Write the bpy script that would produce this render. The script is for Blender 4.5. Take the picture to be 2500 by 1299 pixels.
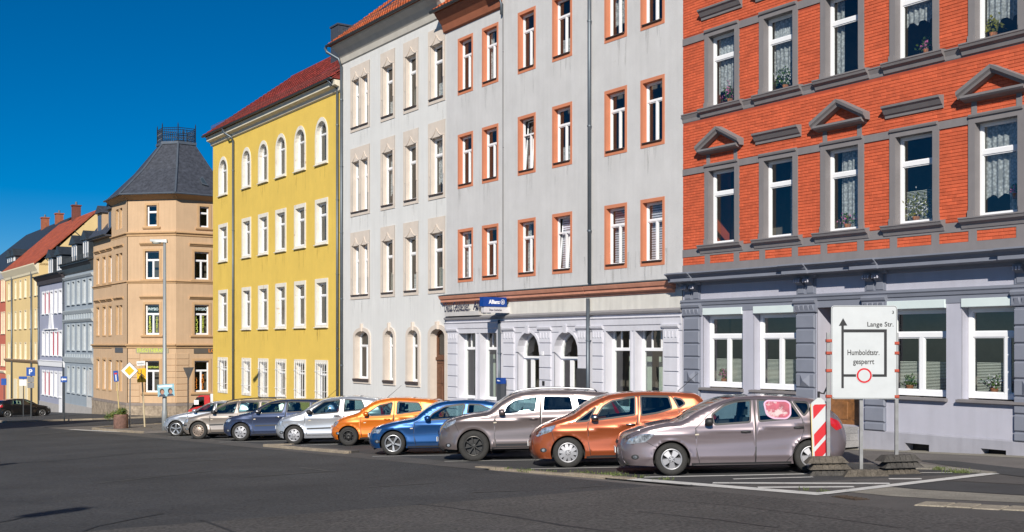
import bpy, math, random
import numpy as np
from mathutils import Vector, Matrix
from mathutils.geometry import delaunay_2d_cdt

for o in list(bpy.data.objects):
    bpy.data.objects.remove(o)
SC = bpy.context.scene
COL = SC.collection
RND = random.Random(7)

# ------------------------------------------------------------------ survey of the place
# camera 2.53 m above the front tyre of the nearest car; the street falls away along D at GR metres per metre
F, CX, HY = 2700.0, 1250.0, 840.0          # focal length, centre and horizon of the photograph (2500 px wide)
CAMZ = 2.53
D = Vector((-.5652, .8249)); N = Vector((.8249, .5652))   # along the house fronts (away) / into the houses
P0 = Vector((3.07, 21.26)); WF = 8.2; GR = .0415

def ground_z(x, y):
    return -GR * ((x - P0.x) * D.x + (y - P0.y) * D.y)

def gp(px, py, dz=0.0):
    """pixel of the photograph -> point on the sloping ground"""
    r = (px - CX) / F; q = (py - HY) / F
    a = GR * (r * D.x + D.y); b = CAMZ - GR * (P0.x * D.x + P0.y * D.y)
    y = b / (q - a); x = r * y
    return Vector((x, y, ground_z(x, y) + dz))

def tw(t, w, dz=0.0):
    """metres along the street / towards the houses, from the nearest car's front wheel -> world point"""
    p = P0 + D * t + N * w
    return Vector((p.x, p.y, ground_z(p.x, p.y) + dz))

class Plane:
    """a vertical house front: origin O, direction e to the right"""
    def __init__(s, O, e):
        s.O = Vector(O); s.e = Vector(e).normalized()
    def s(s, px):
        r = (px - CX) / F
        return (r * s.O.y - s.O.x) / (s.e.x - r * s.e.y)
    def h(s, px, py):
        y = s.O.y + s.e.y * s.s(px)
        return CAMZ + (HY - py) * y / F
    def at(s, k, off=0.0):
        n = Vector((-s.e.y, s.e.x))
        return s.O + s.e * k + n * off
    def ang(s):
        return math.atan2(s.e.y, s.e.x)

MAIN = Plane(P0 + N * WF, -D)

# ------------------------------------------------------------------ camera, sky, sun
cam_d = bpy.data.cameras.new('camera'); cam = bpy.data.objects.new('camera', cam_d); COL.objects.link(cam)
cam.location = (0, 0, CAMZ); cam.rotation_euler = (math.radians(90), 0, 0)
cam_d.sensor_width = 36; cam_d.lens = 36 * F / 2500; cam_d.shift_y = (HY - 649.5) / 2500
cam_d.clip_end = 3000; cam_d.clip_start = .1
SC.camera = cam

SUN_AZ = math.radians(8.5); SUN_EL = math.radians(29.0)      # light travels towards +Y, a little to the right
wd = bpy.data.worlds.new('World'); SC.world = wd; wd.use_nodes = True
nt = wd.node_tree; nt.nodes.clear()
out = nt.nodes.new('ShaderNodeOutputWorld'); bg = nt.nodes.new('ShaderNodeBackground')
sky = nt.nodes.new('ShaderNodeTexSky'); sky.sky_type = 'NISHITA'; sky.sun_disc = False
sky.sun_elevation = SUN_EL; sky.sun_rotation = math.radians(180) + SUN_AZ
sky.altitude = 900; sky.air_density = .8; sky.dust_density = .0; sky.ozone_density = 6.0
hsv = nt.nodes.new('ShaderNodeHueSaturation'); hsv.inputs['Saturation'].default_value = 1.38; hsv.inputs['Hue'].default_value = .498
nt.links.new(sky.outputs[0], hsv.inputs['Color']); nt.links.new(hsv.outputs[0], bg.inputs[0])
bg.inputs[1].default_value = .068
nt.links.new(bg.outputs[0], out.inputs[0])
sl = bpy.data.lights.new('sun', 'SUN'); sl.energy = 5.0; sl.angle = math.radians(.53); sl.color = (1, .94, .835)
sun = bpy.data.objects.new('sun', sl); COL.objects.link(sun)
sdir = Vector((math.sin(SUN_AZ) * math.cos(SUN_EL), math.cos(SUN_AZ) * math.cos(SUN_EL), -math.sin(SUN_EL)))
sun.rotation_euler = sdir.to_track_quat('-Z', 'Y').to_euler(); sun.location = (-10, -30, 30)
SC.view_settings.view_transform = 'Standard'; SC.view_settings.look = 'None'
SC.view_settings.gamma = 1; SC.view_settings.exposure = .16; SC.view_settings.use_curve_mapping = False
SC.cycles.max_bounces = 8; SC.cycles.transparent_max_bounces = 16
SC.cycles.use_denoising = True

# ------------------------------------------------------------------ materials
def srgb(r, g, b):
    f = lambda c: (c / 255 / 12.92) if c / 255 <= .04045 else ((c / 255 + .055) / 1.055) ** 2.4
    return (f(r), f(g), f(b))

MATS = {}
def nm(nt, t, **kw):
    n = nt.nodes.new(t)
    for k, v in kw.items():
        if k in n.inputs: n.inputs[k].default_value = v
        else: setattr(n, k, v)
    return n

def mat(name, col, rough=.7, metal=0.0, var=.12, vscale=3.0, bump=.0, bscale=40.0, streak=0.0, coat=0.0,
        spec=.5, emit=0.0, fine=0.0, fscale=300.0, stain=None, object_space=False, island=0.0):
    """procedural surface: base colour with large and fine noise, optional streaks, stains and relief"""
    if name in MATS: return MATS[name]
    m = bpy.data.materials.new(name); m.use_nodes = True; t = m.node_tree
    b = t.nodes['Principled BSDF']
    b.inputs['Roughness'].default_value = rough; b.inputs['Metallic'].default_value = metal
    b.inputs['Specular IOR Level'].default_value = spec
    if coat: b.inputs['Coat Weight'].default_value = coat; b.inputs['Coat Roughness'].default_value = .04
    if object_space:
        g = t.nodes.new('ShaderNodeTexCoord'); pos = g.outputs['Object']
    else:
        g = t.nodes.new('ShaderNodeNewGeometry'); pos = g.outputs['Position']
    n1 = nm(t, 'ShaderNodeTexNoise', Scale=vscale, Detail=5.0, Roughness=.6); t.links.new(pos, n1.inputs['Vector'])
    mr = nm(t, 'ShaderNodeMapRange'); mr.inputs['From Min'].default_value = .3; mr.inputs['From Max'].default_value = .7
    mr.inputs['To Min'].default_value = 1 - var; mr.inputs['To Max'].default_value = 1 + var
    t.links.new(n1.outputs['Fac'], mr.inputs['Value'])
    fac = mr.outputs[0]
    def mul(a, bb):
        q = nm(t, 'ShaderNodeMath', operation='MULTIPLY'); t.links.new(a, q.inputs[0]); t.links.new(bb, q.inputs[1]); return q.outputs[0]
    if streak:
        mp = nm(t, 'ShaderNodeMapping'); mp.inputs['Scale'].default_value = (6, 6, .35); t.links.new(pos, mp.inputs['Vector'])
        n2 = nm(t, 'ShaderNodeTexNoise', Scale=1.0, Detail=4.0); t.links.new(mp.outputs[0], n2.inputs['Vector'])
        m2 = nm(t, 'ShaderNodeMapRange'); m2.inputs['From Min'].default_value = .35; m2.inputs['From Max'].default_value = .75
        m2.inputs['To Min'].default_value = 1 + streak * .3; m2.inputs['To Max'].default_value = 1 - streak
        t.links.new(n2.outputs['Fac'], m2.inputs['Value']); fac = mul(fac, m2.outputs[0])
    if fine:
        n3 = nm(t, 'ShaderNodeTexNoise', Scale=fscale, Detail=2.0); t.links.new(pos, n3.inputs['Vector'])
        m3 = nm(t, 'ShaderNodeMapRange'); m3.inputs['From Min'].default_value = .3; m3.inputs['From Max'].default_value = .7
        m3.inputs['To Min'].default_value = 1 - fine; m3.inputs['To Max'].default_value = 1 + fine
        t.links.new(n3.outputs['Fac'], m3.inputs['Value']); fac = mul(fac, m3.outputs[0])
    if island:                                 # every brick or tile its own tone
        gi = t.nodes.new('ShaderNodeNewGeometry'); oi = t.nodes.new('ShaderNodeObjectInfo'); ad = nm(t, 'ShaderNodeMath', operation='ADD'); fr_ = nm(t, 'ShaderNodeMath', operation='FRACT')
        t.links.new(gi.outputs['Random Per Island'], ad.inputs[0]); t.links.new(oi.outputs['Random'], ad.inputs[1]); t.links.new(ad.outputs[0], fr_.inputs[0])
        mi_ = nm(t, 'ShaderNodeMapRange'); mi_.inputs['To Min'].default_value = 1 - island; mi_.inputs['To Max'].default_value = 1 + island; t.links.new(fr_.outputs[0], mi_.inputs['Value']); fac = mul(fac, mi_.outputs[0])
    mx = nm(t, 'ShaderNodeVectorMath', operation='SCALE'); mx.inputs[0].default_value = col[:3]
    t.links.new(fac, mx.inputs['Scale']); colo = mx.outputs[0]
    if stain:
        sc, ss, thr = stain
        n4 = nm(t, 'ShaderNodeTexNoise', Scale=ss, Detail=7.0, Roughness=.7); t.links.new(pos, n4.inputs['Vector'])
        m4 = nm(t, 'ShaderNodeMapRange'); m4.inputs['From Min'].default_value = thr; m4.inputs['From Max'].default_value = thr + .07
        t.links.new(n4.outputs['Fac'], m4.inputs['Value'])
        mi = nm(t, 'ShaderNodeMix', data_type='RGBA'); mi.inputs['B'].default_value = (*sc, 1) if False else (0, 0, 0, 1)
        mi.inputs[7].default_value = (*sc, 1); t.links.new(m4.outputs[0], mi.inputs[0]); t.links.new(colo, mi.inputs[6]); colo = mi.outputs[2]
    t.links.new(colo, b.inputs['Base Color'])
    if emit:
        t.links.new(colo, b.inputs['Emission Color']); b.inputs['Emission Strength'].default_value = emit
    if bump:
        n5 = nm(t, 'ShaderNodeTexNoise', Scale=bscale, Detail=4.0, Roughness=.65); t.links.new(pos, n5.inputs['Vector'])
        bp = nm(t, 'ShaderNodeBump', Strength=bump, Distance=.02); t.links.new(n5.outputs['Fac'], bp.inputs['Height'])
        t.links.new(bp.outputs[0], b.inputs['Normal'])
    MATS[name] = m
    return m

def glass_mat(name, tint, refl=1.0, rough=.02, wav=0.0):
    """pane: clear tinted transmission with a Fresnel mirror reflection"""
    if name in MATS: return MATS[name]
    m = bpy.data.materials.new(name); m.use_nodes = True; t = m.node_tree; t.nodes.clear()
    o = nm(t, 'ShaderNodeOutputMaterial'); tr = nm(t, 'ShaderNodeBsdfTransparent'); tr.inputs[0].default_value = (*tint, 1)
    gl = nm(t, 'ShaderNodeBsdfGlossy'); gl.inputs['Roughness'].default_value = rough; gl.inputs[0].default_value = (1, 1, 1, 1)
    fr = nm(t, 'ShaderNodeLayerWeight'); fr.inputs[0].default_value = .5          # Schlick: the same from both sides of the pane
    pw = nm(t, 'ShaderNodeMath', operation='POWER'); pw.inputs[1].default_value = 5.0; t.links.new(fr.outputs['Facing'], pw.inputs[0])
    mu = nm(t, 'ShaderNodeMath', operation='MULTIPLY_ADD'); mu.inputs[1].default_value = .92; mu.inputs[2].default_value = .08 * refl; mu.use_clamp = True
    t.links.new(pw.outputs[0], mu.inputs[0])
    mx = nm(t, 'ShaderNodeMixShader'); t.links.new(mu.outputs[0], mx.inputs[0]); t.links.new(tr.outputs[0], mx.inputs[1]); t.links.new(gl.outputs[0], mx.inputs[2])
    if wav:
        g = t.nodes.new('ShaderNodeNewGeometry')
        n5 = nm(t, 'ShaderNodeTexNoise', Scale=2.2, Detail=1.0); t.links.new(g.outputs['Position'], n5.inputs['Vector'])
        bp = nm(t, 'ShaderNodeBump', Strength=wav, Distance=.02); t.links.new(n5.outputs['Fac'], bp.inputs['Height'])
        t.links.new(bp.outputs[0], gl.inputs['Normal']); t.links.new(bp.outputs[0], fr.inputs['Normal'])
    t.links.new(mx.outputs[0], o.inputs[0])
    MATS[name] = m
    return m

def cloth_mat(name, col, alpha=.75, trans=.4):
    """net curtain: threads part open, part translucent"""
    if name in MATS: return MATS[name]
    m = bpy.data.materials.new(name); m.use_nodes = True; t = m.node_tree; t.nodes.clear()
    o = nm(t, 'ShaderNodeOutputMaterial'); df = nm(t, 'ShaderNodeBsdfDiffuse'); df.inputs[0].default_value = (*col, 1)
    ts = nm(t, 'ShaderNodeBsdfTranslucent'); ts.inputs[0].default_value = (*col, 1)
    a = nm(t, 'ShaderNodeMixShader'); a.inputs[0].default_value = trans; t.links.new(df.outputs[0], a.inputs[1]); t.links.new(ts.outputs[0], a.inputs[2])
    tr = nm(t, 'ShaderNodeBsdfTransparent')
    g = t.nodes.new('ShaderNodeNewGeometry')
    vo = nm(t, 'ShaderNodeTexVoronoi', Scale=16.0); t.links.new(g.outputs['Position'], vo.inputs['Vector'])
    mr = nm(t, 'ShaderNodeMapRange'); mr.inputs['From Min'].default_value = .1; mr.inputs['From Max'].default_value = .7
    mr.inputs['To Min'].default_value = min(1, alpha + .25); mr.inputs['To Max'].default_value = alpha - .25
    t.links.new(vo.outputs['Distance'], mr.inputs['Value'])
    b = nm(t, 'ShaderNodeMixShader'); t.links.new(mr.outputs[0], b.inputs[0]); t.links.new(tr.outputs[0], b.inputs[1]); t.links.new(a.outputs[0], b.inputs[2])
    t.links.new(b.outputs[0], o.inputs[0])
    MATS[name] = m
    return m

def streak_mat(name, col, amount):
    """rain streak on plaster: thin broken film of dirt"""
    m = bpy.data.materials.new(name); m.use_nodes = True; t = m.node_tree; t.nodes.clear()
    o = nm(t, 'ShaderNodeOutputMaterial'); df = nm(t, 'ShaderNodeBsdfDiffuse'); df.inputs[0].default_value = (*col, 1); tr = nm(t, 'ShaderNodeBsdfTransparent')
    g = t.nodes.new('ShaderNodeNewGeometry'); mp = nm(t, 'ShaderNodeMapping'); mp.inputs['Scale'].default_value = (14, 14, 1.6); t.links.new(g.outputs['Position'], mp.inputs['Vector'])
    n = nm(t, 'ShaderNodeTexNoise', Scale=1.0, Detail=5.0); t.links.new(mp.outputs[0], n.inputs['Vector'])
    mr = nm(t, 'ShaderNodeMapRange'); mr.inputs['From Min'].default_value = .42; mr.inputs['From Max'].default_value = .68; mr.inputs['To Max'].default_value = amount; t.links.new(n.outputs['Fac'], mr.inputs['Value'])
    x = nm(t, 'ShaderNodeMixShader'); t.links.new(mr.outputs[0], x.inputs[0]); t.links.new(tr.outputs[0], x.inputs[1]); t.links.new(df.outputs[0], x.inputs[2]); t.links.new(x.outputs[0], o.inputs[0])
    return m

# ------------------------------------------------------------------ mesh helpers
class MB:
    """collects faces; build() links them as ONE mesh object"""
    def __init__(s): s.v = []; s.f = []
    def add(s, vs, fs):
        k = len(s.v); s.v += [tuple(v) for v in vs]; s.f += [tuple(i + k for i in f) for f in fs]; return s
    def quad(s, a, b, c, d): return s.add([a, b, c, d], [(0, 1, 2, 3)])
    def poly(s, pts): return s.add(pts, [tuple(range(len(pts)))])
    def box(s, x0, x1, y0, y1, z0, z1):
        return s.add([(x0, y0, z0), (x1, y0, z0), (x1, y1, z0), (x0, y1, z0), (x0, y0, z1), (x1, y0, z1), (x1, y1, z1), (x0, y1, z1)],
                     [(0, 3, 2, 1), (4, 5, 6, 7), (0, 1, 5, 4), (1, 2, 6, 5), (2, 3, 7, 6), (3, 0, 4, 7)])
    def hexa(s, b, t):      # bottom 4, top 4 points
        return s.add(list(b) + list(t), [(0, 3, 2, 1), (4, 5, 6, 7), (0, 1, 5, 4), (1, 2, 6, 5), (2, 3, 7, 6), (3, 0, 4, 7)])
    def prism(s, poly, a, b):
        """poly: list of 3-vectors; extruded by vector b from offset a"""
        a = Vector(a); b = Vector(b); n = len(poly)
        bot = [Vector(p) + a for p in poly]; top = [p + b for p in bot]
        s.add(bot + top, [tuple(range(n - 1, -1, -1)), tuple(range(n, 2 * n))] + [(i, (i + 1) % n, n + (i + 1) % n, n + i) for i in range(n)])
        return s
    def xzprism(s, pts, y0, y1):
        return s.prism([(p[0], y0, p[1]) for p in pts], (0, 0, 0), (0, y1 - y0, 0))
    def molding(s, prof, x0, x1, ret0=True, ret1=True):
        """profile [(out, z)...] (out = distance in front of the wall) run along x, ends closed and mitred by their own depth"""
        n = len(prof)
        A = [(x0 - (o if ret0 else 0) * 0, -o, z) for o, z in prof]; B = [(x1, -o, z) for o, z in prof]
        s.add(A + B, [(i, i + 1, n + i + 1, n + i) for i in range(n - 1)] + [tuple(range(n - 1, -1, -1)), tuple(range(n, 2 * n))])
        return s
    def tube(s, pts, r, n=8, cap=True, rr=None):
        pts = [Vector(p) for p in pts]; k = len(s.v); m = len(pts)
        for i, p in enumerate(pts):
            d = (pts[min(i + 1, m - 1)] - pts[max(i - 1, 0)]).normalized()
            u = d.cross(Vector((0, 0, 1)) if abs(d.z) < .9 else Vector((1, 0, 0))).normalized(); w = d.cross(u)
            ra = rr[i] if rr else r
            for j in range(n):
                a = 2 * math.pi * j / n; s.v.append(tuple(p + u * (ra * math.cos(a)) + w * (ra * math.sin(a))))
        for i in range(m - 1):
            for j in range(n):
                a = k + i * n + j; b = k + i * n + (j + 1) % n; s.f.append((a, b, b + n, a + n))
        if cap:
            s.f.append(tuple(k + j for j in range(n - 1, -1, -1))); s.f.append(tuple(k + (m - 1) * n + j for j in range(n)))
        return s
    def lathe(s, prof, n=24, axis='z', c=(0, 0, 0), close=False):
        """prof [(radius, height)...] turned round an axis"""
        k = len(s.v); m = len(prof)
        for (r, h) in prof:
            for j in range(n):
                a = 2 * math.pi * j / n; p = (r * math.cos(a), r * math.sin(a), h)
                if axis == 'y': p = (p[0], p[2], p[1])
                if axis == 'x': p = (p[2], p[0], p[1])
                s.v.append((p[0] + c[0], p[1] + c[1], p[2] + c[2]))
        for i in range(m - 1 if not close else m):
            for j in range(n):
                a = k + i * n + j; b = k + i * n + (j + 1) % n; i2 = (i + 1) % m
                s.f.append((a, b, k + i2 * n + (j + 1) % n, k + i2 * n + j))
        return s
    def xform(s, M):
        s.v = [tuple(M @ Vector(v)) for v in s.v]; return s
    def mesh(s, name, m, smooth=False):
        me = bpy.data.meshes.new(name); me.from_pydata(s.v, [], s.f)
        if m: me.materials.append(m)
        if smooth: me.polygons.foreach_set('use_smooth', [True] * len(me.polygons))
        me.update(); return me
    def build(s, name, m, parent=None, M=None, smooth=False, auto=False):
        me = s.mesh(name, m, smooth)
        if auto: me.set_sharp_from_angle(angle=math.radians(38))
        return obj(name, me, parent, M)

def obj(name, me, parent=None, M=None):
    o = bpy.data.objects.new(name, me); COL.objects.link(o)
    if parent: o.parent = parent
    if M is not None: o.matrix_local = M
    return o

def tag(o, label=None, cat=None, group=None, kind=None):
    if label: o['label'] = label
    if cat: o['category'] = cat
    if group: o['group'] = group
    if kind: o['kind'] = kind
    return o

def thing(name, label, cat, M, group=None):
    o = bpy.data.objects.new(name, None); COL.objects.link(o); o.empty_display_size = .3
    o.matrix_world = M if isinstance(M, Matrix) else Matrix.Translation(M)
    return tag(o, label, cat, group)

def copy_tree(o, parent=None):
    c = o.copy(); COL.objects.link(c); c.parent = parent
    for ch in o.children: copy_tree(ch, c)
    return c

def bevel_box(mb, x0, x1, y0, y1, z0, z1, b=.01):
    """box with its front (-y) edges chamfered"""
    f = [(x0 + b, y0, z0 + b), (x1 - b, y0, z0 + b), (x1 - b, y0, z1 - b), (x0 + b, y0, z1 - b)]
    g = [(x0, y0 + b, z0), (x1, y0 + b, z0), (x1, y0 + b, z1), (x0, y0 + b, z1)]
    h = [(x0, y1, z0), (x1, y1, z0), (x1, y1, z1), (x0, y1, z1)]
    mb.add(f + g + h, [(0, 1, 2, 3)] + [(4 + i, 4 + (i + 1) % 4, (i + 1) % 4, i) for i in range(4)] + [(8 + i, 8 + (i + 1) % 4, 4 + (i + 1) % 4, 4 + i) for i in range(4)] + [(11, 10, 9, 8)])
    return mb

def text(body, m, parent, M, width=None, height=None, bold=0.0, depth=.004, name='lettering', center=True, vertical=False):
    """flat lettering in the x-z plane facing -y, scaled to a width and / or height"""
    cu = bpy.data.curves.new('lettering', 'FONT'); cu.body = body; cu.size = 1; cu.extrude = depth; cu.offset = bold
    cu.align_x = 'CENTER' if center else 'LEFT'; cu.resolution_u = 3
    if vertical: cu.space_line = .82
    t = bpy.data.objects.new('lettering', cu); COL.objects.link(t)
    dg = bpy.context.evaluated_depsgraph_get(); dg.update()
    me = bpy.data.meshes.new_from_object(t.evaluated_get(dg)); bpy.data.objects.remove(t); bpy.data.curves.remove(cu)
    co = np.array([v.co[:] for v in me.vertices])
    lo, hi = co.min(0), co.max(0)
    sx = width / (hi[0] - lo[0]) if width else None; sy = height / (hi[1] - lo[1]) if height else None
    sx = sx or sy; sy = sy or sx
    cx = (lo[0] + hi[0]) / 2 if center else lo[0]; cy = (lo[1] + hi[1]) / 2
    new = np.stack([(co[:, 0] - cx) * sx, -co[:, 2], (co[:, 1] - cy) * sy], 1)
    me.vertices.foreach_set('co', new.ravel()); me.materials.clear(); me.materials.append(m); me.update()
    return obj(name, me, parent, M)

T = lambda x, y, z: Matrix.Translation((x, y, z))
RZ = lambda a: Matrix.Rotation(a, 4, 'Z')
RY = lambda a: Matrix.Rotation(a, 4, 'Y')
RX = lambda a: Matrix.Rotation(a, 4, 'X')

def ground_frame(x, y, yaw=0.0, dz=0.0):
    """frame standing on the slope: z along the ground's normal"""
    nz = Vector((GR * D.x, GR * D.y, 1)).normalized()
    ex = Vector((math.cos(yaw), math.sin(yaw), 0)); ex = (ex - nz * ex.dot(nz)).normalized(); ey = nz.cross(ex)
    M = Matrix((ex, ey, nz)).transposed().to_4x4(); M.translation = (x, y, ground_z(x, y) + dz)
    return M

# ------------------------------------------------------------------ palette
PANE = glass_mat('window_glass', (.82, .86, .84), 1.25, .01, .05)
WHITE = mat('white_window_paint', (.8, .8, .82), .4, var=.03)
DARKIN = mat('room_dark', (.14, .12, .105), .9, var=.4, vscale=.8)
CURTAIN = cloth_mat('net_curtain', (.82, .84, .9), .72, .35)
BLIND = mat('blind_cloth', (.62, .6, .72), .8, var=.05)
ZINC = mat('zinc_pipe', srgb(96, 104, 112), .45, .5, var=.12, vscale=2)
ZINC_D = mat('zinc_dark', srgb(80, 84, 88), .5, .4, var=.15, vscale=2)
LEAF = mat('leaf', (.07, .13, .03), .6, var=.5, vscale=14)
LEAF2 = mat('leaf_yellow', (.17, .17, .03), .6, var=.4, vscale=14)
PINKF = mat('pink_blossom', (.62, .16, .38), .6, var=.3, vscale=20)
WHITEF = mat('white_blossom', (.75, .72, .78), .6, var=.1)
BLACK = mat('black_paint', (.02, .02, .022), .5)
# ------------------------------------------------------------------ house-front tools
def outline(x0, x1, z0, z1, rise=0.0, n=10):
    pts = [(x0, z0), (x1, z0)]
    if rise <= 0: return pts + [(x1, z1), (x0, z1)]
    cx, hw, zs = (x0 + x1) / 2, (x1 - x0) / 2, z1 - rise
    return pts + [(cx + hw * math.cos(math.pi * i / n), zs + rise * math.sin(math.pi * i / n)) for i in range(n + 1)]

def ring(mb, a, b, y, yb_out=None, yin=None):
    """front ring between outlines a (inner) and b (outer) at depth y; outer rim back to yb_out, inner lining back to yin"""
    n = len(a); k = len(mb.v)
    mb.v += [(p[0], y, p[1]) for p in a] + [(p[0], y, p[1]) for p in b]
    for i in range(n):
        j = (i + 1) % n; mb.f.append((k + i, k + n + i, k + n + j, k + j)[::-1])
    if yb_out is not None:
        k2 = len(mb.v); mb.v += [(p[0], yb_out, p[1]) for p in b]
        for i in range(n):
            j = (i + 1) % n; mb.f.append((k + n + i, k2 + i, k2 + j, k + n + j)[::-1])
    if yin is not None:
        k3 = len(mb.v); mb.v += [(p[0], yin, p[1]) for p in a]
        for i in range(n):
            j = (i + 1) % n; mb.f.append((k + i, k + j, k3 + j, k3 + i)[::-1])
    return mb

class Front:
    """one house front; local x to the right, y into the house, z up"""
    def __init__(s, P, root, s0, z0, M=None):
        s.P, s.root, s.s0, s.z0, s.M, s.op = P, root, s0, z0, M, []
    def x(s, px): return s.P.s(px) - s.s0
    def z(s, px, py): return s.P.h(px, py) - s.z0
    def b(s, mb, name, m, parent=None, smooth=False, auto=False):
        if parent is None: return mb.build(name, m, s.root, s.M, smooth, auto)
        return mb.build(name, m, parent, None, smooth, auto)
    def wall(s, x0, x1, z0, z1, m, name='wall', y=0.0, back=None, side=True, ops=None):
        ops = s.op if ops is None else ops
        ops = [o for o in ops if o[0] < x1 and o[1] > x0 and o[2] < z1 and o[3] > z0]
        xs = sorted({x0, x1} | {min(max(v, x0), x1) for o in ops for v in o[:2]})
        zs = sorted({z0, z1} | {min(max(v, z0), z1) for o in ops for v in o[2:4]})
        mb = MB()
        for i in range(len(xs) - 1):
            run = None
            for j in range(len(zs) - 1):
                cx, cz = (xs[i] + xs[i + 1]) / 2, (zs[j] + zs[j + 1]) / 2
                hole = any(o[0] < cx < o[1] and o[2] < cz < o[3] for o in ops)
                if not hole: mb.quad((xs[i], y, zs[j]), (xs[i + 1], y, zs[j]), (xs[i + 1], y, zs[j + 1]), (xs[i], y, zs[j + 1]))
        for o in ops:
            if o[4] > 0:
                pts = outline(*o[:5])[2:]; h = len(pts) // 2
                mb.poly([(o[1], y, o[3])] + [(p[0], y, p[1]) for p in pts[:h + 1]][::-1] if False else [(p[0], y, p[1]) for p in pts[:h + 1]] + [(o[1], y, o[3])])
                mb.poly([(p[0], y, p[1]) for p in pts[h:]] + [(o[0], y, o[3])])
        if back:
            mb.quad((x0, y, z0), (x0, y, z1), (x0, back, z1), (x0, back, z0)); mb.quad((x1, y, z0), (x1, back, z0), (x1, back, z1), (x1, y, z1))
        return s.b(mb, name, m)
    def surround(s, x0, x1, z0, z1, rise=0, w=.13, wt=None, wb=None, proud=.03, depth=.2, m=None, name='window_surround', rise_out=None):
        wt = w if wt is None else wt; wb = w if wb is None else wb
        a = outline(x0, x1, z0, z1, rise); ro = 0
        if rise > 0: ro = rise + wt * .6 if rise_out is None else rise_out
        b_ = outline(x0 - w, x1 + w, z0 - wb, z1 + wt, ro)
        return s.b(ring(MB(), a, b_, -proud, 0.0 if proud > 0 else None, depth), name, m)
    def lining(s, x0, x1, z0, z1, rise, depth, m, name='window_reveal'):
        a = outline(x0, x1, z0, z1, rise); mb = MB(); n = len(a)
        mb.v += [(p[0], 0, p[1]) for p in a] + [(p[0], depth, p[1]) for p in a]
        mb.f += [(i, n + i, n + (i + 1) % n, (i + 1) % n) for i in range(n)]
        return s.b(mb, name, m)
    def window(s, x0, x1, z0, z1, rise=0, depth=.2, tr=.3, mull=True, mtop=False, fw=.05, bar=.065, m=None, glass=None, tilt=0.0,
               curtain=None, name='window', sash=True, rails=()):
        m = m or WHITE; glass = glass or PANE; mb = MB(); y0, y1 = depth - .01, depth + .07
        a = outline(x0 + fw, x1 - fw, z0 + fw * 1.3, z1 - fw, max(0, rise - fw * .6) if rise else 0); o = outline(x0 - .01, x1 + .01, z0 - .01, z1 + .01, rise)
        ring(mb, a, o, y0, y1, y1)
        zt = z1 - tr * (z1 - z0) if tr else None; xm = (x0 + x1) / 2
        ix0, ix1, iz0, iz1 = x0 + fw, x1 - fw, z0 + fw * 1.3, z1 - fw
        cells = []
        if zt: mb.box(ix0, ix1, y0 + .002, y1 - .002, zt - bar / 2, zt + bar / 2)
        lo_top = zt - bar / 2 if zt else iz1
        def zone(za, zb, mu, ar):
            if mu:
                top = zb
                mb.box(xm - bar / 2, xm + bar / 2, y0 + .004, y1 - .004, za, top - (0 if not ar else .02))
                cells.append((ix0, xm - bar / 2, za, zb, ar, 'l')); cells.append((xm + bar / 2, ix1, za, zb, ar, 'r'))
            else: cells.append((ix0, ix1, za, zb, ar, ''))
        zone(iz0, lo_top, mull, rise if not zt else 0)
        if zt: zone(zt + bar / 2, iz1, mtop, rise)
        w = s.b(mb, name, m)
        pm = Matrix.Identity(4)
        if tilt: pm = T(0, depth, z0) @ RX(tilt) @ T(0, -depth, -z0)
        sb = MB()
        for (a0, a1, b0, b1, ar, side) in cells:
            sw = .028 if (sash and (a1 - a0) > .2) else .0
            if ar:
                r_ = max(.05, ar - fw * .6)
                full = outline(ix0, ix1, b0, iz1, r_, 10)
                if side: pts = [p for p in full if a0 - 1e-4 <= p[0] <= a1 + 1e-4] + ([(a1, iz1 - .03)] if side == 'l' else [(a0, iz1 - .03)]); pts = [(a0, b0), (a1, b0), (a1, b1 - .05), (a0, b1 - .05)] if len(pts) < 4 else [(a0, b0), (a1, b0), (a1, b1 - (r_ if side == 'r' else .02)), (a0, b1 - (r_ if side == 'l' else .02))]
                else: pts = full
                pb = MB(); pb.poly([(p[0], depth + .035, p[1]) for p in pts]); pb.build('pane', glass, w)
                continue
            if sw: ring(sb, outline(a0 + sw, a1 - sw, b0 + sw, b1 - sw), outline(a0, a1, b0, b1), depth + .012, depth + .06, depth + .06)
            pb = MB(); pb.quad((a0 + sw, depth + .035, b0 + sw), (a1 - sw, depth + .035, b0 + sw), (a1 - sw, depth + .035, b1 - sw), (a0 + sw, depth + .035, b1 - sw))
            pb.build('pane', glass, w, pm)
        if sb.v: sb.build('sash', m, w, pm)
        if curtain: s.curtain(w, ix0, ix1, iz0, iz1, lo_top, depth + .16, curtain)
        return w
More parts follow.
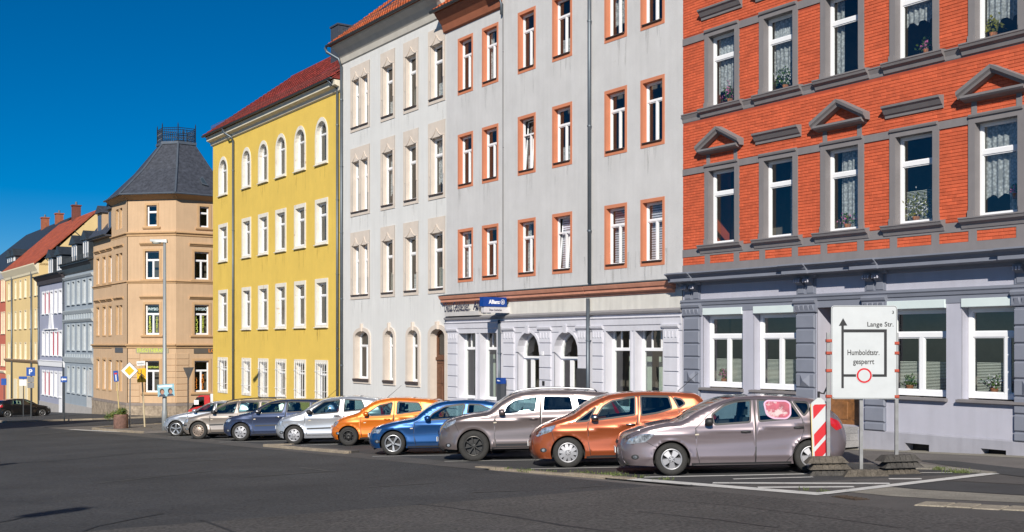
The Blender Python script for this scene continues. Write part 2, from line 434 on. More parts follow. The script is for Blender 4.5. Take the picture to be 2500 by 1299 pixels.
    def curtain(s, w, x0, x1, z0, z1, zt, y, kind):
        for k in kind.split('+'):
            if k == 'blind' or k == 'slat':
                mb = MB(); z = z0 if k == 'blind' else z0
                top = z1 if k == 'blind' else z0 + (zt - z0) * .55
                while z < top:
                    mb.hexa([(x0, y, z), (x1, y, z), (x1, y + .02, z + .012), (x0, y + .02, z + .012)], [(x0, y, z + .004), (x1, y, z + .004), (x1, y + .02, z + .016), (x0, y + .02, z + .016)] if k == 'slat' else
                            [(x0, y, z + .045), (x1, y, z + .045), (x1, y + .02, z + .055), (x0, y + .02, z + .055)]); z += .035 if k == 'slat' else .075
                mb.build('blind', BLIND if k == 'blind' else mat('pale_slats', (.62, .64, .6), .6, var=.03), w); continue
            if k == 'wood':
                mb = MB(); mb.box(x0 + .3 * (x1 - x0), x1, y + .3, y + .36, z0, zt); mb.build('cupboard', mat('room_wood', (.25, .12, .05), .6, var=.3, vscale=6), w); continue
            a, b, c, d = x0, x1, z0, z1
            if k == 'top': c = zt + .01
            if k == 'half': d = z0 + (zt - z0) * .45
            if k == 'lace': c = z0 + (zt - z0) * .25
            if k == 'upper': c = z0 + (zt - z0) * .6
            if k == 'left': b = x0 + (x1 - x0) * .3
            if k == 'right': a = x0 + (x1 - x0) * .62
            if k == 'full': a = x0 + (x1 - x0) * .18
            n = max(12, int((b - a) / .025)); mb = MB(); ph = RND.random() * 6
            for i in range(n + 1):
                u = a + (b - a) * i / n; yy = y + .022 * math.sin(i * 1.1 + ph) + .01 * math.sin(i * .37)
                sc = abs(math.sin(i / n * math.pi * 3)) * .1 if k in ('lace', 'upper', 'top') else 0
                if k == 'left' or k == 'right':
                    pull = .5 * (b - a) * (math.sin(math.pi * .5)); 
                mb.v += [(u, yy, c + sc), (u, yy, d)]
                if i: mb.f.append((2 * i - 2, 2 * i, 2 * i + 1, 2 * i - 1))
            mb.build('curtain', CURTAIN, w, smooth=True)
    def sill(s, x0, x1, z, m, h=.06, out_=.12, name='window_sill'):
        mb = MB(); mb.molding([(0, z - h), (out_ * .75, z - h), (out_, z - h + .012), (out_, z - .015), (-.02, z)], x0, x1); return s.b(mb, name, m)
    def streaks(s, x0, x1, z, m, n=4, lmin=.3, lmax=1.1, y=-.004):
        """dirt run-off below a sill or ledge"""
        mb = MB()
        for k in range(n):
            x = RND.uniform(x0, x1); w = RND.uniform(.03, .09); l = RND.uniform(lmin, lmax)
            mb.add([(x - w, y, z), (x + w, y, z), (x + w * .7, y, z - l * .6), (x + w * .15, y, z - l), (x - w * .25, y, z - l * .9), (x - w * .8, y, z - l * .5)], [(5, 4, 3, 2, 1, 0)[::-1]])
        return tag(s.b(mb, 'rain_streaks', m), kind='stuff')
    def molding(s, prof, x0, x1, m, name='cornice', parent=None):
        return s.b(MB().molding(prof, x0, x1), name, m, parent)
    def box(s, x0, x1, y0, y1, z0, z1, m, name, parent=None, bev=0):
        mb = MB()
        if bev: bevel_box(mb, x0, x1, y0, y1, z0, z1, bev)
        else: mb.box(x0, x1, y0, y1, z0, z1)
        return s.b(mb, name, m, parent)
    def back(s, x0, x1, z0, z1, y=1.6, m=None):
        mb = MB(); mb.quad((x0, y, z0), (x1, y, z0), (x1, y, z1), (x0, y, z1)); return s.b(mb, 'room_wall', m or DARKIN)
    def pipe(s, x, z0, z1, r=.055, y=-.09, m=None, joints=2, name='downpipe'):
        p = s.b(MB().tube([(x, y, z0), (x, y, z1)], r, 10), name, m or ZINC, smooth=True)
        for i in range(joints):
            z = z0 + (z1 - z0) * (i + .5) / joints
            mb = MB().tube([(x, y, z - .025), (x, y, z + .025)], r * 1.22, 10); mb.box(x - .012, x + .012, y, .0, z - .015, z + .015); mb.build('pipe_clip', m or ZINC, p)
        return p
    def gutter(s, x0, x1, z, y, r=.075, m=None):
        mb = MB(); n = 8; k = 0
        for x in (x0, x1):
            for j in range(n + 1):
                a = math.pi + math.pi * j / n; mb.v.append((x, y + r * math.cos(a), z + r * math.sin(a)))
        for j in range(n): mb.f.append((j, j + 1, n + 2 + j, n + 1 + j))
        mb.f.append(tuple(range(n + 1))); mb.f.append(tuple(range(n + 1, 2 * n + 2)))
        mb.tube([(x0, y - r, z), (x1, y - r, z)], .012, 6)
        return s.b(mb, 'gutter', m or ZINC_D)

def house(name, label, P, px0, zbase_t=None, cat='house', group=None):
    s0 = P.s(px0); p = P.at(s0); z0 = ground_z(p.x, p.y) - .6
    M = T(p.x, p.y, z0) @ RZ(P.ang())
    root = thing(name, label, cat, M, group)
    return root, Front(P, root, s0, z0)

# one pantile; its corners in roof coordinates (x along the eave, up the slope, out of the roof)
def tile_points(w, l):
    prof = [(0, .012), (.18, .0), (.42, .006), (.62, .05), (.82, .058), (1.0, .02)]
    return [(a * w, 0, h + .042) for a, h in prof] + [(a * w, l, h) for a, h in prof]
TILE_F = [(i, i + 1, 7 + i, 6 + i) for i in range(5)]

def tiled_roof(fr, x0, x1, z_eave, y_eave, z_ridge, y_ridge, m, w=.23, l=.34, singles=300, near=None, eaves_thick=.08, skip=None):
    """roof slab with real tiles: the ones that show largest are objects, the rest one mesh"""
    sl = Vector((0, y_ridge - y_eave, z_ridge - z_eave)); L = sl.length; sl.normalize(); up = Vector((0, -sl.z, sl.y))
    o = Vector((x0, y_eave, z_eave))
    mb = MB(); 
    A = [Vector((x0, y_eave, z_eave)), Vector((x1, y_eave, z_eave)), Vector((x1, y_ridge, z_ridge)), Vector((x0, y_ridge, z_ridge))]
    dn = up * -eaves_thick
    mb.hexa([p + dn for p in A], [p for p in A])
    # rear slope down to the eave height
    yb = 2 * y_ridge - y_eave
    mb.add([(x0, y_ridge, z_ridge), (x1, y_ridge, z_ridge), (x1, yb, z_eave), (x0, yb, z_eave), (x0, y_eave, z_eave - .05), (x1, y_eave, z_eave - .05)], [(0, 1, 2, 3), (0, 3, 4), (1, 5, 2)])
    roof = fr.b(mb, 'roof', m)
    n = int((x1 - x0) / w); rows = int(L / l); w = (x1 - x0) / n
    M3 = Matrix((Vector((1, 0, 0)), sl, up)).transposed()
    pts = tile_points(w, l * 1.08)
    me = MB(); me.v = [tuple(M3 @ Vector(p)) for p in pts]; me.f = list(TILE_F); me.f.append((5, 4, 3, 2, 1, 0)); tile_me = me.mesh('roof_tile', m)
    spots = []
    for r in range(rows):
        for i in range(n):
            p = o + Vector((i * w, 0, 0)) + sl * (r * l - .03) + up * .004
            if skip and skip(p): continue
            spots.append((r, i, p))
    spots.sort(key=lambda q: (near(q[2]) if near else -q[2].x + q[0] * .5))
    rest = MB()
    for k, (r, i, p) in enumerate(spots):
        if k < singles: obj('roof_tile', tile_me, roof, T(*p))
        else: rest.add([Vector(v) + p for v in me.v], me.f)
    if rest.v: tag(rest.build('roof_tiles', m, roof), kind='stuff')
    # ridge caps
    rc = MB(); rc.tube([(x0, y_ridge, z_ridge + .03), (x1, y_ridge, z_ridge + .03)], .1, 8); rc.build('ridge', m, roof)
    return roof, (o, sl, up, M3)

def snow_guard(roof, fr_geo, x0, x1, up_d, m, h=.2, step=.12):
    o, sl, up, M3 = fr_geo
    mb = MB(); a = Vector((x0, o.y, o.z)) + sl * up_d + up * .05; b = Vector((x1, o.y, o.z)) + sl * up_d + up * .05
    vz = Vector((0, -.1, 1)).normalized() * h
    for f in (.1, .5, 1.0): mb.tube([a + vz * f, b + vz * f], .009, 4, False)
    n = int((x1 - x0) / step)
    for i in range(n + 1):
        p = a.lerp(b, i / n); mb.tube([p, p + vz], .007, 4, False)
    return mb.build('snow_guard', m, roof)
# ================================================================== red brick house
BRICK = mat('red_painted_brick', (.56, .105, .042), .75, var=.12, vscale=1.8, fine=.08, fscale=9, island=.12, bump=.25, bscale=60)
MORTAR = mat('red_painted_joint', (.36, .06, .026), .9, var=.15)
GREYST = mat('grey_painted_stone', (.2, .185, .19), .75, var=.07, vscale=2, bump=.15, bscale=90, streak=.06)
SLATE = mat('slate_blue_paint', (.2, .215, .265), .7, var=.07, vscale=2, bump=.1, bscale=90)
LILAC = mat('lilac_plaster', (.44, .44, .515), .8, var=.05, vscale=1.2, bump=.35, bscale=120, streak=.05)
SHUT = mat('roller_box', (.62, .7, .7), .5, var=.03)
root, R = house('brick_house', 'red brick house with grey stone trim and lilac ground floor, nearest on the right', MAIN, 1668)
xe = R.x(2500) + 5.2; zt_ = R.z(1745, 411)
s1 = R.x(1720); pitch = (R.x(2363) - R.x(1720)) / 4; zb0 = -.3
ow, sw_ = 1.02, .165
zl = {}                                     # levels
zl['f1_top'] = R.z(1740, 417); zl['f1_bot'] = R.z(1740, 597)
zl['f2_top'] = R.z(1740, 88); zl['f2_bot'] = R.z(1740, 262)
fl = zl['f1_top'] - zl['f2_top']
z_fr0 = R.z(1680, 671); z_fr1 = R.z(1680, 648)            # grey frieze
z_bk = R.z(1672, 622)                                       # underside of sill band
z_top = zl['f2_top'] + 1.7
brick_ex = []                                               # rectangles without brick
wx = [s1 + i * pitch + .2 for i in range(-0, 6)]
curt1 = ['wood', 'right', 'full', 'slat', 'lace+right', 'full']; curt2 = ['top+lace', 'top+lace', 'left', 'upper', 'lace', 'full']
for fi, (zb, ztp) in enumerate(((zl['f1_bot'], zl['f1_top']), (zl['f2_bot'], zl['f2_top']))):
    for i, x in enumerate(wx):
        R.op.append((x, x + ow, zb, ztp, 0))
        R.surround(x, x + ow, zb, ztp, 0, sw_, .17, .0, .045, .17, GREYST)
        brick_ex.append((x - sw_, x + ow + sw_, zb - .02, ztp + .17))
        R.molding([(.0, ztp + .1), (.085, ztp + .13), (.1, ztp + .17), (.1, ztp + .2), (0, ztp + .22)], x - sw_ + .03, x + ow + sw_ - .03, GREYST, 'lintel_moulding')
        for sx in (x - sw_ - .012, x + ow + .03):
            R.box(sx, sx + .15, -.07, 0, zb, zb + .16, GREYST, 'surround_foot')
        cur = (curt1 if fi == 0 else curt2)[i]
        R.window(x, x + ow, zb, ztp, 0, .17, .31, False, bar=.1, fw=.055, curtain=cur, tilt=0)
# lintel bands between windows
for fi, (py0, py1) in enumerate(((430, 415), (113.5, 97))):
    za, zb_ = R.z(1668, py0), R.z(1668, py1); xs = [0.0] + [v for x in wx for v in (x - sw_, x + ow + sw_)] + [xe]
    for k in range(0, len(xs), 2):
        R.box(xs[k], xs[k + 1], -.028, 0, za, zb_, GREYST, 'lintel_band'); brick_ex.append((xs[k], xs[k + 1], za, zb_))
# pediments, hoods
def pediment(x0, x1, z):
    d = .27; xc = (x0 + x1) / 2; ap = .56; e = .1
    base = MB(); base.molding([(0, z - .02), (.1, z), (d - .06, z + .03), (d - .02, z + .07), (d - .02, z + .12), (0, z + .13)], x0 + .05, x1 - .05)
    p = R.b(base, 'pediment', GREYST)
    for sgn, xa in ((1, x0 - .04), (-1, x1 + .04)):
        mb = MB(); t = .17
        prof = [(0, 0), (d - .08, 0), (d - .05, .05), (d, .09), (d + .02, t), (0, t + .02)]
        A = [(xa, -o_, z + .06 + h_) for o_, h_ in prof]; Bp = [(xc, -o_, z + .06 + ap - .1 + h_) for o_, h_ in prof]; n = len(prof)
        mb.add(A + Bp, [(i, i + 1, n + i + 1, n + i) for i in range(n - 1)] + [tuple(range(n)), tuple(range(n, 2 * n))])
        mb.build('raking_cornice', GREYST, p)
    for sx in (x0 + .2, x1 - .33): R.box(sx, sx + .13, -.03, 0, z - .3, z - .005, GREYST, 'pediment_strip'); brick_ex.append((sx, sx + .13, z - .3, z))
def hood(x0, x1, z):
    R.molding([(0, z - .04), (.05, z - .03), (.06, z + .03), (.1, z + .06), (.17, z + .16), (.22, z + .2), (.23, z + .25), (0, z + .28)], x0, x1, GREYST, 'window_hood')
for i, x in enumerate(wx):
    if i % 2 == 0: pediment(x - sw_ - .13, x + ow + sw_ + .13, zl['f1_top'] + .5)
    else: hood(x - sw_ - .12, x + ow + sw_ + .12, zl['f1_top'] + .52)
    hood(x - sw_ - .12, x + ow + sw_ + .12, zl['f2_top'] + .56)
# sill course of the upper row, stepping out under every window
z2 = zl['f2_bot']
def sillprof(z, o_): return [(0, z - .26), (.02 + o_ * .3, z - .24), (.03 + o_ * .5, z - .15), (.06 + o_, z - .1), (.08 + o_, z - .05), (.1 + o_, z - .03), (.1 + o_, z), (0, z + .02)]
R.molding(sillprof(z2 - .02, -.02), -.02, xe, GREYST, 'sill_course'); brick_ex.append((0, xe, z2 - .29, z2 - .02))
z1 = zl['f1_bot']
R.box(0, xe, -.03, 0, z1 - .3, z1 - .08, GREYST, 'sill_band'); brick_ex.append((0, xe, z1 - .3, z1 - .08))
for i, x in enumerate(wx):
    R.molding(sillprof(z2, .09), x - sw_ - .16, x + ow + sw_ + .16, GREYST, 'window_sill')
    R.molding(sillprof(z1, .11), x - sw_ - .16, x + ow + sw_ + .16, GREYST, 'window_sill')
    for sx in (x - sw_, x + ow + sw_ - .2):
        R.box(sx, sx + .2, -.03, 0, z_fr1, z1 - .3, GREYST, 'apron_strip'); brick_ex.append((sx, sx + .2, z_fr1, z1 - .3))
R.box(0, xe, -.032, 0, z_fr0, z_fr1, GREYST, 'frieze')
# brickwork: each course and brick real; the 300 nearest as objects
bricks = []
cz, bl = .0795, .255
row = 0; z = z_fr1
while z < z_top:
    za, zb_ = z + .004, z + cz - .004
    x = -(row % 2) * bl / 2
    while x < xe:
        segs = [(max(x + .003, 0.0), min(x + bl - .003, xe))]
        for e in brick_ex:
            if e[3] <= za or e[2] >= zb_: continue
            ns = []
            for a, b_ in segs:
                if e[1] <= a or e[0] >= b_: ns.append((a, b_)); continue
                if e[0] - a > .02: ns.append((a, e[0]))
                if b_ - e[1] > .02: ns.append((e[1], b_))
            segs = ns
        for a, b_ in segs:
            if b_ - a > .02: bricks.append((a, b_, za, zb_))
        x += bl
    z += cz; row += 1
R.wall(0, xe, z_fr0 - .05, z_top, MORTAR, 'wall', 0, 6)
wall_o = root.children[-1]
xfr = R.x(2480)
bricks.sort(key=lambda b_: (b_[1] > xfr, -(b_[1]) + abs(b_[2] - 6.5) * .35))
rest = MB(); cache = {}; nb = 0
for a, b_, za, zb_ in bricks:
    dy = -.011 - RND.random() * .006
    if nb < 300 and abs((b_ - a) - (bl - .006)) < 1e-3 and abs(zb_ - za - (cz - .008)) < 1e-3:
        if 'b' not in cache: cache['b'] = bevel_box(MB(), 0, bl - .006, 0, .02, 0, cz - .008, .004).mesh('brick', BRICK)
        obj('brick', cache['b'], wall_o, T(a, dy, za)); nb += 1
    else: bevel_box(rest, a, b_, dy, .004, za, zb_, .004)
tag(rest.build('bricks', BRICK, wall_o), kind='stuff')
# ---- ground floor
zc = z_fr0
R.molding([(0, zc - .34), (.08, zc - .32), (.1, zc - .25), (.44, zc - .22), (.46, zc - .22), (.46, zc - .13), (.49, zc - .12), (.53, zc - .06), (.62, zc - .015), (.62, zc + .02), (0, zc + .08)], -.16, xe, SLATE, 'main_cornice')
pil = [(R.x(1674), R.x(1712)), (R.x(1948), R.x(1994)), (R.x(2115), R.x(2165)), (R.x(2480), R.x(2480) + .72)]
for a, b_ in pil:
    R.molding([(0, zc - .34), (.16, zc - .32), (.2, zc - .252), (.53, zc - .222), (.53, zc - .127), (.56, zc - .117), (.6, zc - .058), (.69, zc - .012), (.69, zc + .024), (0, zc + .07)], a - .1, b_ + .1, SLATE, 'cornice_break')
zm = R.z(1700, 737)                        # lower moulding
ztop_g = zc - .34; z_pl = R.z(2300, 1062); z_pl0 = -.3
gw = [(1718, 1814, 946), (1841, 1947, 951), (2163, 2311, 972), (2349, 2520, 985)]
zg1 = R.z(1740, 752); zg0 = R.z(1740, 948)
ops = []
for a, b_, _ in gw: R.op.append((R.x(a), R.x(b_) if b_ < 2500 else R.x(2349) + 1.9, zg0, zg1, 0))
xd0, xd1 = R.x(1996), R.x(2098); zd0 = R.z(2090, 1042); zd1 = R.z(2050, 738)
R.op.append((xd0, xd1, zd0, zd1, 0))
xv = [(R.x(2213), R.x(2272)), (R.x(2398), R.x(2460))]
pops = []
for (a, b_), (c, d_) in zip(xv, ((1106, 1083), (1121, 1097))):
    pops.append((a, b_, R.z(2240 if a < xv[1][0] else 2430, c), R.z(2240 if a < xv[1][0] else 2430, d_), 0))
R.wall(0, xe, z_pl0, ztop_g + .3, LILAC, 'ground_floor_wall', -.012, ops=R.op + pops)
wm = mat('white_plastic_frame', (.82, .82, .84), .35, var=.02)
for o_ in R.op[-5:-1]:
    R.lining(*o_[:4], 0, .26, LILAC)
    R.box(o_[0] + .004, o_[1] - .004, -.06, .2, zg1 - .2, zg1 - .003, SHUT, 'roller_shutter_box', bev=.01)
    R.window(o_[0] + .02, o_[1] - .02, zg0 + .05, zg1 - .2, 0, .24, .3, True, bar=.11, fw=.09, m=wm, curtain='slat')
    R.sill(o_[0] - .08, o_[1] + .04, zg0 + .02, GREYST, .08, .14)
R.lining(xd0, xd1, zd0, zd1, 0, .55, LILAC, 'door_reveal')
WOOD = mat('brown_door_wood', (.2, .085, .025), .5, var=.35, vscale=7, coat=.2)
dr = R.box(xd0 + .02, xd1 - .02, .5, .56, zd0, zd1 - .6, WOOD, 'door')
for k in range(2):
    for q in range(4):
        a = xd0 + .1 + k * (xd1 - xd0) * .46; bevel_box(MB(), a, a + (xd1 - xd0) * .36, .48, .5, zd0 + .12 + q * .55, zd0 + .58 + q * .55, .012).build('door_panel', WOOD, dr)
R.box(xd0 + .02, xd1 - .02, .5, .56, zd1 - .6, zd1, WOOD, 'door_transom')
gran = mat('granite_step', (.3, .29, .29), .7, var=.1, fine=.4, fscale=70)
for k in range(3): R.box(xd0 - .06 * (k == 2), xd1 + .06 * (k == 2), -.05 - .3 * k, .5 - .001 * k, zd0 - .16 * (k + 1), zd0 - .16 * k - .003, gran, 'door_step')
R.molding([(.012, zm - .12), (.05, zm - .1), (.07, zm - .03), (.1, zm), (.1, zm + .05), (.012, zm + .07)], -.03, xe, SLATE, 'moulding')
R.molding([(.012, zm - .3), (.03, zm - .29), (.03, zm - .13), (.012, zm - .12)], -.01, xe, SLATE, 'architrave')
z_cap = zm - .42
plint = R.z(2160, 1052)
for a, b_ in pil:
    # bracket pair, capital, rusticated blocks
    for sx in (a + .06, b_ - .26):
        mb = MB(); mb.molding([(.012, zm + .08), (.07, zm + .1), (.08, zm + .3), (.16, ztop_g - .12), (.24, ztop_g - .06), (.24, ztop_g + .02), (.012, ztop_g + .02)], sx, sx + .2); br = R.b(mb, 'cornice_bracket', SLATE)
        v = MB()
        for k in range(3): v.tube([(sx + .02 + k * .075, -.25, ztop_g - .1), (sx + .02 + k * .075, -.25, ztop_g - .02)], .022, 6)
        v.build('bracket_roll', LILAC, br)
    R.box(a, b_, -.05, -.01, zm + .07, ztop_g, SLATE, 'bracket_panel')
    R.molding([(.012, z_cap), (.1, z_cap + .02), (.11, z_cap + .05), (.11, z_cap + .22), (.15, z_cap + .26), (.17, z_cap + .32), (.13, z_cap + .36), (.012, z_cap + .38)], a - .05, b_ + .05, SLATE, 'capital')
    for k in range(4):
        x = a + (b_ - a) * (k + .5) / 4; mb = MB(); mb.hexa([(x - .06, -.115, z_cap + .07), (x + .06, -.115, z_cap + .07), (x + .06, -.1, z_cap + .07), (x - .06, -.1, z_cap + .07)], [(x - .045, -.15, z_cap + .19), (x + .045, -.15, z_cap + .19), (x + .07, -.1, z_cap + .21), (x - .07, -.1, z_cap + .21)]); R.b(mb, 'capital_leaf', SLATE)
    z = z_cap - .05; hb = .385; k = 0
    while z - hb > plint - .2:
        z0_ = max(z - hb + .03, plint); R.box(a, b_, -.1, -.005, z0_, z, SLATE, 'pilaster_block', bev=.025)
        if k == 4:
            mb = MB(); xc = (a + b_) / 2; zc_ = (z0_ + z) / 2; mb.add([(xc - .16, -.1, zc_ - .16), (xc + .16, -.1, zc_ - .16), (xc + .16, -.1, zc_ + .16), (xc - .16, -.1, zc_ + .16), (xc, -.19, zc_)], [(0, 1, 4), (1, 2, 4), (2, 3, 4), (3, 0, 4)]); R.b(mb, 'diamond_boss', SLATE)
        z -= hb; k += 1
    R.box(a + .02, b_ - .02, -.06, -.005, plint, z_cap, SLATE, 'pilaster_core')
# plinth with cellar vents
zg_board = zg0 + .16
PLI = mat('grey_plinth', (.33, .33, .38), .85, var=.1, vscale=1.5, bump=.2, bscale=60, streak=.1)
zp1 = plint
xs_ = [(0, xd0 - .0), (xd1, xe)]
for a, b_ in xs_:
    R.wall(a, b_, z_pl0, zp1 - .02, PLI, 'plinth', -.06, None, ops=pops)
    R.molding([(.06, zp1 - .02), (.012, zp1 + .015)], a, b_, PLI, 'plinth_edge')
for p in pops:
    mb = MB(); n = 4; q = outline(*p[:4]); mb.v += [(v[0], -.06, v[1]) for v in q] + [(v[0], .3, v[1]) for v in q]; mb.f += [(i, 4 + i, 4 + (i + 1) % 4, (i + 1) % 4) for i in range(4)]; v = R.b(mb, 'cellar_vent', PLI)
    mb = MB(); mb.quad((p[0], .25, p[2]), (p[1], .25, p[2]), (p[1], .25, p[3]), (p[0], .25, p[3])); mb.build('vent_back', BLACK, v)
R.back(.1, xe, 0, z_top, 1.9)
mb = MB(); mb.quad((0, 0, z_top), (xe, 0, z_top), (xe, 9, z_top + 2), (0, 9, z_top + 2)); mb.quad((0, 9, -.3), (xe, 9, -.3), (xe, 9, z_top + 2), (0, 9, z_top + 2)); R.b(mb, 'roof', ZINC_D)
STRK = streak_mat('rain_streak', (.3, .29, .27), .18); STRK_Y = streak_mat('rain_streak_ochre', (.38, .26, .07), .25)
# ================================================================== grey house with orange window surrounds
GPL = mat('grey_plaster', (.56, .55, .55), .9, var=.06, vscale=1.0, bump=.5, bscale=70, streak=.05, fine=.05, fscale=60, stain=((.48, .46, .43), 1.7, .69))
ORG = mat('orange_surround', (.56, .2, .105), .8, var=.06, vscale=2)
ORG_L = mat('salmon_cornice', (.6, .27, .18), .8, var=.1, vscale=3, streak=.1)
GFW = mat('white_ground_floor_plaster', (.6, .595, .65), .8, var=.04, vscale=1.5, bump=.2, bscale=100, streak=.06)
STUCCO = mat('pale_frieze_plaster', (.62, .6, .56), .9, var=.06, vscale=2, bump=.3, bscale=90, streak=.12)
BRNSILL = mat('brown_metal_sill', (.07, .05, .045), .5, var=.1)
root, G = house('plaster_house', 'light grey plaster house with orange window surrounds and white shopfront ground floor', MAIN, 1090)
xr = G.x(1668) - .003; xk = G.x(1229)
cols = [(1118, 1155), (1177, 1217), (1264.5, 1308), (1348.5, 1397), (1476, 1531), (1564, 1623)]
rows = [(96, 234), (330, 462), (561, 690)]
ct = [['', '', 'left'], ['left', 'right', ''], ['', 'half', 'left'], ['half', 'half', 'blind'], ['lace+right', 'wood', 'blind'], ['right', 'right', 'blind']]
for ri, (ya, yb) in enumerate(rows):
    zt2, zb2 = G.z(1118, ya) - .11, G.z(1118, yb) + .12
    for ci, (a, b_) in enumerate(cols):
        x0, x1 = G.x(a) + .1, G.x(b_) - .1
        G.op.append((x0, x1, zb2, zt2, 0))
        G.surround(x0, x1, zb2, zt2, 0, .1, .11, .12, .012, .17, ORG)
        tl = math.radians(-5) if (ci, ri) in ((2, 1), (3, 2)) else 0
        G.window(x0, x1, zb2, zt2, 0, .17, .3, True, fw=.045, bar=.055, curtain=ct[ci][ri] or None, tilt=tl)
        G.sill(x0 + .01, x1 - .01, zb2 + .05, BRNSILL, .05, .07)
        G.streaks(x0 - .05, x1 + .05, zb2 - .125, STRK, 4)
z_c = G.z(1084, 724)                          # top of the salmon cornice
zL = G.z(1090, 42) + .1; zR = G.z(1400, 0) + 4.2
G.wall(0, xk, z_c - .3, zL, GPL, 'wall', 0, 6)
G.wall(xk, xr, z_c - .3, zR, GPL, 'wall', 0.0, 6)
z_f = G.z(1095, 779)                          # foot of the frieze
z_g0 = -.3
G.streaks(.1, xr - .1, z_c + 1.0, STRK, 40, .5, 1.0)
# ground floor
gops = []
zw1, zw0 = G.z(1134, 803), G.z(1134, 972)
for a, b_ in ((1122, 1163), (1174, 1215), (1481, 1541), (1553, 1621)): gops.append((G.x(a), G.x(b_), zw0, zw1, 0))
zd1 = G.z(1290, 811); zd0 = G.z(1290, 985)
for a, b_ in ((1265, 1319), (1355, 1414)): gops.append((G.x(a), G.x(b_), zd0, zd1, (G.x(b_) - G.x(a)) * .52))
G.wall(0, xr, z_g0, z_f + .02, GFW, 'ground_floor_wall', -.02, None, ops=gops)
G.wall(0, xr, z_f, z_c - .25, STUCCO, 'frieze', -.035, None, ops=[])
for o_ in gops[:4]:
    G.lining(*o_[:4], 0, .3, GFW)
    w = G.window(o_[0] + .005, o_[1] - .005, zw0, zw1, 0, .28, .28, False, fw=.08, bar=.1, sash=False)
    mb = MB()
    for k in (1, 2): x = o_[0] + (o_[1] - o_[0]) * k / 3; mb.box(x - .025, x + .025, .285, .33, zw1 - .28 * (zw1 - zw0), zw1 - .06)
    mb.build('glazing_bar', WHITE, w)
    mb = MB(); mb.box(o_[0] + .06, o_[1] - .06, .9, .92, zw0, zw0 + 1.7); mb.build('inner_partition', mat('pale_green_room', (.45, .52, .45), .8, var=.05), w)
    G.surround(*o_[:4], 0, .07, .07, .07, .05, -.0, GFW, 'window_architrave')
DGL = glass_mat('door_glass', (.7, .75, .72), 1.1, .01)
for q, o_ in enumerate(gops[4:]):
    x0, x1, za, zb_, ri = o_
    G.lining(x0, x1, za, zb_, ri, .3, GFW, 'door_reveal')
    G.surround(x0, x1, zb_ - ri - .0, zb_, ri, .09, .09, 0.0, .06, 0, GFW, 'arch_moulding')
    w = G.window(x0, x1, za, zb_, ri, .28, .36, False, fw=.09, bar=.12, sash=False, name='shop_door', glass=DGL)
    mb = MB(); mb.box(x0 + (x1 - x0) * (.36 if q else .3), x0 + (x1 - x0) * (.5 if q else .44), .275, .34, za, zb_ - .36 * (zb_ - za)); mb.build('door_stile', WHITE, w)
    xm = (x0 + x1) / 2; mb = MB(); mb.hexa([(xm - .07, -.1, zb_ - .05), (xm + .07, -.1, zb_ - .05), (xm + .07, 0, zb_ - .05), (xm - .07, 0, zb_ - .05)], [(xm - .1, -.13, zb_ + .24), (xm + .1, -.13, zb_ + .24), (xm + .1, 0, zb_ + .24), (xm - .1, 0, zb_ + .24)]); G.b(mb, 'keystone', GFW)
pils = [(1096, 1119), (1232, 1258), (1320, 1348), (1414, 1440), (1450, 1474.5), (1624, 1659)]
zcap = G.z(1110, 812)
for a, b_ in pils:
    x0, x1 = G.x(a), G.x(b_)
    G.molding([(.02, zcap), (.1, zcap + .03), (.14, zcap + .08), (.15, zcap + .14), (.02, zcap + .17)], x0 - .05, x1 + .05, GFW, 'capital')
    mb = MB()
    for k in range(4): x = x0 + (x1 - x0) * (k + .5) / 4; mb.box(x - .025, x + .025, -.1, -.07, zcap - .24, zcap - .06)
    G.b(mb, 'capital_fluting', GFW)
    z = zcap - .0; hb = .43
    while z - hb > z_g0 + .4: G.box(x0, x1, -.075, -.015, z - hb + .022, z, GFW, 'pilaster_block', bev=.012); z -= hb
zz = G.z(1100, 789)
G.molding([(.02, zz - .42), (.05, zz - .41), (.06, zz - .25), (.09, zz - .22), (.1, zz - .04), (.14, zz), (.02, zz + .02)], 0, xr, GFW, 'entablature')
G.molding([(.035, z_f - .06), (.12, z_f - .03), (.14, z_f + .03), (.1, z_f + .06), (.035, z_f + .1)], 0, xr, mat('grey_ledge', (.25, .24, .25), .8, var=.1), 'ledge')
xp = G.x(1440)
for a, b_ in ((-.12, G.x(1226)), (G.x(1226) + .004, xp), (xp + .004, G.x(1652))):
    c = G.molding([(0, z_c - .36), (.08, z_c - .34), (.1, z_c - .28), (.2, z_c - .24), (.21, z_c - .15), (.26, z_c - .13), (.31, z_c - .03), (.31, z_c), (0, z_c + .05)], a, b_ - .03, ORG_L, 'salmon_cornice')
    MB().molding([(0, z_c + .052), (.335, z_c + .004), (.335, z_c + .02), (0, z_c + .075)], a - .01, b_ - .01).build('cornice_flashing', ZINC_D, c)
G.pipe(xp + .1, z_c + .1, zR, .062, -.1, joints=4)
G.pipe(xp + .1, z_g0 + .3, z_c - .4, .062, -.16, joints=2)
G.pipe(xk, z_c + .05, zL - .6, .012, -.02, mat('conductor', (.05, .05, .055), .6), joints=3, name='lightning_conductor')
G.pipe(G.x(1226), z_g0 + .3, z_f - .1, .05, -.14, joints=2)
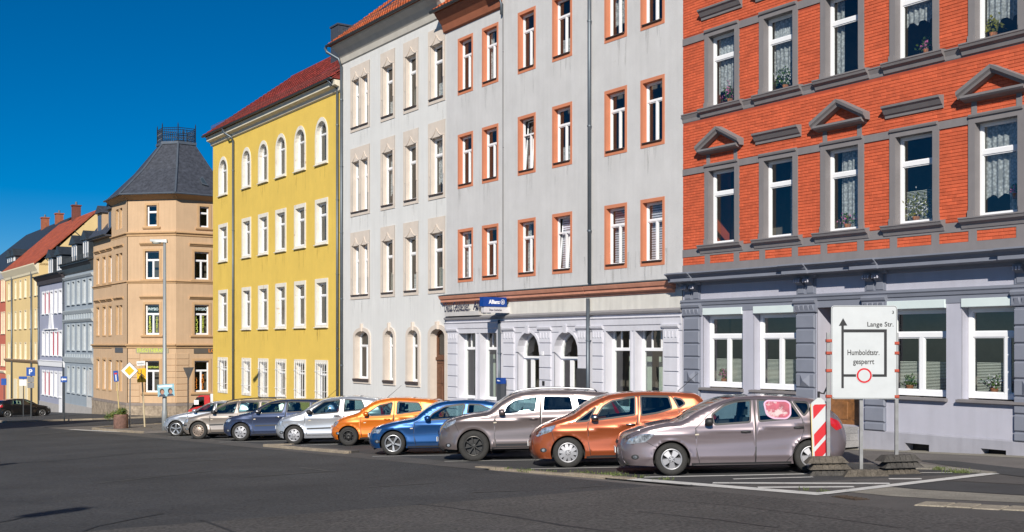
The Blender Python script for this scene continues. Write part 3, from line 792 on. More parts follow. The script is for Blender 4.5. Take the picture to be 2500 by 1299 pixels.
# left eave: orange soffit, gutter, tiles
TILE_O = mat('orange_clay_tile', (.42, .095, .03), .8, island=.25, var=.3, vscale=4, fine=.1, fscale=12)
G.molding([(0, zL - .75), (.1, zL - .7), (.16, zL - .45), (.45, zL - .12), (.5, zL - .05), (.5, zL), (0, zL)], -.1, xk - .08, mat('brown_eave', (.3, .1, .05), .8, var=.1), 'eave_cornice')
G.gutter(-.25, xk - .1, zL + .05, -.6)
tiled_roof(G, -.2, xk - .05, zL + .06, -.55, zL + 4, 4.5, TILE_O, singles=120)
mb = MB().tube([(xk - .35, -.6, zL), (xk - .3, -.55, zL - .15), (xk - .02, -.15, zL - .45), (xk, -.09, zL - .6), (xk, -.09, zL - 1.0)], .05, 10); G.b(mb, 'downpipe', ZINC, smooth=True)
mb = MB(); mb.quad((xk, 0, zR), (xr, 0, zR), (xr, 8, zR + 3), (xk, 8, zR + 3)); mb.quad((0, 8, z_g0), (xr, 8, z_g0), (xr, 8, zR + 3), (0, 8, zR + 3)); G.b(mb, 'roof', ZINC_D)
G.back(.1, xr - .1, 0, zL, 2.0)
# number plate, door bell
G.box(G.x(1327), G.x(1332), -.09, -.07, G.z(1330, 868), G.z(1330, 858), WHITE, 'house_number_plate')
G.box(G.x(1329), G.x(1334), -.1, -.07, G.z(1330, 941), G.z(1330, 930), BLACK, 'door_bell_panel')
# lettering on the frieze above the left shop windows
NAVY = mat('navy_letters', (.02, .018, .05), .5)
BLUE = mat('blue_sign', (.002, .045, .26), .35, var=.03)
wl = G.z(1130, 742)
lt = G.box(G.x(1096), G.x(1180) - .02, -.2, -.036, z_f + .1, z_f + .27, mat('sign_trough', (.5, .48, .47), .8), 'sign_trough')
text('Diana Geishecker', NAVY, root, T((G.x(1097) + G.x(1157)) / 2, -.22, z_f + .46), width=G.x(1157) - G.x(1097), height=.38, bold=.0, depth=.004)
text('Allianz', NAVY, root, T(G.x(1187), -.22, z_f + .46), width=1.15, height=.33, bold=.02, depth=.004)
# ================================================================== projecting sign
xs = G.x(1243)
sg = thing('projecting_sign', 'blue illuminated box sign with white company lettering projecting over the grey house shopfront', 'sign', root.matrix_world @ T(xs, -.05, z_f))
SM = RZ(math.radians(-90))                      # sign faces along the street: local x -> out of the wall reversed
def sgbox(y0, y1, x0, x1, z0, z1, m, name, par): return MB().box(x0, x1, y0, y1, z0, z1).build(name, m, par)
sgbox(-1.15, -.14, -.12, .12, .36, .7, BLUE, 'blue_box', sg)
sgbox(-1.1, .03, -.09, .09, .14, .355, mat('white_sign', (.6, .58, .6), .5), 'white_box', sg)
sgbox(-.2, .06, -.03, .03, .5, .56, ZINC_D, 'wall_bracket', sg)
SF = Matrix(((0, -1, 0, 0), (1, 0, 0, 0), (0, 0, 1, 0), (0, 0, 0, 1)))   # x -> +y, -y -> +x
WL = mat('white_letters', (.85, .85, .87), .5)
text('Allianz', WL, sg, T(.122, -.68, .53) @ SF, width=.48, height=.15, bold=.03)
lg = MB(); 
for k in range(24):
    a0, a1 = 2 * math.pi * k / 24, 2 * math.pi * (k + 1) / 24
    lg.quad((.126, -.32 + .09 * math.cos(a0), .53 + .09 * math.sin(a0)), (.126, -.32 + .09 * math.cos(a1), .53 + .09 * math.sin(a1)), (.126, -.32 + .073 * math.cos(a1), .53 + .073 * math.sin(a1)), (.126, -.32 + .073 * math.cos(a0), .53 + .073 * math.sin(a0)))
for dy, h in ((-.03, .04), (0, .055), (.03, .04)): lg.box(.122, .127, -.328 + dy, -.312 + dy, .53 - h, .53 + h * .8)
lg.build('emblem', WL, sg)
text('Diana Geishecker', NAVY, sg, T(.092, -.6, .24) @ SF, width=.55, height=.08)
for nm_, lab, x, h, pl in (('letter_box_post', 'dark letter box stele with blue lettered top beside the white shop door', 1240, (968, 922), True),):
    zz0, zz1 = G.z(x, 985), G.z(x, h[1])
    k = thing(nm_, lab, 'letter box', root.matrix_world @ T(G.x(x), -.3, zz0))
    MB().box(-.14, .14, -.1, .1, 0, zz1 - zz0 - .22).build('stele', mat('dark_grey_metal', (.06, .065, .075), .45), k)
    MB().box(-.15, .15, -.11, .11, zz1 - zz0 - .215, zz1 - zz0).build('head', BLUE, k); text('Allianz', WL, k, T(0, -.113, zz1 - zz0 - .1), width=.2)
G.box(G.x(1413), G.x(1436), -.11, -.078, G.z(1424, 946), G.z(1424, 900), mat('dark_notice', (.05, .05, .055), .3), 'notice_board')

# ================================================================== white house
WPL = mat('white_plaster', (.655, .65, .64), .9, var=.04, vscale=.8, bump=.25, bscale=80, streak=.05)
BEI = mat('beige_stone', (.62, .54, .47), .85, var=.06, vscale=3, bump=.2, bscale=40)
root, W = house('white_house', 'white plaster house with beige carved window surrounds and brown double door', MAIN, 835)
xr = W.x(1090) - .003
wc = [[(861, 877), (882, 898)], [(935, 959)], [(991, 1016)], [(1052, 1081)]]
wrows = [(160, 282, 948), (371, 500, 948), (588, 714, 948)]
for ri, (ya, yb, pxm) in enumerate(wrows):
    zt2, zb2 = W.z(pxm, ya), W.z(pxm, yb)
    for ci, grp in enumerate(wc):
        for (a, b_) in grp:
            x0, x1 = W.x(a), W.x(b_) + .05
            W.op.append((x0, x1, zb2, zt2, 0))
            W.lining(x0, x1, zb2, zt2, 0, .22, BEI)
            W.window(x0, x1, zb2, zt2, 0, .2, .3, False, fw=.05, bar=.075, curtain=['slat', 'full', 'half', 'lace'][(ci * 2 + ri) % 4])
            W.sill(x0 - .06, x1 + .03, zb2 + .02, BRNSILL, .07, .09); W.streaks(x0 - .1, x1 + .1, zb2 - .21, STRK, 3)
            # curtain-arch carving over the opening
            cv = MB(); xm = (x0 + x1) / 2; hw = (x1 - x0) / 2 + .1
            n = 8; cur = []
            for k in range(n + 1):
                u = k / n; cur.append((x0 - .1 + hw * u, zt2 + .05 + .3 * u ** 2.2 - .05 * math.sin(math.pi * u)))
            cur += [(2 * xm - p[0], p[1]) for p in cur[-2::-1]]
            for (p, q) in zip(cur[:-1], cur[1:]): cv.hexa([(p[0], -.055, p[1] - .016), (q[0], -.055, q[1] - .016), (q[0], -.03, q[1] - .016), (p[0], -.03, p[1] - .016)], [(p[0], -.055, p[1] + .016), (q[0], -.055, q[1] + .016), (q[0], -.03, q[1] + .016), (p[0], -.03, p[1] + .016)])
            W.b(cv, 'carved_arch', BEI)
            for sx in (x0 - .07, x1 + .01): W.box(sx, sx + .06, -.05, -.028, zb2 + .75, zt2 + .02, BEI, 'jamb_roll')
        xa, xb = W.x(grp[0][0]) - .19, W.x(grp[-1][1]) + .22
        ops_ = [o_ for o_ in W.op if o_[2] == zb2]
        W.wall(xa, xb, zb2 - .18, zt2 + .62, BEI, 'window_surround', -.03, None, ops=ops_)
        mb = MB(); mb.box(xa, xb, -.029, 0, zb2 - .2, zb2 - .181); mb.box(xa, xb, -.029, 0, zt2 + .621, zt2 + .63); mb.box(xa - .004, xa, -.029, 0, zb2 - .18, zt2 + .62); W.b(mb, 'surround_edge', BEI)
zE = W.z(1000, 32)
# ground floor
zg1, zg0 = W.z(1000, 806), W.z(1000, 932)
for k, (a, b_) in enumerate(((868, 901), (941, 960), (997, 1020))):
    x0, x1 = W.x(a), W.x(b_) + (.06 if k else 0)
    W.op.append((x0, x1, zg0, zg1, .28)); W.surround(x0, x1, zg0, zg1, .28, .17, .16, .2, .05, .26, BEI)
    W.window(x0, x1, zg0, zg1, .28, .24, .3, k == 0, fw=.06, bar=.08); W.sill(x0 - .1, x1 + .06, zg0 + .02, BRNSILL, .12, .12)
    xm = (x0 + x1) / 2; W.box(xm - .07, xm + .07, -.1, 0, zg1 - .02, zg1 + .34, BEI, 'keystone', bev=.02)
xd0, xd1 = W.x(1053), W.x(1088); zd1, zd0 = W.z(1070, 803), W.z(1070, 985)
W.op.append((xd0, xd1, zd0, zd1, .3)); W.surround(xd0, xd1, zd0, zd1, .3, .2, .18, 0, .06, .3, BEI, 'door_surround')
W.box((xd0 + xd1) / 2 - .1, (xd0 + xd1) / 2 + .1, -.13, 0, zd1 - .02, zd1 + .3, BEI, 'keystone', bev=.02)
DW = mat('dark_brown_door', (.13, .055, .028), .55, var=.3, vscale=8)
ztr = zd0 + (zd1 - zd0) * .58
dr = W.box(xd0, xd1, .26, .32, zd0, ztr, DW, 'door')
for k in range(2):
    for q, (ha, hb) in enumerate(((.1, .7), (.8, 1.5), (1.6, 2.1))):
        a = xd0 + .06 + k * (xd1 - xd0) * .5; bevel_box(MB(), a, a + (xd1 - xd0) * .5 - .12, .23, .26, zd0 + ha, min(zd0 + hb, ztr - .1), .02).build('door_panel', DW, dr)
W.box(xd0 - .02, xd1 + .02, .2, .3, ztr, ztr + .12, DW, 'door_transom')
W.window(xd0, xd1, ztr + .1, zd1, .3, .26, 0, False, fw=.09, m=DW, sash=False, name='fanlight')
W.wall(0, xr, -.3, zE - .2, WPL, 'wall', 0, 6)
CORN = mat('beige_cornice', (.5, .47, .42), .85, var=.08, vscale=2)
W.molding([(0, zE - .85), (.06, zE - .8), (.1, zE - .55), (.22, zE - .4), (.3, zE - .3), (.5, zE - .12), (.55, zE - .04), (0, zE)], 0, xr, CORN, 'eave_cornice')
W.gutter(-.3, xr + .1, zE + .02, -.66)
roof, geo = tiled_roof(W, -.25, xr + .05, zE + .03, -.6, zE + 4.6, 5.0, TILE_O, singles=300, near=lambda p: p.z * 3 - p.x)
snow_guard(roof, geo, .2, xr - .3, .75, ZINC_D)
o_, sl_, up_, M3 = geo
for k in range(3):
    p = Vector((2.0 + k * 2.6, o_.y, o_.z)) + sl_ * 2.0 + up_ * .06; mb = MB(); mb.box(0, .7, 0, 1.0, 0, .05); mb.v = [tuple(M3 @ Vector(v) + p) for v in mb.v]; q = mb.build('skylight', ZINC_D, roof)
    mb = MB(); mb.box(.07, .63, .07, .93, .05, .056); mb.v = [tuple(M3 @ Vector(v) + p) for v in mb.v]; mb.build('pane', PANE, q)
PW = Plane(P0 + N * (WF + 3.2), -D)
xc = PW.s(833) - W.s0; CHS = mat('slate_chimney', (.045, .055, .075), .7, var=.2, vscale=9)
mb = MB(); mb.box(xc - .45, xc + .45, 2.8, 3.6, zE - .5, PW.h(833, 68) - W.z0); mb.box(xc - .5, xc + .5, 2.75, 3.65, PW.h(833, 68) - W.z0, PW.h(833, 64) - W.z0); W.b(mb, 'chimney', CHS)
W.back(.1, xr - .1, 0, zE - .5, 1.9)
W.pipe(W.x(838) , 1.9, zE - .95, .065, -.1, joints=5)
W.pipe(W.x(838), -.2, 1.898, .06, -.1, mat('pale_pipe', (.6, .57, .5), .6), joints=1, name='downpipe_foot')
W.b(MB().tube([(W.x(838) - .55, -.66, zE - .03), (W.x(838) - .5, -.6, zE - .25), (W.x(838) - .08, -.2, zE - .6), (W.x(838), -.1, zE - .95)], .065, 10), 'downpipe_elbow', ZINC, smooth=True)

# ================================================================== yellow house
YPL = mat('yellow_plaster', (.72, .5, .1), .9, var=.05, vscale=.9, bump=.4, bscale=80, streak=.04, fine=.05, fscale=50, stain=((.62, .47, .14), 1.6, .68))
YWH = mat('flaking_white_surround', (.72, .68, .6), .85, var=.06, vscale=3, stain=((.5, .38, .27), 3.3, .6))
root, Y = house('yellow_house', 'yellow plaster house with white window surrounds and dark red tiled roof', MAIN, 520)
xr = Y.x(835) - .003
yc = [(534, 556), (591, 613), (631, 655), (673, 699), (719, 747), (770, 801)]
yr = [(284, 402, True), (483, 598, False), (678, 800, False), (877, 985, False)]
for ri, (ya, yb, ar) in enumerate(yr):
    zt2, zb2 = Y.z(785, ya), Y.z(785, yb)
    for ci, (a, b_) in enumerate(yc):
        xa, xb = Y.x(a), Y.x(b_); sw = .16
        if ci == 0 and ri == 3: xa -= .1
        x0, x1, z0_, z1_ = xa + sw, xb - sw * .9, zb2 + .14, zt2 - .24
        rise = (x1 - x0) / 2 if ar else 0
        Y.op.append((x0, x1, z0_, z1_, rise)); Y.surround(x0, x1, z0_, z1_, rise, sw, .2, .13, .03, .19, YWH, rise_out=(xb - xa) * .62 if ar else None)
        Y.window(x0, x1, z0_, z1_, rise, .18, .3, False, fw=.05, bar=.07, curtain=[[None, 'right', None], ['right', None, None], [None, None, 'right'], [None, None, None]][ri][ci % 3])
        if ri < 3: Y.sill(xa - .02, xb + .02, z0_ - .1, YWH, .06, .11); Y.streaks(xa, xb, z0_ - .17, STRK_Y, 4)
        else:
            mb = MB(); n = 5
            for k in range(n): x = x0 - .02 + (x1 - x0 + .04) * (k + .5) / n; mb.tube([(x, -.09, z0_ - .1), (x, -.09, z1_ + .1)], .014, 5)
            for f in (.25, .8): z = z0_ + (z1_ - z0_) * f; mb.tube([(x0 - .1, -.09, z), (x1 + .1, -.09, z)], .014, 5); mb.tube([(x0 - .1, -.09, z), (x0 - .1, 0, z)], .014, 5); mb.tube([(x1 + .1, -.09, z), (x1 + .1, 0, z)], .014, 5)
            Y.b(mb, 'window_bars', WHITE)
zE = Y.z(820, 203)
Y.wall(0, xr, -.6, zE - .2, YPL, 'wall', 0, 11)
CW = mat('cream_cornice', (.7, .64, .52), .8, var=.08, vscale=2)
Y.molding([(0, zE - .5), (.1, zE - .45), (.14, zE - .3), (.36, zE - .22), (.38, zE - .06), (.42, zE), (0, zE)], -.1, xr, CW, 'eave_cornice')
Y.gutter(-.3, xr - .02, zE + .08, -.55)
TILE_R = mat('dark_red_tile', (.2, .028, .022), .6, island=.28, var=.3, vscale=3, fine=.3, fscale=5, spec=.5)
roof, geo = tiled_roof(Y, -.3, xr, zE + .1, -.5, zE + 4.4, 5.2, TILE_R, singles=300, near=lambda p: p.z * 2.2 - p.x * .6)
snow_guard(roof, geo, .0, xr - .1, .55, mat('red_guard', (.16, .05, .045), .5), .24)
o_, sl_, up_, M3 = geo
for x in (3.0, 7.5, 13.2):
    p = Vector((x, o_.y, o_.z)) + sl_ * 1.6 + up_ * .06; mb = MB(); mb.box(0, .7, 0, .9, 0, .07); mb.v = [tuple(M3 @ Vector(v) + p) for v in mb.v]; mb.build('skylight', TILE_R, roof)
mb = MB(); mb.quad((0, 0, -.6), (0, 11, -.6), (0, 11, zE), (0, 0, zE)); mb.add([(0, -.0, zE - .2), (0, 11, zE - .2), (0, 5.2, zE + 4.3)], [(0, 1, 2)]); Y.b(mb, 'gable_wall', YPL)
Y.back(.1, xr - .1, 0, zE - .5, 1.9)
Y.pipe(Y.x(573), -.3, zE - .7, .06, -.1, joints=5)
Y.b(MB().tube([(Y.x(567) - .1, -.55, zE + .02), (Y.x(568), -.5, zE - .25), (Y.x(573) - .05, -.2, zE - .5), (Y.x(573), -.1, zE - .7)], .06, 10), 'downpipe_elbow', ZINC, smooth=True)
Y.pipe(Y.x(828), -.3, zE - .3, .06, -.1, ZINC, joints=5)
Y.b(MB().tube([(Y.x(826), -.55, zE + .05), (Y.x(827), -.4, zE - .15), (Y.x(828), -.1, zE - .3)], .06, 10), 'downpipe_elbow', ZINC, smooth=True)
# ================================================================== corner house with slate tower roof
OCH = mat('ochre_plaster', (.54, .37, .23), .9, var=.06, vscale=.8, bump=.3, bscale=60, streak=.08, stain=((.45, .33, .2), 1.1, .7))
OCT = mat('ochre_trim', (.5, .32, .17), .85, var=.08, vscale=2)
SLR = mat('slate_roof', (.05, .055, .07), .55, var=.25, vscale=3, fine=.25, fscale=5, bump=.5, bscale=7)
STN = mat('rubble_plinth', (.3, .24, .18), .9, var=.35, vscale=2.5, bump=.8, bscale=5, fine=.2, fscale=6)
PLG = mat('plinth_band', (.24, .2, .18), .9, var=.15, vscale=2)
root, C = house('corner_house', 'ochre corner house with chamfered front and dark slate tower roof with iron railing', MAIN, 228)
MI = root.matrix_world.inverted()
sA = MAIN.s(312); A = MAIN.at(sA)
CH = Plane(A, -D + N); sB = CH.s(429.5); B = CH.at(sB)
RT = Plane(B, N)
def sub(P): return Front(P, root, 0.0, C.z0, MI @ (T(P.O.x, P.O.y, C.z0) @ RZ(P.ang())))
CC, CR = sub(CH), sub(RT)
xA = C.x(312); xT = C.x(274); wR = 13.0
z4 = CC.z(370, 567); z3 = CC.z(370, 686); z2 = CC.z(370, 841); zpl = CC.z(370, 984); zE = CC.z(370, 476); zW = C.z(250, 580)
lev = [('r4', 501, 552), ('r3', 613, 681), ('r2', 743, 817), ('r1', 881, 958)]
def cw(fr, x0, x1, za, zb, hoodm=True, mull=True, tr=.32, deco=True, cat_m=None, dp=.16):
    fr.op.append((x0, x1, za, zb, 0))
    fr.surround(x0, x1, za, zb, 0, .16 if deco else .1, .16, .1, .04, dp, OCT)
    w = fr.window(x0, x1, za, zb, 0, dp, tr, mull, fw=.07, bar=.09)
    if hoodm:
        fr.molding([(0, zb + .38), (.06, zb + .4), (.14, zb + .5), (.2, zb + .54), (.2, zb + .6), (0, zb + .63)], x0 - .38, x1 + .38, OCT, 'window_hood')
    if deco: fr.molding([(0, za - .22), (.1, za - .2), (.14, za - .12), (.14, za - .07), (0, za - .05)], x0 - .3, x1 + .3, OCT, 'window_sill')
    return w
wins = {}
for nm_, a, b_ in lev:
    za, zb = CC.z(370, b_), CC.z(370, a); small = nm_ == 'r4'
    pxs = (358.6, 383) if small else (354.5, 389)
    wins['c' + nm_] = cw(CC, CC.x(pxs[0]), CC.x(pxs[1]), za, zb, nm_ in ('r3', 'r2'), not small, deco=not small or True)
    wins['r' + nm_] = cw(CR, CR.x(487 if small else 474.5), CR.x(510), za, zb, nm_ in ('r3', 'r2'), not small)
    k = CR.x(510) - CR.x(474.5)
    cw(CR, CR.x(474.5) + 2.6, CR.x(474.5) + 2.6 + k, za, zb, nm_ in ('r3', 'r2'), True)
    for a2, b2 in ((284, 291), (293, 300)): cw(C, C.x(a2), C.x(b2), za, zb, nm_ in ('r3', 'r2'), False, deco=False)
    if not small:
        for a2, b2 in ((236, 243), (251, 258.5), (266, 273.5)): cw(C, C.x(a2), C.x(b2), za, zb, nm_ in ('r3', 'r2'), False, deco=False)
C.wall(0, xT, -.6, zW, OCH, 'wall', 0); C.wall(xT, xA, -.6, zE, OCH, 'wall', -.05)
MB().box(xT - .001, xT, -.05, 0, 0, zE).build('wall_return', OCH, root)
CC.wall(0, sB, -.6, zE, OCH, 'wall', 0.0); CR.wall(0, wR, -.6, zE, OCH, 'wall', 0.0)
for fr, x0, x1 in ((C, -.02, xA + .04), (CC, -.06, sB + .06), (CR, -.05, wR)):
    for z, d, h in ((z4, .2, .3), (z3, .14, .2), (z2, .24, .3)):
        if fr is C and z == z4: x0_ = xT - .05
        else: x0_ = x0
        fr.molding([(0, z - h), (d * .3, z - h + .03), (d * .4, z - h * .5), (d, z - h * .25), (d, z - .02), (0, z + .05)], x0_, x1, OCT, 'string_course')
    fr.box(x0, x1, -.14, 0, zpl - .2, zpl, PLG, 'plinth_band'); fr.box(x0, x1, -.12, 0, -.6, zpl - .2, STN, 'plinth')
    # eave: soffit board under the slate
    fr.molding([(0, zE - .35), (.1, zE - .3), (.5, zE - .02), (.5, zE + .03), (0, zE + .03)], (xT - .2 if fr is C else x0 - .15), x1 + .15, OCT, 'eave')
# ground floor rustication on the chamfer and side
for fr, spans in ((CC, ((.0, CC.x(354.5) - .4), (CC.x(389) + .4, sB))), (CR, ((.0, CR.x(474.5) - .4),))):
    for a, b_ in spans:
        z = zpl + .02
        while z < z2 - 1.0:
            fr.box(a + .01, b_ - .01, -.045, 0, z, z + .42, OCH, 'rustic_block', bev=.02); z += .46
# tower roof
vis = [MAIN.at(MAIN.s(272), -.55), A, B, RT.at(4.6, -.55)]
off = lambda P, p, d: p
mid = (A + B) / 2; nin = Vector((-CH.e.y, CH.e.x)); Cc = mid + nin * 4.2
ev = [MAIN.at(MAIN.s(270), -.5), A + (A - Cc).normalized() * .75, B + (B - Cc).normalized() * .75, RT.at(4.4, -.5)]
ev += [ev[3] + D * 7, ev[0] + N * 7]
ez, tz = zE + .02, CC.z(433, 352) + .6
def ringp(k, z): return [Vector((Cc.x + (p.x - Cc.x) * k, Cc.y + (p.y - Cc.y) * k, z + C.z0)) for p in ev]
rings = [ringp(1, ez), ringp(.93, ez + .35), ringp(.6, ez + (tz - ez) * .5), ringp(.29, tz)]
mb = MB(); n = 6
for r in rings: mb.v += [tuple(MI @ p) for p in r]
for i in range(3):
    for j in range(n): mb.f.append((i * n + j, i * n + (j + 1) % n, (i + 1) * n + (j + 1) % n, (i + 1) * n + j))
mb.f.append(tuple(range(3 * n, 4 * n)))
troof = mb.build('tower_roof', SLR, root)
LEAD = mat('lead_flashing', (.1, .12, .15), .5, .3, var=.1)
for j in (1, 2):
    MB().tube([MI @ (rings[i][j] + Vector((0, 0, .02))) for i in range(4)], .09, 6).build('hip_flashing', LEAD, troof)
mb = MB()
for j in range(4): mb.tube([MI @ rings[0][j], MI @ rings[0][(j + 1) % n]], .07, 6)
mb.build('eave_gutter', LEAD, troof)
mb = MB(); r0, r1 = ringp(.31, tz - .02), ringp(.31, tz + .16)
mb.prism([MI @ p for p in r0], (0, 0, 0), (0, 0, .2)); mb.build('roof_curb', LEAD, troof)
IRON = mat('black_iron', (.012, .016, .02), .5)
rp = ringp(.29, tz + .18)
for j in range(n):
    a, b_ = MI @ rp[j], MI @ rp[(j + 1) % n]; H = 1.05; mb = MB()
    for f in (.08, .45, .85, 1.0): mb.tube([a + Vector((0, 0, H * f)), b_ + Vector((0, 0, H * f))], .022, 4)
    m_ = max(3, int((b_ - a).length / .16))
    for k in range(m_ + 1):
        p = a.lerp(b_, k / m_); mb.tube([p, p + Vector((0, 0, H * .98))], .016, 4)
        if k < m_:
            c = a.lerp(b_, (k + .5) / m_); e = (b_ - a).normalized() * .06
            for zz in (.28, .65): 
                loop = [c + e * math.cos(q * math.pi / 4) + Vector((0, 0, zz * H + .09 * math.sin(q * math.pi / 4))) for q in range(9)]
                mb.tube(loop, .012, 3, False)
    mb.build('roof_railing', IRON, troof)
    MB().tube([a, a + Vector((0, 0, H * 1.2)), a + Vector((0, 0, H * 1.38))], .04, 6, rr=[.045, .04, .005]).build('railing_post', IRON, troof)
# skylight in the right slope
v = [rings[2][2].lerp(rings[2][3], .5), rings[1][2].lerp(rings[1][3], .5)]
sw = [MI @ (v[0].lerp(v[1], f).lerp(rings[2][3] if f < .5 else rings[1][3], g)) for f, g in ((.45, .0), (.45, .2), (.72, .2), (.72, .0))]
nrm = (MI.to_3x3() @ Vector((.45, -.7, .55))).normalized()
q = MB().prism([p + nrm * .05 for p in sw], (0, 0, 0), nrm * .08).build('roof_window', LEAD, troof)
ctr = sum(sw, Vector()) / 4
MB().poly([ctr + (p - ctr) * .75 + nrm * .14 for p in sw]).build('pane', PANE, q)
# left wing roof with dormers
mb = MB(); mb.quad((-.1, -.5, zW), (xT, -.5, zW), (xT, 2.0, zW + 3.2), (-.1, 2.0, zW + 3.2)); mb.quad((-.1, 2.0, zW + 3.2), (xT, 2.0, zW + 3.2), (xT, 7, zW + 4.2), (-.1, 7, zW + 4.2)); mb.box(-.1, xT, -.5, 0, zW - .12, zW - .001); wroof = C.b(mb, 'wing_roof', SLR)
C.gutter(-.1, xT - .1, zW + .03, -.55)
for a, b_ in ((238, 250), (264, 274)):
    x0, x1 = C.x(a), C.x(b_); d = MB(); z0_, z1_ = zW + .25, zW + 2.0; d.box(x0, x1, .0, 2.4, z0_, z1_); dm = d.build('dormer', OCH, wroof)
    r = MB(); xm = (x0 + x1) / 2; r.add([(x0 - .15, -.2, z1_ - .02), (x1 + .15, -.2, z1_ - .02), (xm, -.2, z1_ + .6), (x0 - .15, 3, z1_ - .02), (x1 + .15, 3, z1_ - .02), (xm, 3, z1_ + .6)], [(0, 1, 2), (3, 5, 4), (0, 2, 5, 3), (1, 4, 5, 2), (0, 3, 4, 1)]); r.build('dormer_roof', SLR, dm)
    w = MB(); w.box(x0 + .25, x1 - .25, -.03, .02, z0_ + .3, z1_ - .2); w.build('dormer_window', mat('dormer_pane', (.1, .1, .11), .15), dm)
mb = MB(); 
for pl, x0, x1, zt in ((C, 0, xT, zW), ):
    mb.quad((x0, 9, -.6), (x1 + 6, 9, -.6), (x1 + 6, 9, zt), (x0, 9, zt))
    mb.quad((x0, 0, -.6), (x0, 9, -.6), (x0, 9, zt), (x0, 0, zt))
C.b(mb, 'rear_wall', OCH)
for fr, w_ in ((C, xA), (CC, sB), (CR, wR)): fr.back(.3, w_ - .1, 0, zE - .3, 1.2)
# signs and window lettering
LIME = mat('lime_letters', (.52, .6, .1), .5); ORL = mat('orange_letters', (.75, .24, .03), .5); PBL = mat('pale_letters', (.6, .75, .78), .5)
SB = mat('sign_board_brown', (.36, .3, .2), .7, var=.05)
x0, x1 = CC.x(332), CC.x(412); za, zb = CC.z(370, 863), CC.z(370, 848)
CC.box(x0, x1, -.05, 0, za, zb, SB, 'name_board')
text('ERGOTHERAPIE', LIME, root, CC.M @ T((x0 + x1) / 2, -.06, (za + zb) / 2), width=(x1 - x0) * .9, height=.3, bold=.02)
x0 = CR.x(473); CR.box(x0, x0 + 3.4, -.05, 0, za, zb, mat('sign_board_dark', (.1, .085, .07), .7), 'name_board')
text('LOGOPÄDIE', ORL, root, CR.M @ T(x0 + 2.2, -.06, (za + zb) / 2), width=2.2, height=.32, bold=.02)
C.box(C.x(283), C.x(302), -.08, -.05, C.z(292, 861), C.z(292, 848), mat('grey_plaque', (.1, .1, .11), .5), 'name_plaque')
def wtext(fr, body, m, px, y0, y1, width, vert=False):
    x = fr.x(px); z = fr.z(px, (y0 + y1) / 2)
    text('\n'.join(body) if vert else body, m, root, fr.M @ T(x, .13, z), width=width, height=abs(fr.z(px, y0) - fr.z(px, y1)), vertical=vert, bold=.02, depth=.002, name='window_lettering')
wtext(CC, 'PHYSIO', PBL, 372, 751, 758, .8); wtext(CR, 'PHYSIO', PBL, 491, 751, 758, 1.0)
wtext(CC, 'ERGO', LIME, 364, 772, 812, .22, True); wtext(CC, 'THERAPIE', LIME, 381, 774, 811, .16, True)
wtext(CR, 'LOGO', LIME, 481, 772, 812, .22, True); wtext(CR, 'THERAPIE', LIME, 497, 772, 812, .2, True)
wtext(CC, 'ERGOTHERAPIE', LIME, 372, 894, 899, .85); wtext(CR, 'PÄDIE', ORL, 496, 914, 950, .22, True); wtext(CR, 'LOGO', ORL, 479, 916, 950, .22, True)

# ================================================================== far row of houses down the street
def far_house(name, label, pxl, pxr, eave, wallm, cols, rows, trim, framem=None, ridge=None, roofm=None, sill=True, jamb=.16, proud=.04, wmat=None, ez_off=0, gable=True, pitchy=4.0, sw=.1):
    root, H = house(name, label, MAIN, pxl)
    xr = H.x(pxr) - .004; zE = H.z(*eave)
    for (ya, yb, pxm) in rows:
        zb, za = H.z(pxm, ya), H.z(pxm, yb)
        for a, b_ in cols:
            x0, x1 = H.x(a), H.x(b_)
            H.op.append((x0, x1, za, zb, 0)); H.surround(x0, x1, za, zb, 0, sw, sw, sw, proud, jamb, trim)
            H.window(x0, x1, za, zb, 0, jamb, .3, False, fw=.07, bar=.08, sash=False)
            if sill: H.sill(x0 - .15, x1 + .15, za - .02, trim, .08, .14)
    H.wall(0, xr, -1.0, zE, wallm, 'wall', 0, 10)
    H.back(.1, xr - .1, 0, zE - .3, 1.0)
    return root, H, xr, zE
def gable_roof(H, xr, zE, yr, zr, m, over=.45, wallm=None, left=-.0):
    mb = MB(); yb = 2 * yr + over; th = .14
    pts = [(-over, zE - over * (zr - zE) / yr * .0), (yr, zr), (yb, zE)]
    for (ya, za), (yb_, zb_) in ((pts[0], pts[1]), (pts[1], pts[2])):
        mb.hexa([(left, ya, za - th), (xr + .1, ya, za - th), (xr + .1, yb_, zb_ - th), (left, yb_, zb_ - th)], [(left, ya, za), (xr + .1, ya, za), (xr + .1, yb_, zb_), (left, yb_, zb_)])
    r = H.b(mb, 'roof', m)
    if wallm:
        for x in (xr, .0): q = MB(); q.add([(x, 0, zE - .2), (x, 2 * yr, zE - .2), (x, yr, zr - .25)], [(0, 1, 2)]); H.b(q, 'gable_wall', wallm)
    return r
def chimney(H, px, y0, y1, yy, m, w=.45, d=.4, name='chimney'):
    P = Plane(P0 + N * (WF + yy), -D); x = P.s(px) - H.s0; zt = P.h(px, y0) - H.z0; zb = P.h(px, y1) - H.z0 - .8
    mb = MB(); mb.box(x - w, x + w, yy - d, yy + d, zb, zt - .12); mb.box(x - w - .08, x + w + .08, yy - d - .08, yy + d + .08, zt - .119, zt); c = H.b(mb, name, m)
    MB().tube([(x, yy, zt), (x, yy, zt + .35)], .12, 8).build('chimney_pot', ZINC, c)
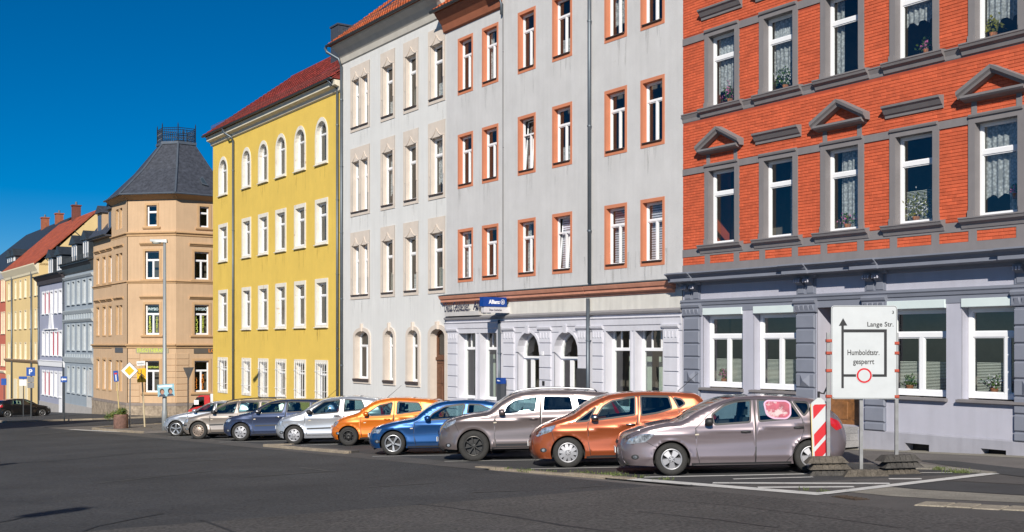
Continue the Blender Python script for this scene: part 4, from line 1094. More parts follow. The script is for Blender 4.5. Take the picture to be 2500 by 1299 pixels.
def dormers(H, spots, zE, m, roof, wm, y0=.25):
    for a, b_, y_top, y_bot in spots:
        x0, x1 = H.x(a), H.x(b_); zb, zt = H.z((a + b_) / 2, y_bot), H.z((a + b_) / 2, y_top)
        d = MB(); d.box(x0 - .25, x1 + .25, y0, y0 + 3.2, zb - .3, zt + .1); dm = d.build('dormer', m, roof); xm = (x0 + x1) / 2
        r = MB(); r.add([(x0 - .45, y0 - .25, zt + .05), (x1 + .45, y0 - .25, zt + .05), (xm, y0 - .25, zt + .85), (x0 - .45, y0 + 3.6, zt + .05), (x1 + .45, y0 + 3.6, zt + .05), (xm, y0 + 3.6, zt + .85)], [(0, 1, 2), (3, 5, 4), (0, 2, 5, 3), (1, 4, 5, 2), (0, 3, 4, 1)]); r.build('dormer_roof', m, dm)
        w = MB(); ring(w, outline(x0 + .12, x1 - .12, zb + .12, zt - .12), outline(x0, x1, zb, zt), y0 - .06, y0, y0); w.box(xm - .06, xm + .06, y0 - .05, y0 - .002, zb + .1, zt - .1); w.build('dormer_window', WHITE, dm)
        q = MB(); q.quad((x0 + .12, y0 - .01, zb + .12), (x1 - .12, y0 - .01, zb + .12), (x1 - .12, y0 - .01, zt - .12), (x0 + .12, y0 - .01, zt - .12)); q.build('pane', mat('far_dark_pane', (.05, .055, .065), .08), dm)
BG1 = mat('pale_blue_grey_plaster', (.28, .325, .375), .9, var=.06, vscale=.6, streak=.06)
BT1 = mat('pale_grey_trim', (.4, .44, .47), .85, var=.06)
DSL = mat('dark_slate', (.03, .037, .045), .5, var=.3, vscale=3)
root, H, xr, zE = far_house('slate_roof_house', 'pale blue-grey house with slate roof and two white dormers beside the ochre corner house', 158, 228, (190, 641),
    BG1, [(164.5, 170), (176.5, 182), (189, 195), (202.5, 209.5), (217, 224.5)], [(686, 741, 193), (793, 854, 193), (897, 960, 193)], BT1)
for py, h in ((684 - 12, .3), (757, .35), (793 - 14, .3), (873, .5)):
    z = H.z(193, py); H.molding([(0, z - h), (.08, z - h + .05), (.2, z - .08), (.22, z), (0, z + .05)], 0, xr, BT1, 'string_course')
for py in (768, 866):
    z = H.z(193, py)
    for k in range(12): x = xr * (k + .5) / 12; H.box(x - .14, x + .14, -.09, 0, z - .35, z + .05, BT1, 'balustrade_block')
H.molding([(0, zE - .9), (.15, zE - .8), (.2, zE - .4), (.45, zE - .1), (.45, zE), (0, zE)], -.05, xr, DSL, 'eave_cornice'); H.gutter(-.1, xr, zE + .05, -.5)
rf = gable_roof(H, xr, zE, 4.5, zE + 1.9, DSL, wallm=BG1)
dormers(H, ((169.5, 180, 598, 640), (197, 208, 587, 629)), zE, DSL, rf, WHITE)
H.box(H.x(212), H.x(225), -.02, .05, -.2, H.z(218, 905), mat('pale_gate', (.5, .5, .5), .7), 'door'); H.box(0, xr, -.06, 0, -1, H.z(193, 990), mat('far_plinth', (.36, .34, .33), .9, var=.1), 'plinth')
for k in range(20): x = xr * k / 20; MB().box(x, x + .07, -.1, -.06, zE + .0, zE + .6).build('snow_stop', ZINC_D, rf)
LAV = mat('lavender_plaster', (.3, .315, .41), .9, var=.05, vscale=.6, streak=.05); WT = mat('far_white_trim', (.75, .75, .78), .8, var=.03); RED = mat('red_panel', (.5, .03, .06), .6)
cols = [(104, 109), (113.5, 118.5), (123.5, 129), (134, 139.5), (144.5, 151)]
root, H, xr, zE = far_house('lavender_house', 'lavender house with white windows and red panels between them', 95, 158, (126, 672), LAV, cols,
    [(713, 764, 126), (811, 866.5, 126), (909, 965, 126)], WT, sw=.17)
for (ya, yb), ks in (((713, 764), (0, 1)), ((811, 866.5), (2, 3)), ((909, 965), (0, 1))):
    for k in ks: H.box(H.x(cols[k][1]) + .2, H.x(cols[k + 1][0]) - .2, -.035, 0, H.z(126, yb), H.z(126, ya), RED, 'red_panel')
z = H.z(126, 881); H.molding([(0, z - .55), (.1, z - .5), (.14, z - .1), (.2, z), (0, z + .05)], 0, xr, WT, 'string_course')
z = H.z(126, 803); H.molding([(0, z - .1), (.2, z - .05), (.2, z), (0, z + .04)], H.x(110), H.x(141), WT, 'ledge')
xm = H.x(126); mb = MB(); mb.xzprism([(xm - .9, z + .02), (xm - .45, z + .02), (xm + .05, z + 1.5), (xm + .5, z + .02), (xm + .9, z + .02), (xm + .15, z + 2.3), (xm - .1, z + 2.3)], -.12, 0); H.b(mb, 'gable_ornament', WT)
H.molding([(0, zE - .8), (.15, zE - .75), (.2, zE - .4), (.5, zE - .1), (.5, zE), (0, zE)], -.1, xr, mat('dark_eave', (.05, .04, .045), .6), 'eave_cornice'); H.gutter(-.2, xr - .2, zE + .05, -.58)
rf = gable_roof(H, xr, zE, 4.5, zE + 1.8, DSL, wallm=LAV)
dormers(H, ((113, 122, 631, 668), (133.5, 143, 624, 660)), zE, DSL, rf, WHITE)
H.box(H.x(145), H.x(152), -.05, .05, -.6, H.z(148, 912), WT, 'door'); H.box(0, H.x(144.5), -.06, 0, -1, H.z(126, 984), MATS['far_plinth'], 'plinth')
H.pipe(H.x(157), -.5, zE - .5, .08, -.1, joints=3); H.pipe(H.x(96.5), -.5, zE - .6, .08, -.1, joints=3)
CRM = mat('cream_plaster', (.72, .53, .25), .9, var=.05, vscale=.6, streak=.06); CRT = mat('cream_trim', (.75, .66, .48), .8, var=.05)
TILE_F2 = mat('far_red_tile_roof', (.34, .07, .03), .75, var=.3, vscale=1.2, fine=.25, fscale=6, bump=1.0, bscale=6)
root, H, xr, zE = far_house('cream_house', 'cream yellow house with red tiled gable roof in the far row', 14, 95, (50, 655), CRM,
    [(20, 23.5), (26, 29.5), (36.5, 40), (48, 52), (60, 64.5), (73.5, 77.5), (85, 88.5), (91.5, 94.3)], [(685, 727, 50), (760, 802, 50), (837, 875, 50)], CRT, sw=.06, proud=.02)
z = H.z(50, 878); H.molding([(0, z - .3), (.1, z - .25), (.22, z - .06), (.22, z), (0, z + .05)], 0, xr, mat('brown_course', (.3, .2, .12), .8), 'string_course')
H.molding([(0, zE - 1.0), (.1, zE - .9), (.15, zE - .7), (.5, zE - .1), (.5, zE), (0, zE)], 0, xr, CRT, 'eave_cornice')
PB = Plane(P0 + N * (WF + 5.5), -D); zr = PB.h(239, 511) - H.z0
rf = gable_roof(H, xr, zE, 5.5, zr, TILE_F2, wallm=CRM)
chimney(H, 186, 501, 548, 5.5, mat('dark_brick_chimney', (.16, .05, .035), .8, var=.2, vscale=5), .36, .4)
H.pipe(H.x(31), -.3, zE - .4, .09, -.1, joints=3); H.pipe(H.x(79), -.3, zE - .4, .09, -.1, joints=3)
for a, b_, yt in ((18, 24, 915), (34, 42, 925), (48, 56, 930), (62, 68, 930)): H.box(H.x(a), H.x(b_), -.04, .05, -.6, H.z((a + b_) / 2, yt), CRT, 'ground_floor_door')
mb = MB()
for i in range(60):
    x = RND.uniform(.5, xr); f = RND.uniform(.05, .95); y = -.4 + (5.9) * f; z = zE + (zr - zE) * (y / 5.5); mb.box(x, x + RND.uniform(.2, .9), y, y + .1, z + .02, z + .06)
mb.build('roof_battens', ZINC_D, rf)
PNK = mat('brick_pink_plaster', (.5, .13, .085), .9, var=.06, vscale=.6)
root, H, xr, zE = far_house('pink_house', 'brick-pink house with dark roof at the far left end of the row', -75, 14, (7, 665), PNK,
    [(-20, -16), (-8, -4), (3.5, 6.5), (9, 12)], [(683, 735, 7), (763, 814, 7), (842, 892, 7)], CRT, sw=.08)
PB = Plane(P0 + N * (WF + 6.8), -D); zr = PB.h(173, 530) - H.z0
H.molding([(0, zE - .8), (.1, zE - .7), (.5, zE - .1), (.5, zE), (0, zE)], 0, xr, WT, 'eave_cornice')
rf = gable_roof(H, xr, zE, 6.8, zr, DSL, wallm=PNK)
REDC = mat('red_brick_chimney', (.32, .1, .05), .85, var=.2, vscale=4)
chimney(H, 144.5, 521, 552, 6.8, REDC, .42, .4); chimney(H, 110, 531, 568, 6.8, REDC, .46, .4)
dormers(H, ((-4, 6, 628, 660), (10, 13.4, 625, 658)), zE, DSL, rf, WHITE, 1.0)
z = H.z(7, 905); H.molding([(0, z - .3), (.1, z - .25), (.22, z - .06), (.22, z), (0, z + .05)], 0, xr, CRT, 'string_course')
# ================================================================== ground, road, pavements, markings
ASPH = mat('asphalt', (.048, .048, .05), .85, var=.3, vscale=.35, fine=.5, fscale=20, bump=.5, bscale=140, stain=((.062, .061, .06), .7, .62))
ASPH_B = mat('asphalt_brown', (.08, .074, .07), .88, var=.2, vscale=.45, fine=.55, fscale=20, bump=.6, bscale=120)
ASPH_G = mat('asphalt_gutter', (.095, .088, .083), .9, var=.15, vscale=.8, fine=.35, fscale=80, bump=.5, bscale=120)
ASPH_D = mat('asphalt_dark', (.05, .05, .052), .9, var=.18, vscale=.8, fine=.35, fscale=80, bump=.5, bscale=120)
PAVE = mat('pavement', (.15, .135, .125), .9, var=.18, vscale=.8, fine=.3, fscale=60, bump=.5, bscale=80)
PALE = mat('worn_concrete', (.26, .24, .2), .9, var=.2, vscale=1.5, fine=.3, fscale=50, bump=.5, bscale=70)
KERB = mat('granite_kerb', (.29, .24, .18), .85, var=.2, vscale=3, fine=.25, fscale=40, bump=.5, bscale=50)
LINE = mat('road_paint', (.62, .61, .58), .8, var=.14, vscale=4, stain=((.12, .11, .105), 7, .6))
TAR = mat('tar_seam', (.022, .022, .024), .7, var=.2)

def sheet(name, pts, m, dz, structure=True, par=None, thick=None):
    """flat sheet on the slope from world points"""
    P = [Vector((p.x, p.y, ground_z(p.x, p.y) + dz)) for p in pts]
    a = sum(((P[i].x * P[(i + 1) % len(P)].y - P[(i + 1) % len(P)].x * P[i].y) for i in range(len(P))))
    if a < 0: P.reverse()
    mb = MB()
    if thick: mb.prism(P, (0, 0, -thick), (0, 0, thick))
    else: mb.poly(P)
    o = mb.build(name, m, par)
    if structure and par is None: tag(o, kind='structure')
    return o
sheet('ground', [tw(-160, -260), tw(600, -260), tw(600, 260), tw(-160, 260)], PAVE, -.02)
road = sheet('road', [tw(-60, -40), tw(240, -40), tw(240, -1.6), tw(55, -1.6), tw(-60, -1.6)], ASPH, 0)
sheet('side_street', [tw(48, -1.6), tw(62, -1.6), tw(62, 90), tw(48, 90)], ASPH, .0)
sheet('road_patch', [tw(3.4, -40), tw(-.37, -10.73), tw(-1.3, -1.6), tw(-60, -1.6), tw(-60, -40)], ASPH_B, .004)
sheet('gutter_strip', [tw(4.2, -1.7), tw(36, -1.62), tw(41, -1.5), tw(40.5, -.7), tw(33, -.55), tw(4.2, -.8)], ASPH_G, .005)
sheet('parking_area', [tw(-2.0, -1.2), tw(4.2, -1.2), tw(4.2, -.8), tw(33, -.6), tw(33, 4.4), tw(-4.2, 4.4)], ASPH_D, .003)
sheet('pavement', [tw(-16, 4.4), tw(47, 4.4), tw(47, 8.6), tw(-16, 8.6)], PAVE, .006)
sheet('forecourt', [tw(-16, -1.6), tw(-1.3, -1.6), tw(-2.0, -1.2), tw(-4.2, 4.4), tw(-16, 4.4)], ASPH_G, .004)
# wall foot strip
sheet('wall_foot_paving', [tw(-10, 7.5), tw(8.4, 7.75), tw(8.4, 8.5), tw(-10, 8.5)], PALE, .012)
pxs = lambda *ps: [gp(*p) for p in ps]
sheet('dark_repair', pxs((2188, 1189), (2302, 1175.5), (2500, 1186), (2640, 1196), (2640, 1222), (2500, 1210), (2236, 1195)), ASPH_D, .010)
sheet('brown_repair', pxs((2302, 1174), (2390, 1168), (2500, 1174), (2640, 1182), (2640, 1193), (2500, 1184.5)), ASPH_G, .011)
sheet('worn_repair', pxs((2070, 1202), (2170, 1190), (2236, 1196), (2500, 1212), (2640, 1223), (2640, 1240), (2500, 1229), (2300, 1220), (2170, 1212)), PALE, .009)
sheet('upper_repair', pxs((2230, 1124), (2330, 1127), (2500, 1146), (2640, 1162), (2640, 1182), (2500, 1166), (2420, 1156)), ASPH_D, .013)
for q in (pxs((2240, 1133), (2312, 1143), (2290, 1147), (2236, 1146)), pxs((2314, 1141), (2434, 1155), (2410, 1158), (2296, 1147))):
    sheet('slab_path', q, PALE, .02, thick=.03)
# tar seams in the road
def seam(pts, w, m=TAR, dz=.007, name='tar_seam', par=None):
    P = pxs(*pts); L = []; R_ = []
    for i, p in enumerate(P):
        d = (P[min(i + 1, len(P) - 1)] - P[max(i - 1, 0)]).to_2d().normalized(); n = Vector((-d.y, d.x)); k = w * (.6 + .8 * RND.random()) / 2
        for lst, sg in ((L, 1), (R_, -1)):
            q = p.to_2d() + n * k * sg; lst.append(Vector((q.x, q.y, ground_z(q.x, q.y) + dz)))
    mb = MB(); n = len(P); mb.v = [tuple(v) for v in L + R_]; mb.f = [(i, n + i, n + i + 1, i + 1) for i in range(n - 1)]
    return mb.build(name, m, par or road)
seam([(-60, 1140), (28, 1131), (120, 1127), (230, 1117), (330, 1107), (430, 1102), (540, 1098)], .05)
seam([(-40, 1283), (30, 1270), (80, 1258)], .05)
seam([(190, 1302), (240, 1285), (330, 1267), (400, 1254)], .05)
seam([(1020, 1231), (1100, 1240), (1250, 1262), (1370, 1283), (1500, 1300)], .06)
seam([(490, 1270), (540, 1288), (580, 1304)], .05)
seam([(1560, 1250), (1750, 1270), (1900, 1290)], .04); seam([(1620, 1222), (1800, 1236), (2000, 1262), (2200, 1290)], .03)
seam([(2080, 1175), (2130, 1188), (2180, 1192), (2300, 1200)], .03)
SCUFF = mat('worn_asphalt', (.075, .073, .07), .85, var=.3, vscale=3)
for a, b, w in (((350, 1120), (440, 1117), .25), ((735, 1142), (800, 1150), .12), ((420, 1128), (560, 1122), .15), ((1150, 1203), (1270, 1198), .1), ((900, 1190), (1060, 1180), .07), ((600, 1165), (820, 1150), .12), ((1390, 1193), (1480, 1186), .08), ((80, 1062), (190, 1052), .3), ((240, 1180), (520, 1150), .1)):
    seam([a, ((a[0] + b[0]) / 2, (a[1] + b[1]) / 2), b], w, SCUFF, .0065, 'tyre_scuff')
# painted bay lines and hatching
def stroke(a, b, w, name='painted_line', dz=.009):
    A, B_ = gp(*a), gp(*b); d = (B_ - A).to_2d().normalized(); n = Vector((-d.y, d.x)) * w / 2
    P = [Vector((q.x, q.y, 0)) for q in (A.to_2d() + n, B_.to_2d() + n, B_.to_2d() - n, A.to_2d() - n)]
    return sheet(name, P, LINE, dz)
for a, b in (((1294, 1145.6), (1640, 1139)), ((1085, 1127), (1420, 1122)), ((909, 1115), (1190, 1110)), ((645, 1090), (860, 1084)), ((534, 1080), (720, 1076)), ((512, 1072.5), (640, 1069)), ((411, 1067), (520, 1063.5))):
    stroke(a, b, .11)
stroke((1545, 1171), (2012, 1208.5), .34, dz=.012); stroke((2003, 1207.5), (2425, 1157.5), .26, dz=.016)
stroke((1572, 1166), (1985, 1157.5), .16); stroke((1790, 1170.5), (1985, 1165.5), .13); stroke((1740, 1180), (2172, 1181.5), .24); stroke((1850, 1191), (2085, 1189.5), .22)
stroke((2170, 1170), (2250, 1170), .2); stroke((2238, 1155), (2325, 1155), .1)
stroke((175, 1049), (300, 1055), .35); stroke((300, 1044), (400, 1049), .2)
# granite kerb stones, flush edge of the parking bays
kb = tag(bpy.data.objects.new('kerb', None), kind='structure'); COL.objects.link(kb)
def kerb_run(a, b, w, h, up, n, m=KERB, jit=.02):
    a2, b2 = a.to_2d(), b.to_2d(); d = (b2 - a2); L = d.length; d.normalize(); nn = Vector((-d.y, d.x)); pos = 0; k = 0
    while pos < L - .05:
        l = min(L / n * RND.uniform(.75, 1.25), L - pos); c0 = a2 + d * (pos + .012); c1 = a2 + d * (pos + l - .012); o_ = RND.uniform(-jit, jit); uu = up + RND.uniform(-jit, jit) * .5
        P = [c0 + nn * (o_ - w / 2), c1 + nn * (o_ - w / 2), c1 + nn * (o_ + w / 2), c0 + nn * (o_ + w / 2)]
        mb = MB(); bot = [Vector((q.x, q.y, ground_z(q.x, q.y) - .1)) for q in P]; mid_ = [Vector((q.x, q.y, ground_z(q.x, q.y) + uu - .012)) for q in P]
        c = sum(P, Vector((0, 0))) / 4; top = [Vector((c.x + (q.x - c.x) * .94, c.y + (q.y - c.y) * .94, ground_z(q.x, q.y) + uu)) for q in P]
        mb.v = [tuple(v) for v in bot + mid_ + top]
        for i in range(4): j = (i + 1) % 4; mb.f += [(i, j, 4 + j, 4 + i), (4 + i, 4 + j, 8 + j, 8 + i)]
        mb.f.append((8, 9, 10, 11)); mb.build('kerb_stone', m, kb); pos += l; k += 1
kerb_run(gp(1165, 1141), gp(1545, 1171), .2, .1, .03, 8, jit=.03)
kerb_run(tw(17.6, -1.15), tw(11.9, -1.05), .2, .12, .08, 6); kerb_run(tw(17.6, -1.15), tw(16.9, -.5), .18, .12, .08, 1)
sheet('traffic_island', [tw(17.5, -1.1), tw(11.9, -1.0), tw(12.1, -.6), tw(16.8, -.55)], ASPH_G, .065, thick=.1)
kerb_run(gp(2243, 1231), gp(2620, 1250), .5, .1, .02, 5, mat('pale_kerb', (.3, .26, .2), .9, var=.2, vscale=3, fine=.3, fscale=40), .03)
# corner pavement with planter, across the side street the far pavement
sheet('corner_pavement', [tw(33.2, -.5), tw(38.5, -.75), tw(41.2, -.6), tw(42.6, .6), tw(43.5, 4), tw(47.5, 8.6), tw(33.2, 8.6)], PAVE, .08, thick=.12)
kerb_run(tw(33.2, -.55), tw(38.5, -.8), .18, .1, .1, 5); kerb_run(tw(38.5, -.8), tw(41.2, -.65), .18, .1, .1, 3); kerb_run(tw(41.2, -.65), tw(42.7, .6), .18, .1, .1, 2); kerb_run(tw(42.7, .6), tw(43.6, 4), .18, .1, .1, 3)
sheet('far_pavement', [tw(62, -1.0), tw(90, -1.4), tw(200, -1.4), tw(200, 8.5), tw(62, 8.5), tw(60.5, 4)], ASPH_D, .08, thick=.12)
for i in range(4): kerb_run(tw(62 + i * 14, -1.02 - .1 * i), tw(76 + i * 14, -1.12 - .1 * i), .18, .1, .11, 7)
kerb_run(tw(62, -1), tw(60.5, 4), .18, .1, .11, 3); kerb_run(tw(60.5, 4), tw(61.5, 30), .18, .1, .11, 12)
# drain cover
gr = thing('drain_cover', 'rusty flat drain cover in the road by the hatched marking', 'drain cover', gp(2077, 1217))
mb = MB(); P = [gp(*p) for p in ((2030, 1213.5), (2067, 1212), (2124, 1221), (2088, 1222.5))]; c = gp(2077, 1217)
RUST = mat('rusty_iron', (.06, .042, .03), .8, .3, var=.3, vscale=20)
mb.prism([p - c + Vector((0, 0, .0)) for p in P], (0, 0, -.02), (0, 0, .031)); mb.build('cover_plate', RUST, gr)
u, v = (P[1] - P[0]), (P[3] - P[0])
for k in range(5):
    a = P[0] + v * ((k + .5) / 5) + u * .08 - c; b_ = P[1] + v * ((k + .5) / 5) - u * .08 - c; MB().tube([a + Vector((0, 0, .014)), b_ + Vector((0, 0, .014))], .012, 4).build('cover_rib', RUST, gr)
# tufts of grass in the joints
def tuft(mb, p, n, r, h):
    for _ in range(n):
        a = RND.uniform(0, 6.28); q = p + Vector((RND.gauss(0, r), RND.gauss(0, r), 0)); hh = h * RND.uniform(.5, 1.2); l = Vector((math.cos(a), math.sin(a), 0)) * hh * .6; w = Vector((-math.sin(a), math.cos(a), 0)) * .008
        mb.add([q - w, q + w, q + l * .6 + Vector((0, 0, hh * .8)) + w * .6, q + l + Vector((0, 0, hh))], [(0, 1, 2, 3)])
GRASS = mat('grass', (.1, .13, .035), .7, var=.5, vscale=6)
mb = MB()
for px_, py_, n, r in ((1290, 1151, 60, .12), (1345, 1153, 30, .1), (1420, 1156, 60, .14), (1480, 1160, 120, .16), (1510, 1161, 60, .12), (1560, 1166, 30, .08), (1620, 1172, 30, .1), (2290, 1147, 90, .09), (2345, 1154, 150, .14), (1960, 1198, 14, .06), (2012, 1201, 14, .05), (1240, 1147, 30, .1)):
    tuft(mb, gp(px_, py_), n, r, .06)
tag(mb.build('joint_grass', GRASS), 'sparse tufts of grass growing from the kerb joints', 'grass', kind='stuff')

# ================================================================== house out of view on the left whose shadow falls on the crossing
p = Vector((-34.5, 43)); oroot = thing('opposite_house', 'plain plastered house across the street, out of the picture on the left', 'house', T(p.x, p.y, ground_z(p.x, p.y) - .5))
OP = mat('opposite_plaster', (.5, .45, .38), .9, var=.06); mb = MB(); mb.box(-9, 5.0, 0, 8, 0, 10.0); mb.build('wall', OP, oroot)
mb = MB(); mb.add([(-9.3, -.3, 10), (5.3, -.3, 10), (5.3, 8.3, 10), (-9.3, 8.3, 10), (-9.3, 4, 14), (5.3, 4, 14)], [(0, 1, 5, 4), (2, 3, 4, 5), (0, 4, 3), (1, 2, 5), (0, 3, 2, 1)]); mb.build('roof', TILE_F2, oroot)
for k in range(5):
    for f in range(3):
        mb = MB(); mb.box(-8.2 + k * 2.6, -7.2 + k * 2.6, -.03, .02, 1.4 + f * 3.1, 3.2 + f * 3.1); mb.build('window', mat('far_dark_pane', (.05, .055, .065), .08), oroot)
# ================================================================== cars
def paint(name, col, metal=.55, rough=.32):
    m = mat(name, col, rough, metal, var=.03, vscale=1.5, coat=1.0, spec=.5, object_space=True); return m
CARGL = glass_mat('car_glass', (.5, .66, .66), 1.3, .005)
CARGL_D = glass_mat('tinted_car_glass', (.12, .15, .16), 1.3, .005)
TYRE = mat('tyre_rubber', (.028, .027, .026), .85, var=.25, vscale=6, fine=.2, fscale=40, object_space=True)
TRIM = mat('black_plastic', (.022, .022, .024), .55, var=.15)
CHROME = mat('chrome', (.34, .34, .36), .3, 1.0, var=.02)
ALLOY = mat('alloy_silver', (.42, .43, .45), .34, .85, var=.05, object_space=True)
ALLOYD = mat('alloy_dark', (.07, .068, .066), .35, .8, var=.05)
HUBCAP = mat('hubcap_grey', (.36, .36, .38), .42, .6, var=.06, object_space=True)
HUBB = mat('hubcap_bronze', (.3, .24, .2), .45, .5, var=.15)
SEAT = mat('seat_cloth', (.045, .05, .055), .85, var=.2)
UNDER = mat('underbody', (.012, .012, .012), .9)
HEADL = mat('headlamp_glass', (.36, .4, .46), .08, .5, var=.85, vscale=13, coat=1.0, object_space=True)
TAILL = mat('tail_lamp', (.45, .012, .015), .12, 0, var=.2, vscale=12, coat=1.0, object_space=True)
INDIC = mat('side_indicator', (.7, .62, .5), .2, coat=1.0)

def catmull(pts, tags, step=.045):
    out, tg = [], []
    n = len(pts)
    for i in range(n - 1):
        p0, p1, p2, p3 = pts[max(i - 1, 0)], pts[i], pts[i + 1], pts[min(i + 2, n - 1)]
        p0, p1, p2, p3 = map(np.array, (p0, p1, p2, p3)); L = np.linalg.norm(p2[:2] - p1[:2]); k = max(2, int(L / step))
        for j in range(k):
            t = j / k
            q = .5 * ((2 * p1) + (-p0 + p2) * t + (2 * p0 - 5 * p1 + 4 * p2 - p3) * t * t + (-p0 + 3 * p1 - 3 * p2 + p3) * t ** 3)
            out.append(q); tg.append(tags[i])
    out.append(np.array(pts[-1])); tg.append(tags[-1])
    return np.array(out), tg

def inpoly(P, poly):
    x, y = P[:, 0], P[:, 1]; ins = np.zeros(len(P), bool); n = len(poly)
    for i in range(n):
        x1, y1 = poly[i][:2]; x2, y2 = poly[(i + 1) % n][:2]
        c = ((y1 > y) != (y2 > y))
        if not c.any(): continue
        ins ^= c & (x < (x2 - x1) * (y - y1) / ((y2 - y1) or 1e-9) + x1)
    return ins

def round_poly(p, r=.05, k=3):
    out = []; n = len(p)
    for i in range(n):
        a, b, c = (np.array(p[(i + j) % n][:2], float) for j in (-1, 0, 1))
        da, dc = a - b, c - b; la, lc = np.linalg.norm(da), np.linalg.norm(dc); rr = min(r, la * .4, lc * .4)
        s, e = b + da / la * rr, b + dc / lc * rr
        for j in range(k + 1):
            t = j / k; out.append(tuple((1 - t) ** 2 * s + 2 * t * (1 - t) * b + t * t * e))
    return out

def wheel_meshes(key, R, width, rr, style, n, rimm):
    me = {}
    h = width / 2
    me['tyre'] = MB().lathe([(rr, -h + .012), (rr + .012, -h + .002), (rr + (R - rr) * .5, -h - .006), (R - .035, -h + .004), (R - .012, -h + .018), (R, -h + .045), (R, h - .045), (R - .02, h - .01), (rr, h)], 40, 'y').mesh('tyre', TYRE, True)
    m = MB().lathe([(rr + .004, -h + .006), (rr - .008, -h - .002), (rr - .022, -h + .006), (rr - .03, -h + .03), (rr - .034, h - .05)], 40, 'y')
    me['rim_lip'] = m.mesh('rim', rimm if style != 'steel' else TRIM, True)
    b = MB().lathe([(rr - .03, .0), (.001, .0)], 24, 'y'); me['back'] = b.mesh('brake_disc', mat('brake_dark', (.025, .025, .027), .5, .3), False)
    sp = MB()
    def spoke(a, w0, w1, r0, r1, y0, y1, th=.02):
        ca, sa = math.cos(a), math.sin(a); q = lambda r, w, y: (r * ca - w * sa, y, r * sa + w * ca)
        bot = [q(r0, -w0, y0 + th), q(r1, -w1, y1 + th), q(r1, w1, y1 + th), q(r0, w0, y0 + th)]; top = [q(r0, -w0 * .8, y0), q(r1, -w1 * .8, y1), q(r1, w1 * .8, y1), q(r0, w0 * .8, y0)]
        sp.hexa(bot, top)
    yo = -h + .015; rj = rr - .02
    if style == 'cap':        # moulded wheel cover, broad spokes
        for i in range(n): spoke(2 * math.pi * i / n + math.pi / 2, .042, rr * math.pi / n * .62, .045, rj, yo - .012, yo + .002)
        sp.lathe([(.0, yo - .024), (.05, yo - .022), (.065, yo - .008)], 20, 'y')
    elif style == 'split':    # paired slim spokes
        for i in range(n):
            for d in (-.1, .1): spoke(2 * math.pi * i / n + math.pi / 2 + d * .9, .013, .017, .05, rj, yo + .006, yo + .0)
            spoke(2 * math.pi * i / n + math.pi / 2, .03, .012, .04, rj * .55, yo + .008, yo + .008)
        sp.lathe([(.0, yo - .004), (.04, yo - .002), (.055, yo + .02)], 20, 'y')
    elif style == 'slim':
        for i in range(n): spoke(2 * math.pi * i / n + math.pi / 2, .016, .018, .04, rj, yo + .004, yo + .0)
        sp.lathe([(.0, yo - .004), (.05, yo), (.07, yo + .02)], 20, 'y')
    elif style == 'holes':    # flat cover with a ring of small openings
        sp.lathe([(.0, yo - .02), (rj * .7, yo - .012), (rj * .72, yo - .01)], 30, 'y'); sp.lathe([(rj * .93, yo - .004), (rj, yo + .006)], 30, 'y')
        for i in range(n): spoke(2 * math.pi * i / n, rr * math.pi / n * .55, rr * math.pi / n * .5, rj * .7, rj * .95, yo - .01, yo - .003)
    elif style == 'steel':
        sp.lathe([(.0, yo + .02), (.05, yo + .0), (.075, yo - .0), (.1, yo + .025), (rj * .72, yo + .035), (rj * .74, yo + .04)], 30, 'y'); sp.lathe([(rj * .9, yo + .035), (rj, yo + .03)], 30, 'y')
        for i in range(n): spoke(2 * math.pi * i / n, .035, .03, rj * .7, rj * .93, yo + .035, yo + .035)
    me['spokes'] = sp.mesh('rim', rimm, style in ('holes', 'steel')); 
    bl = MB()
    for i in range(5): a = 2 * math.pi * i / 5 + .6; bl.lathe([(.0, yo - .028), (.011, yo - .026), (.012, yo)], 6, 'y', (.038 * math.cos(a) * 1.0, 0, .038 * math.sin(a)))
    me['bolts'] = bl.mesh('wheel_bolts', TRIM)
    return me

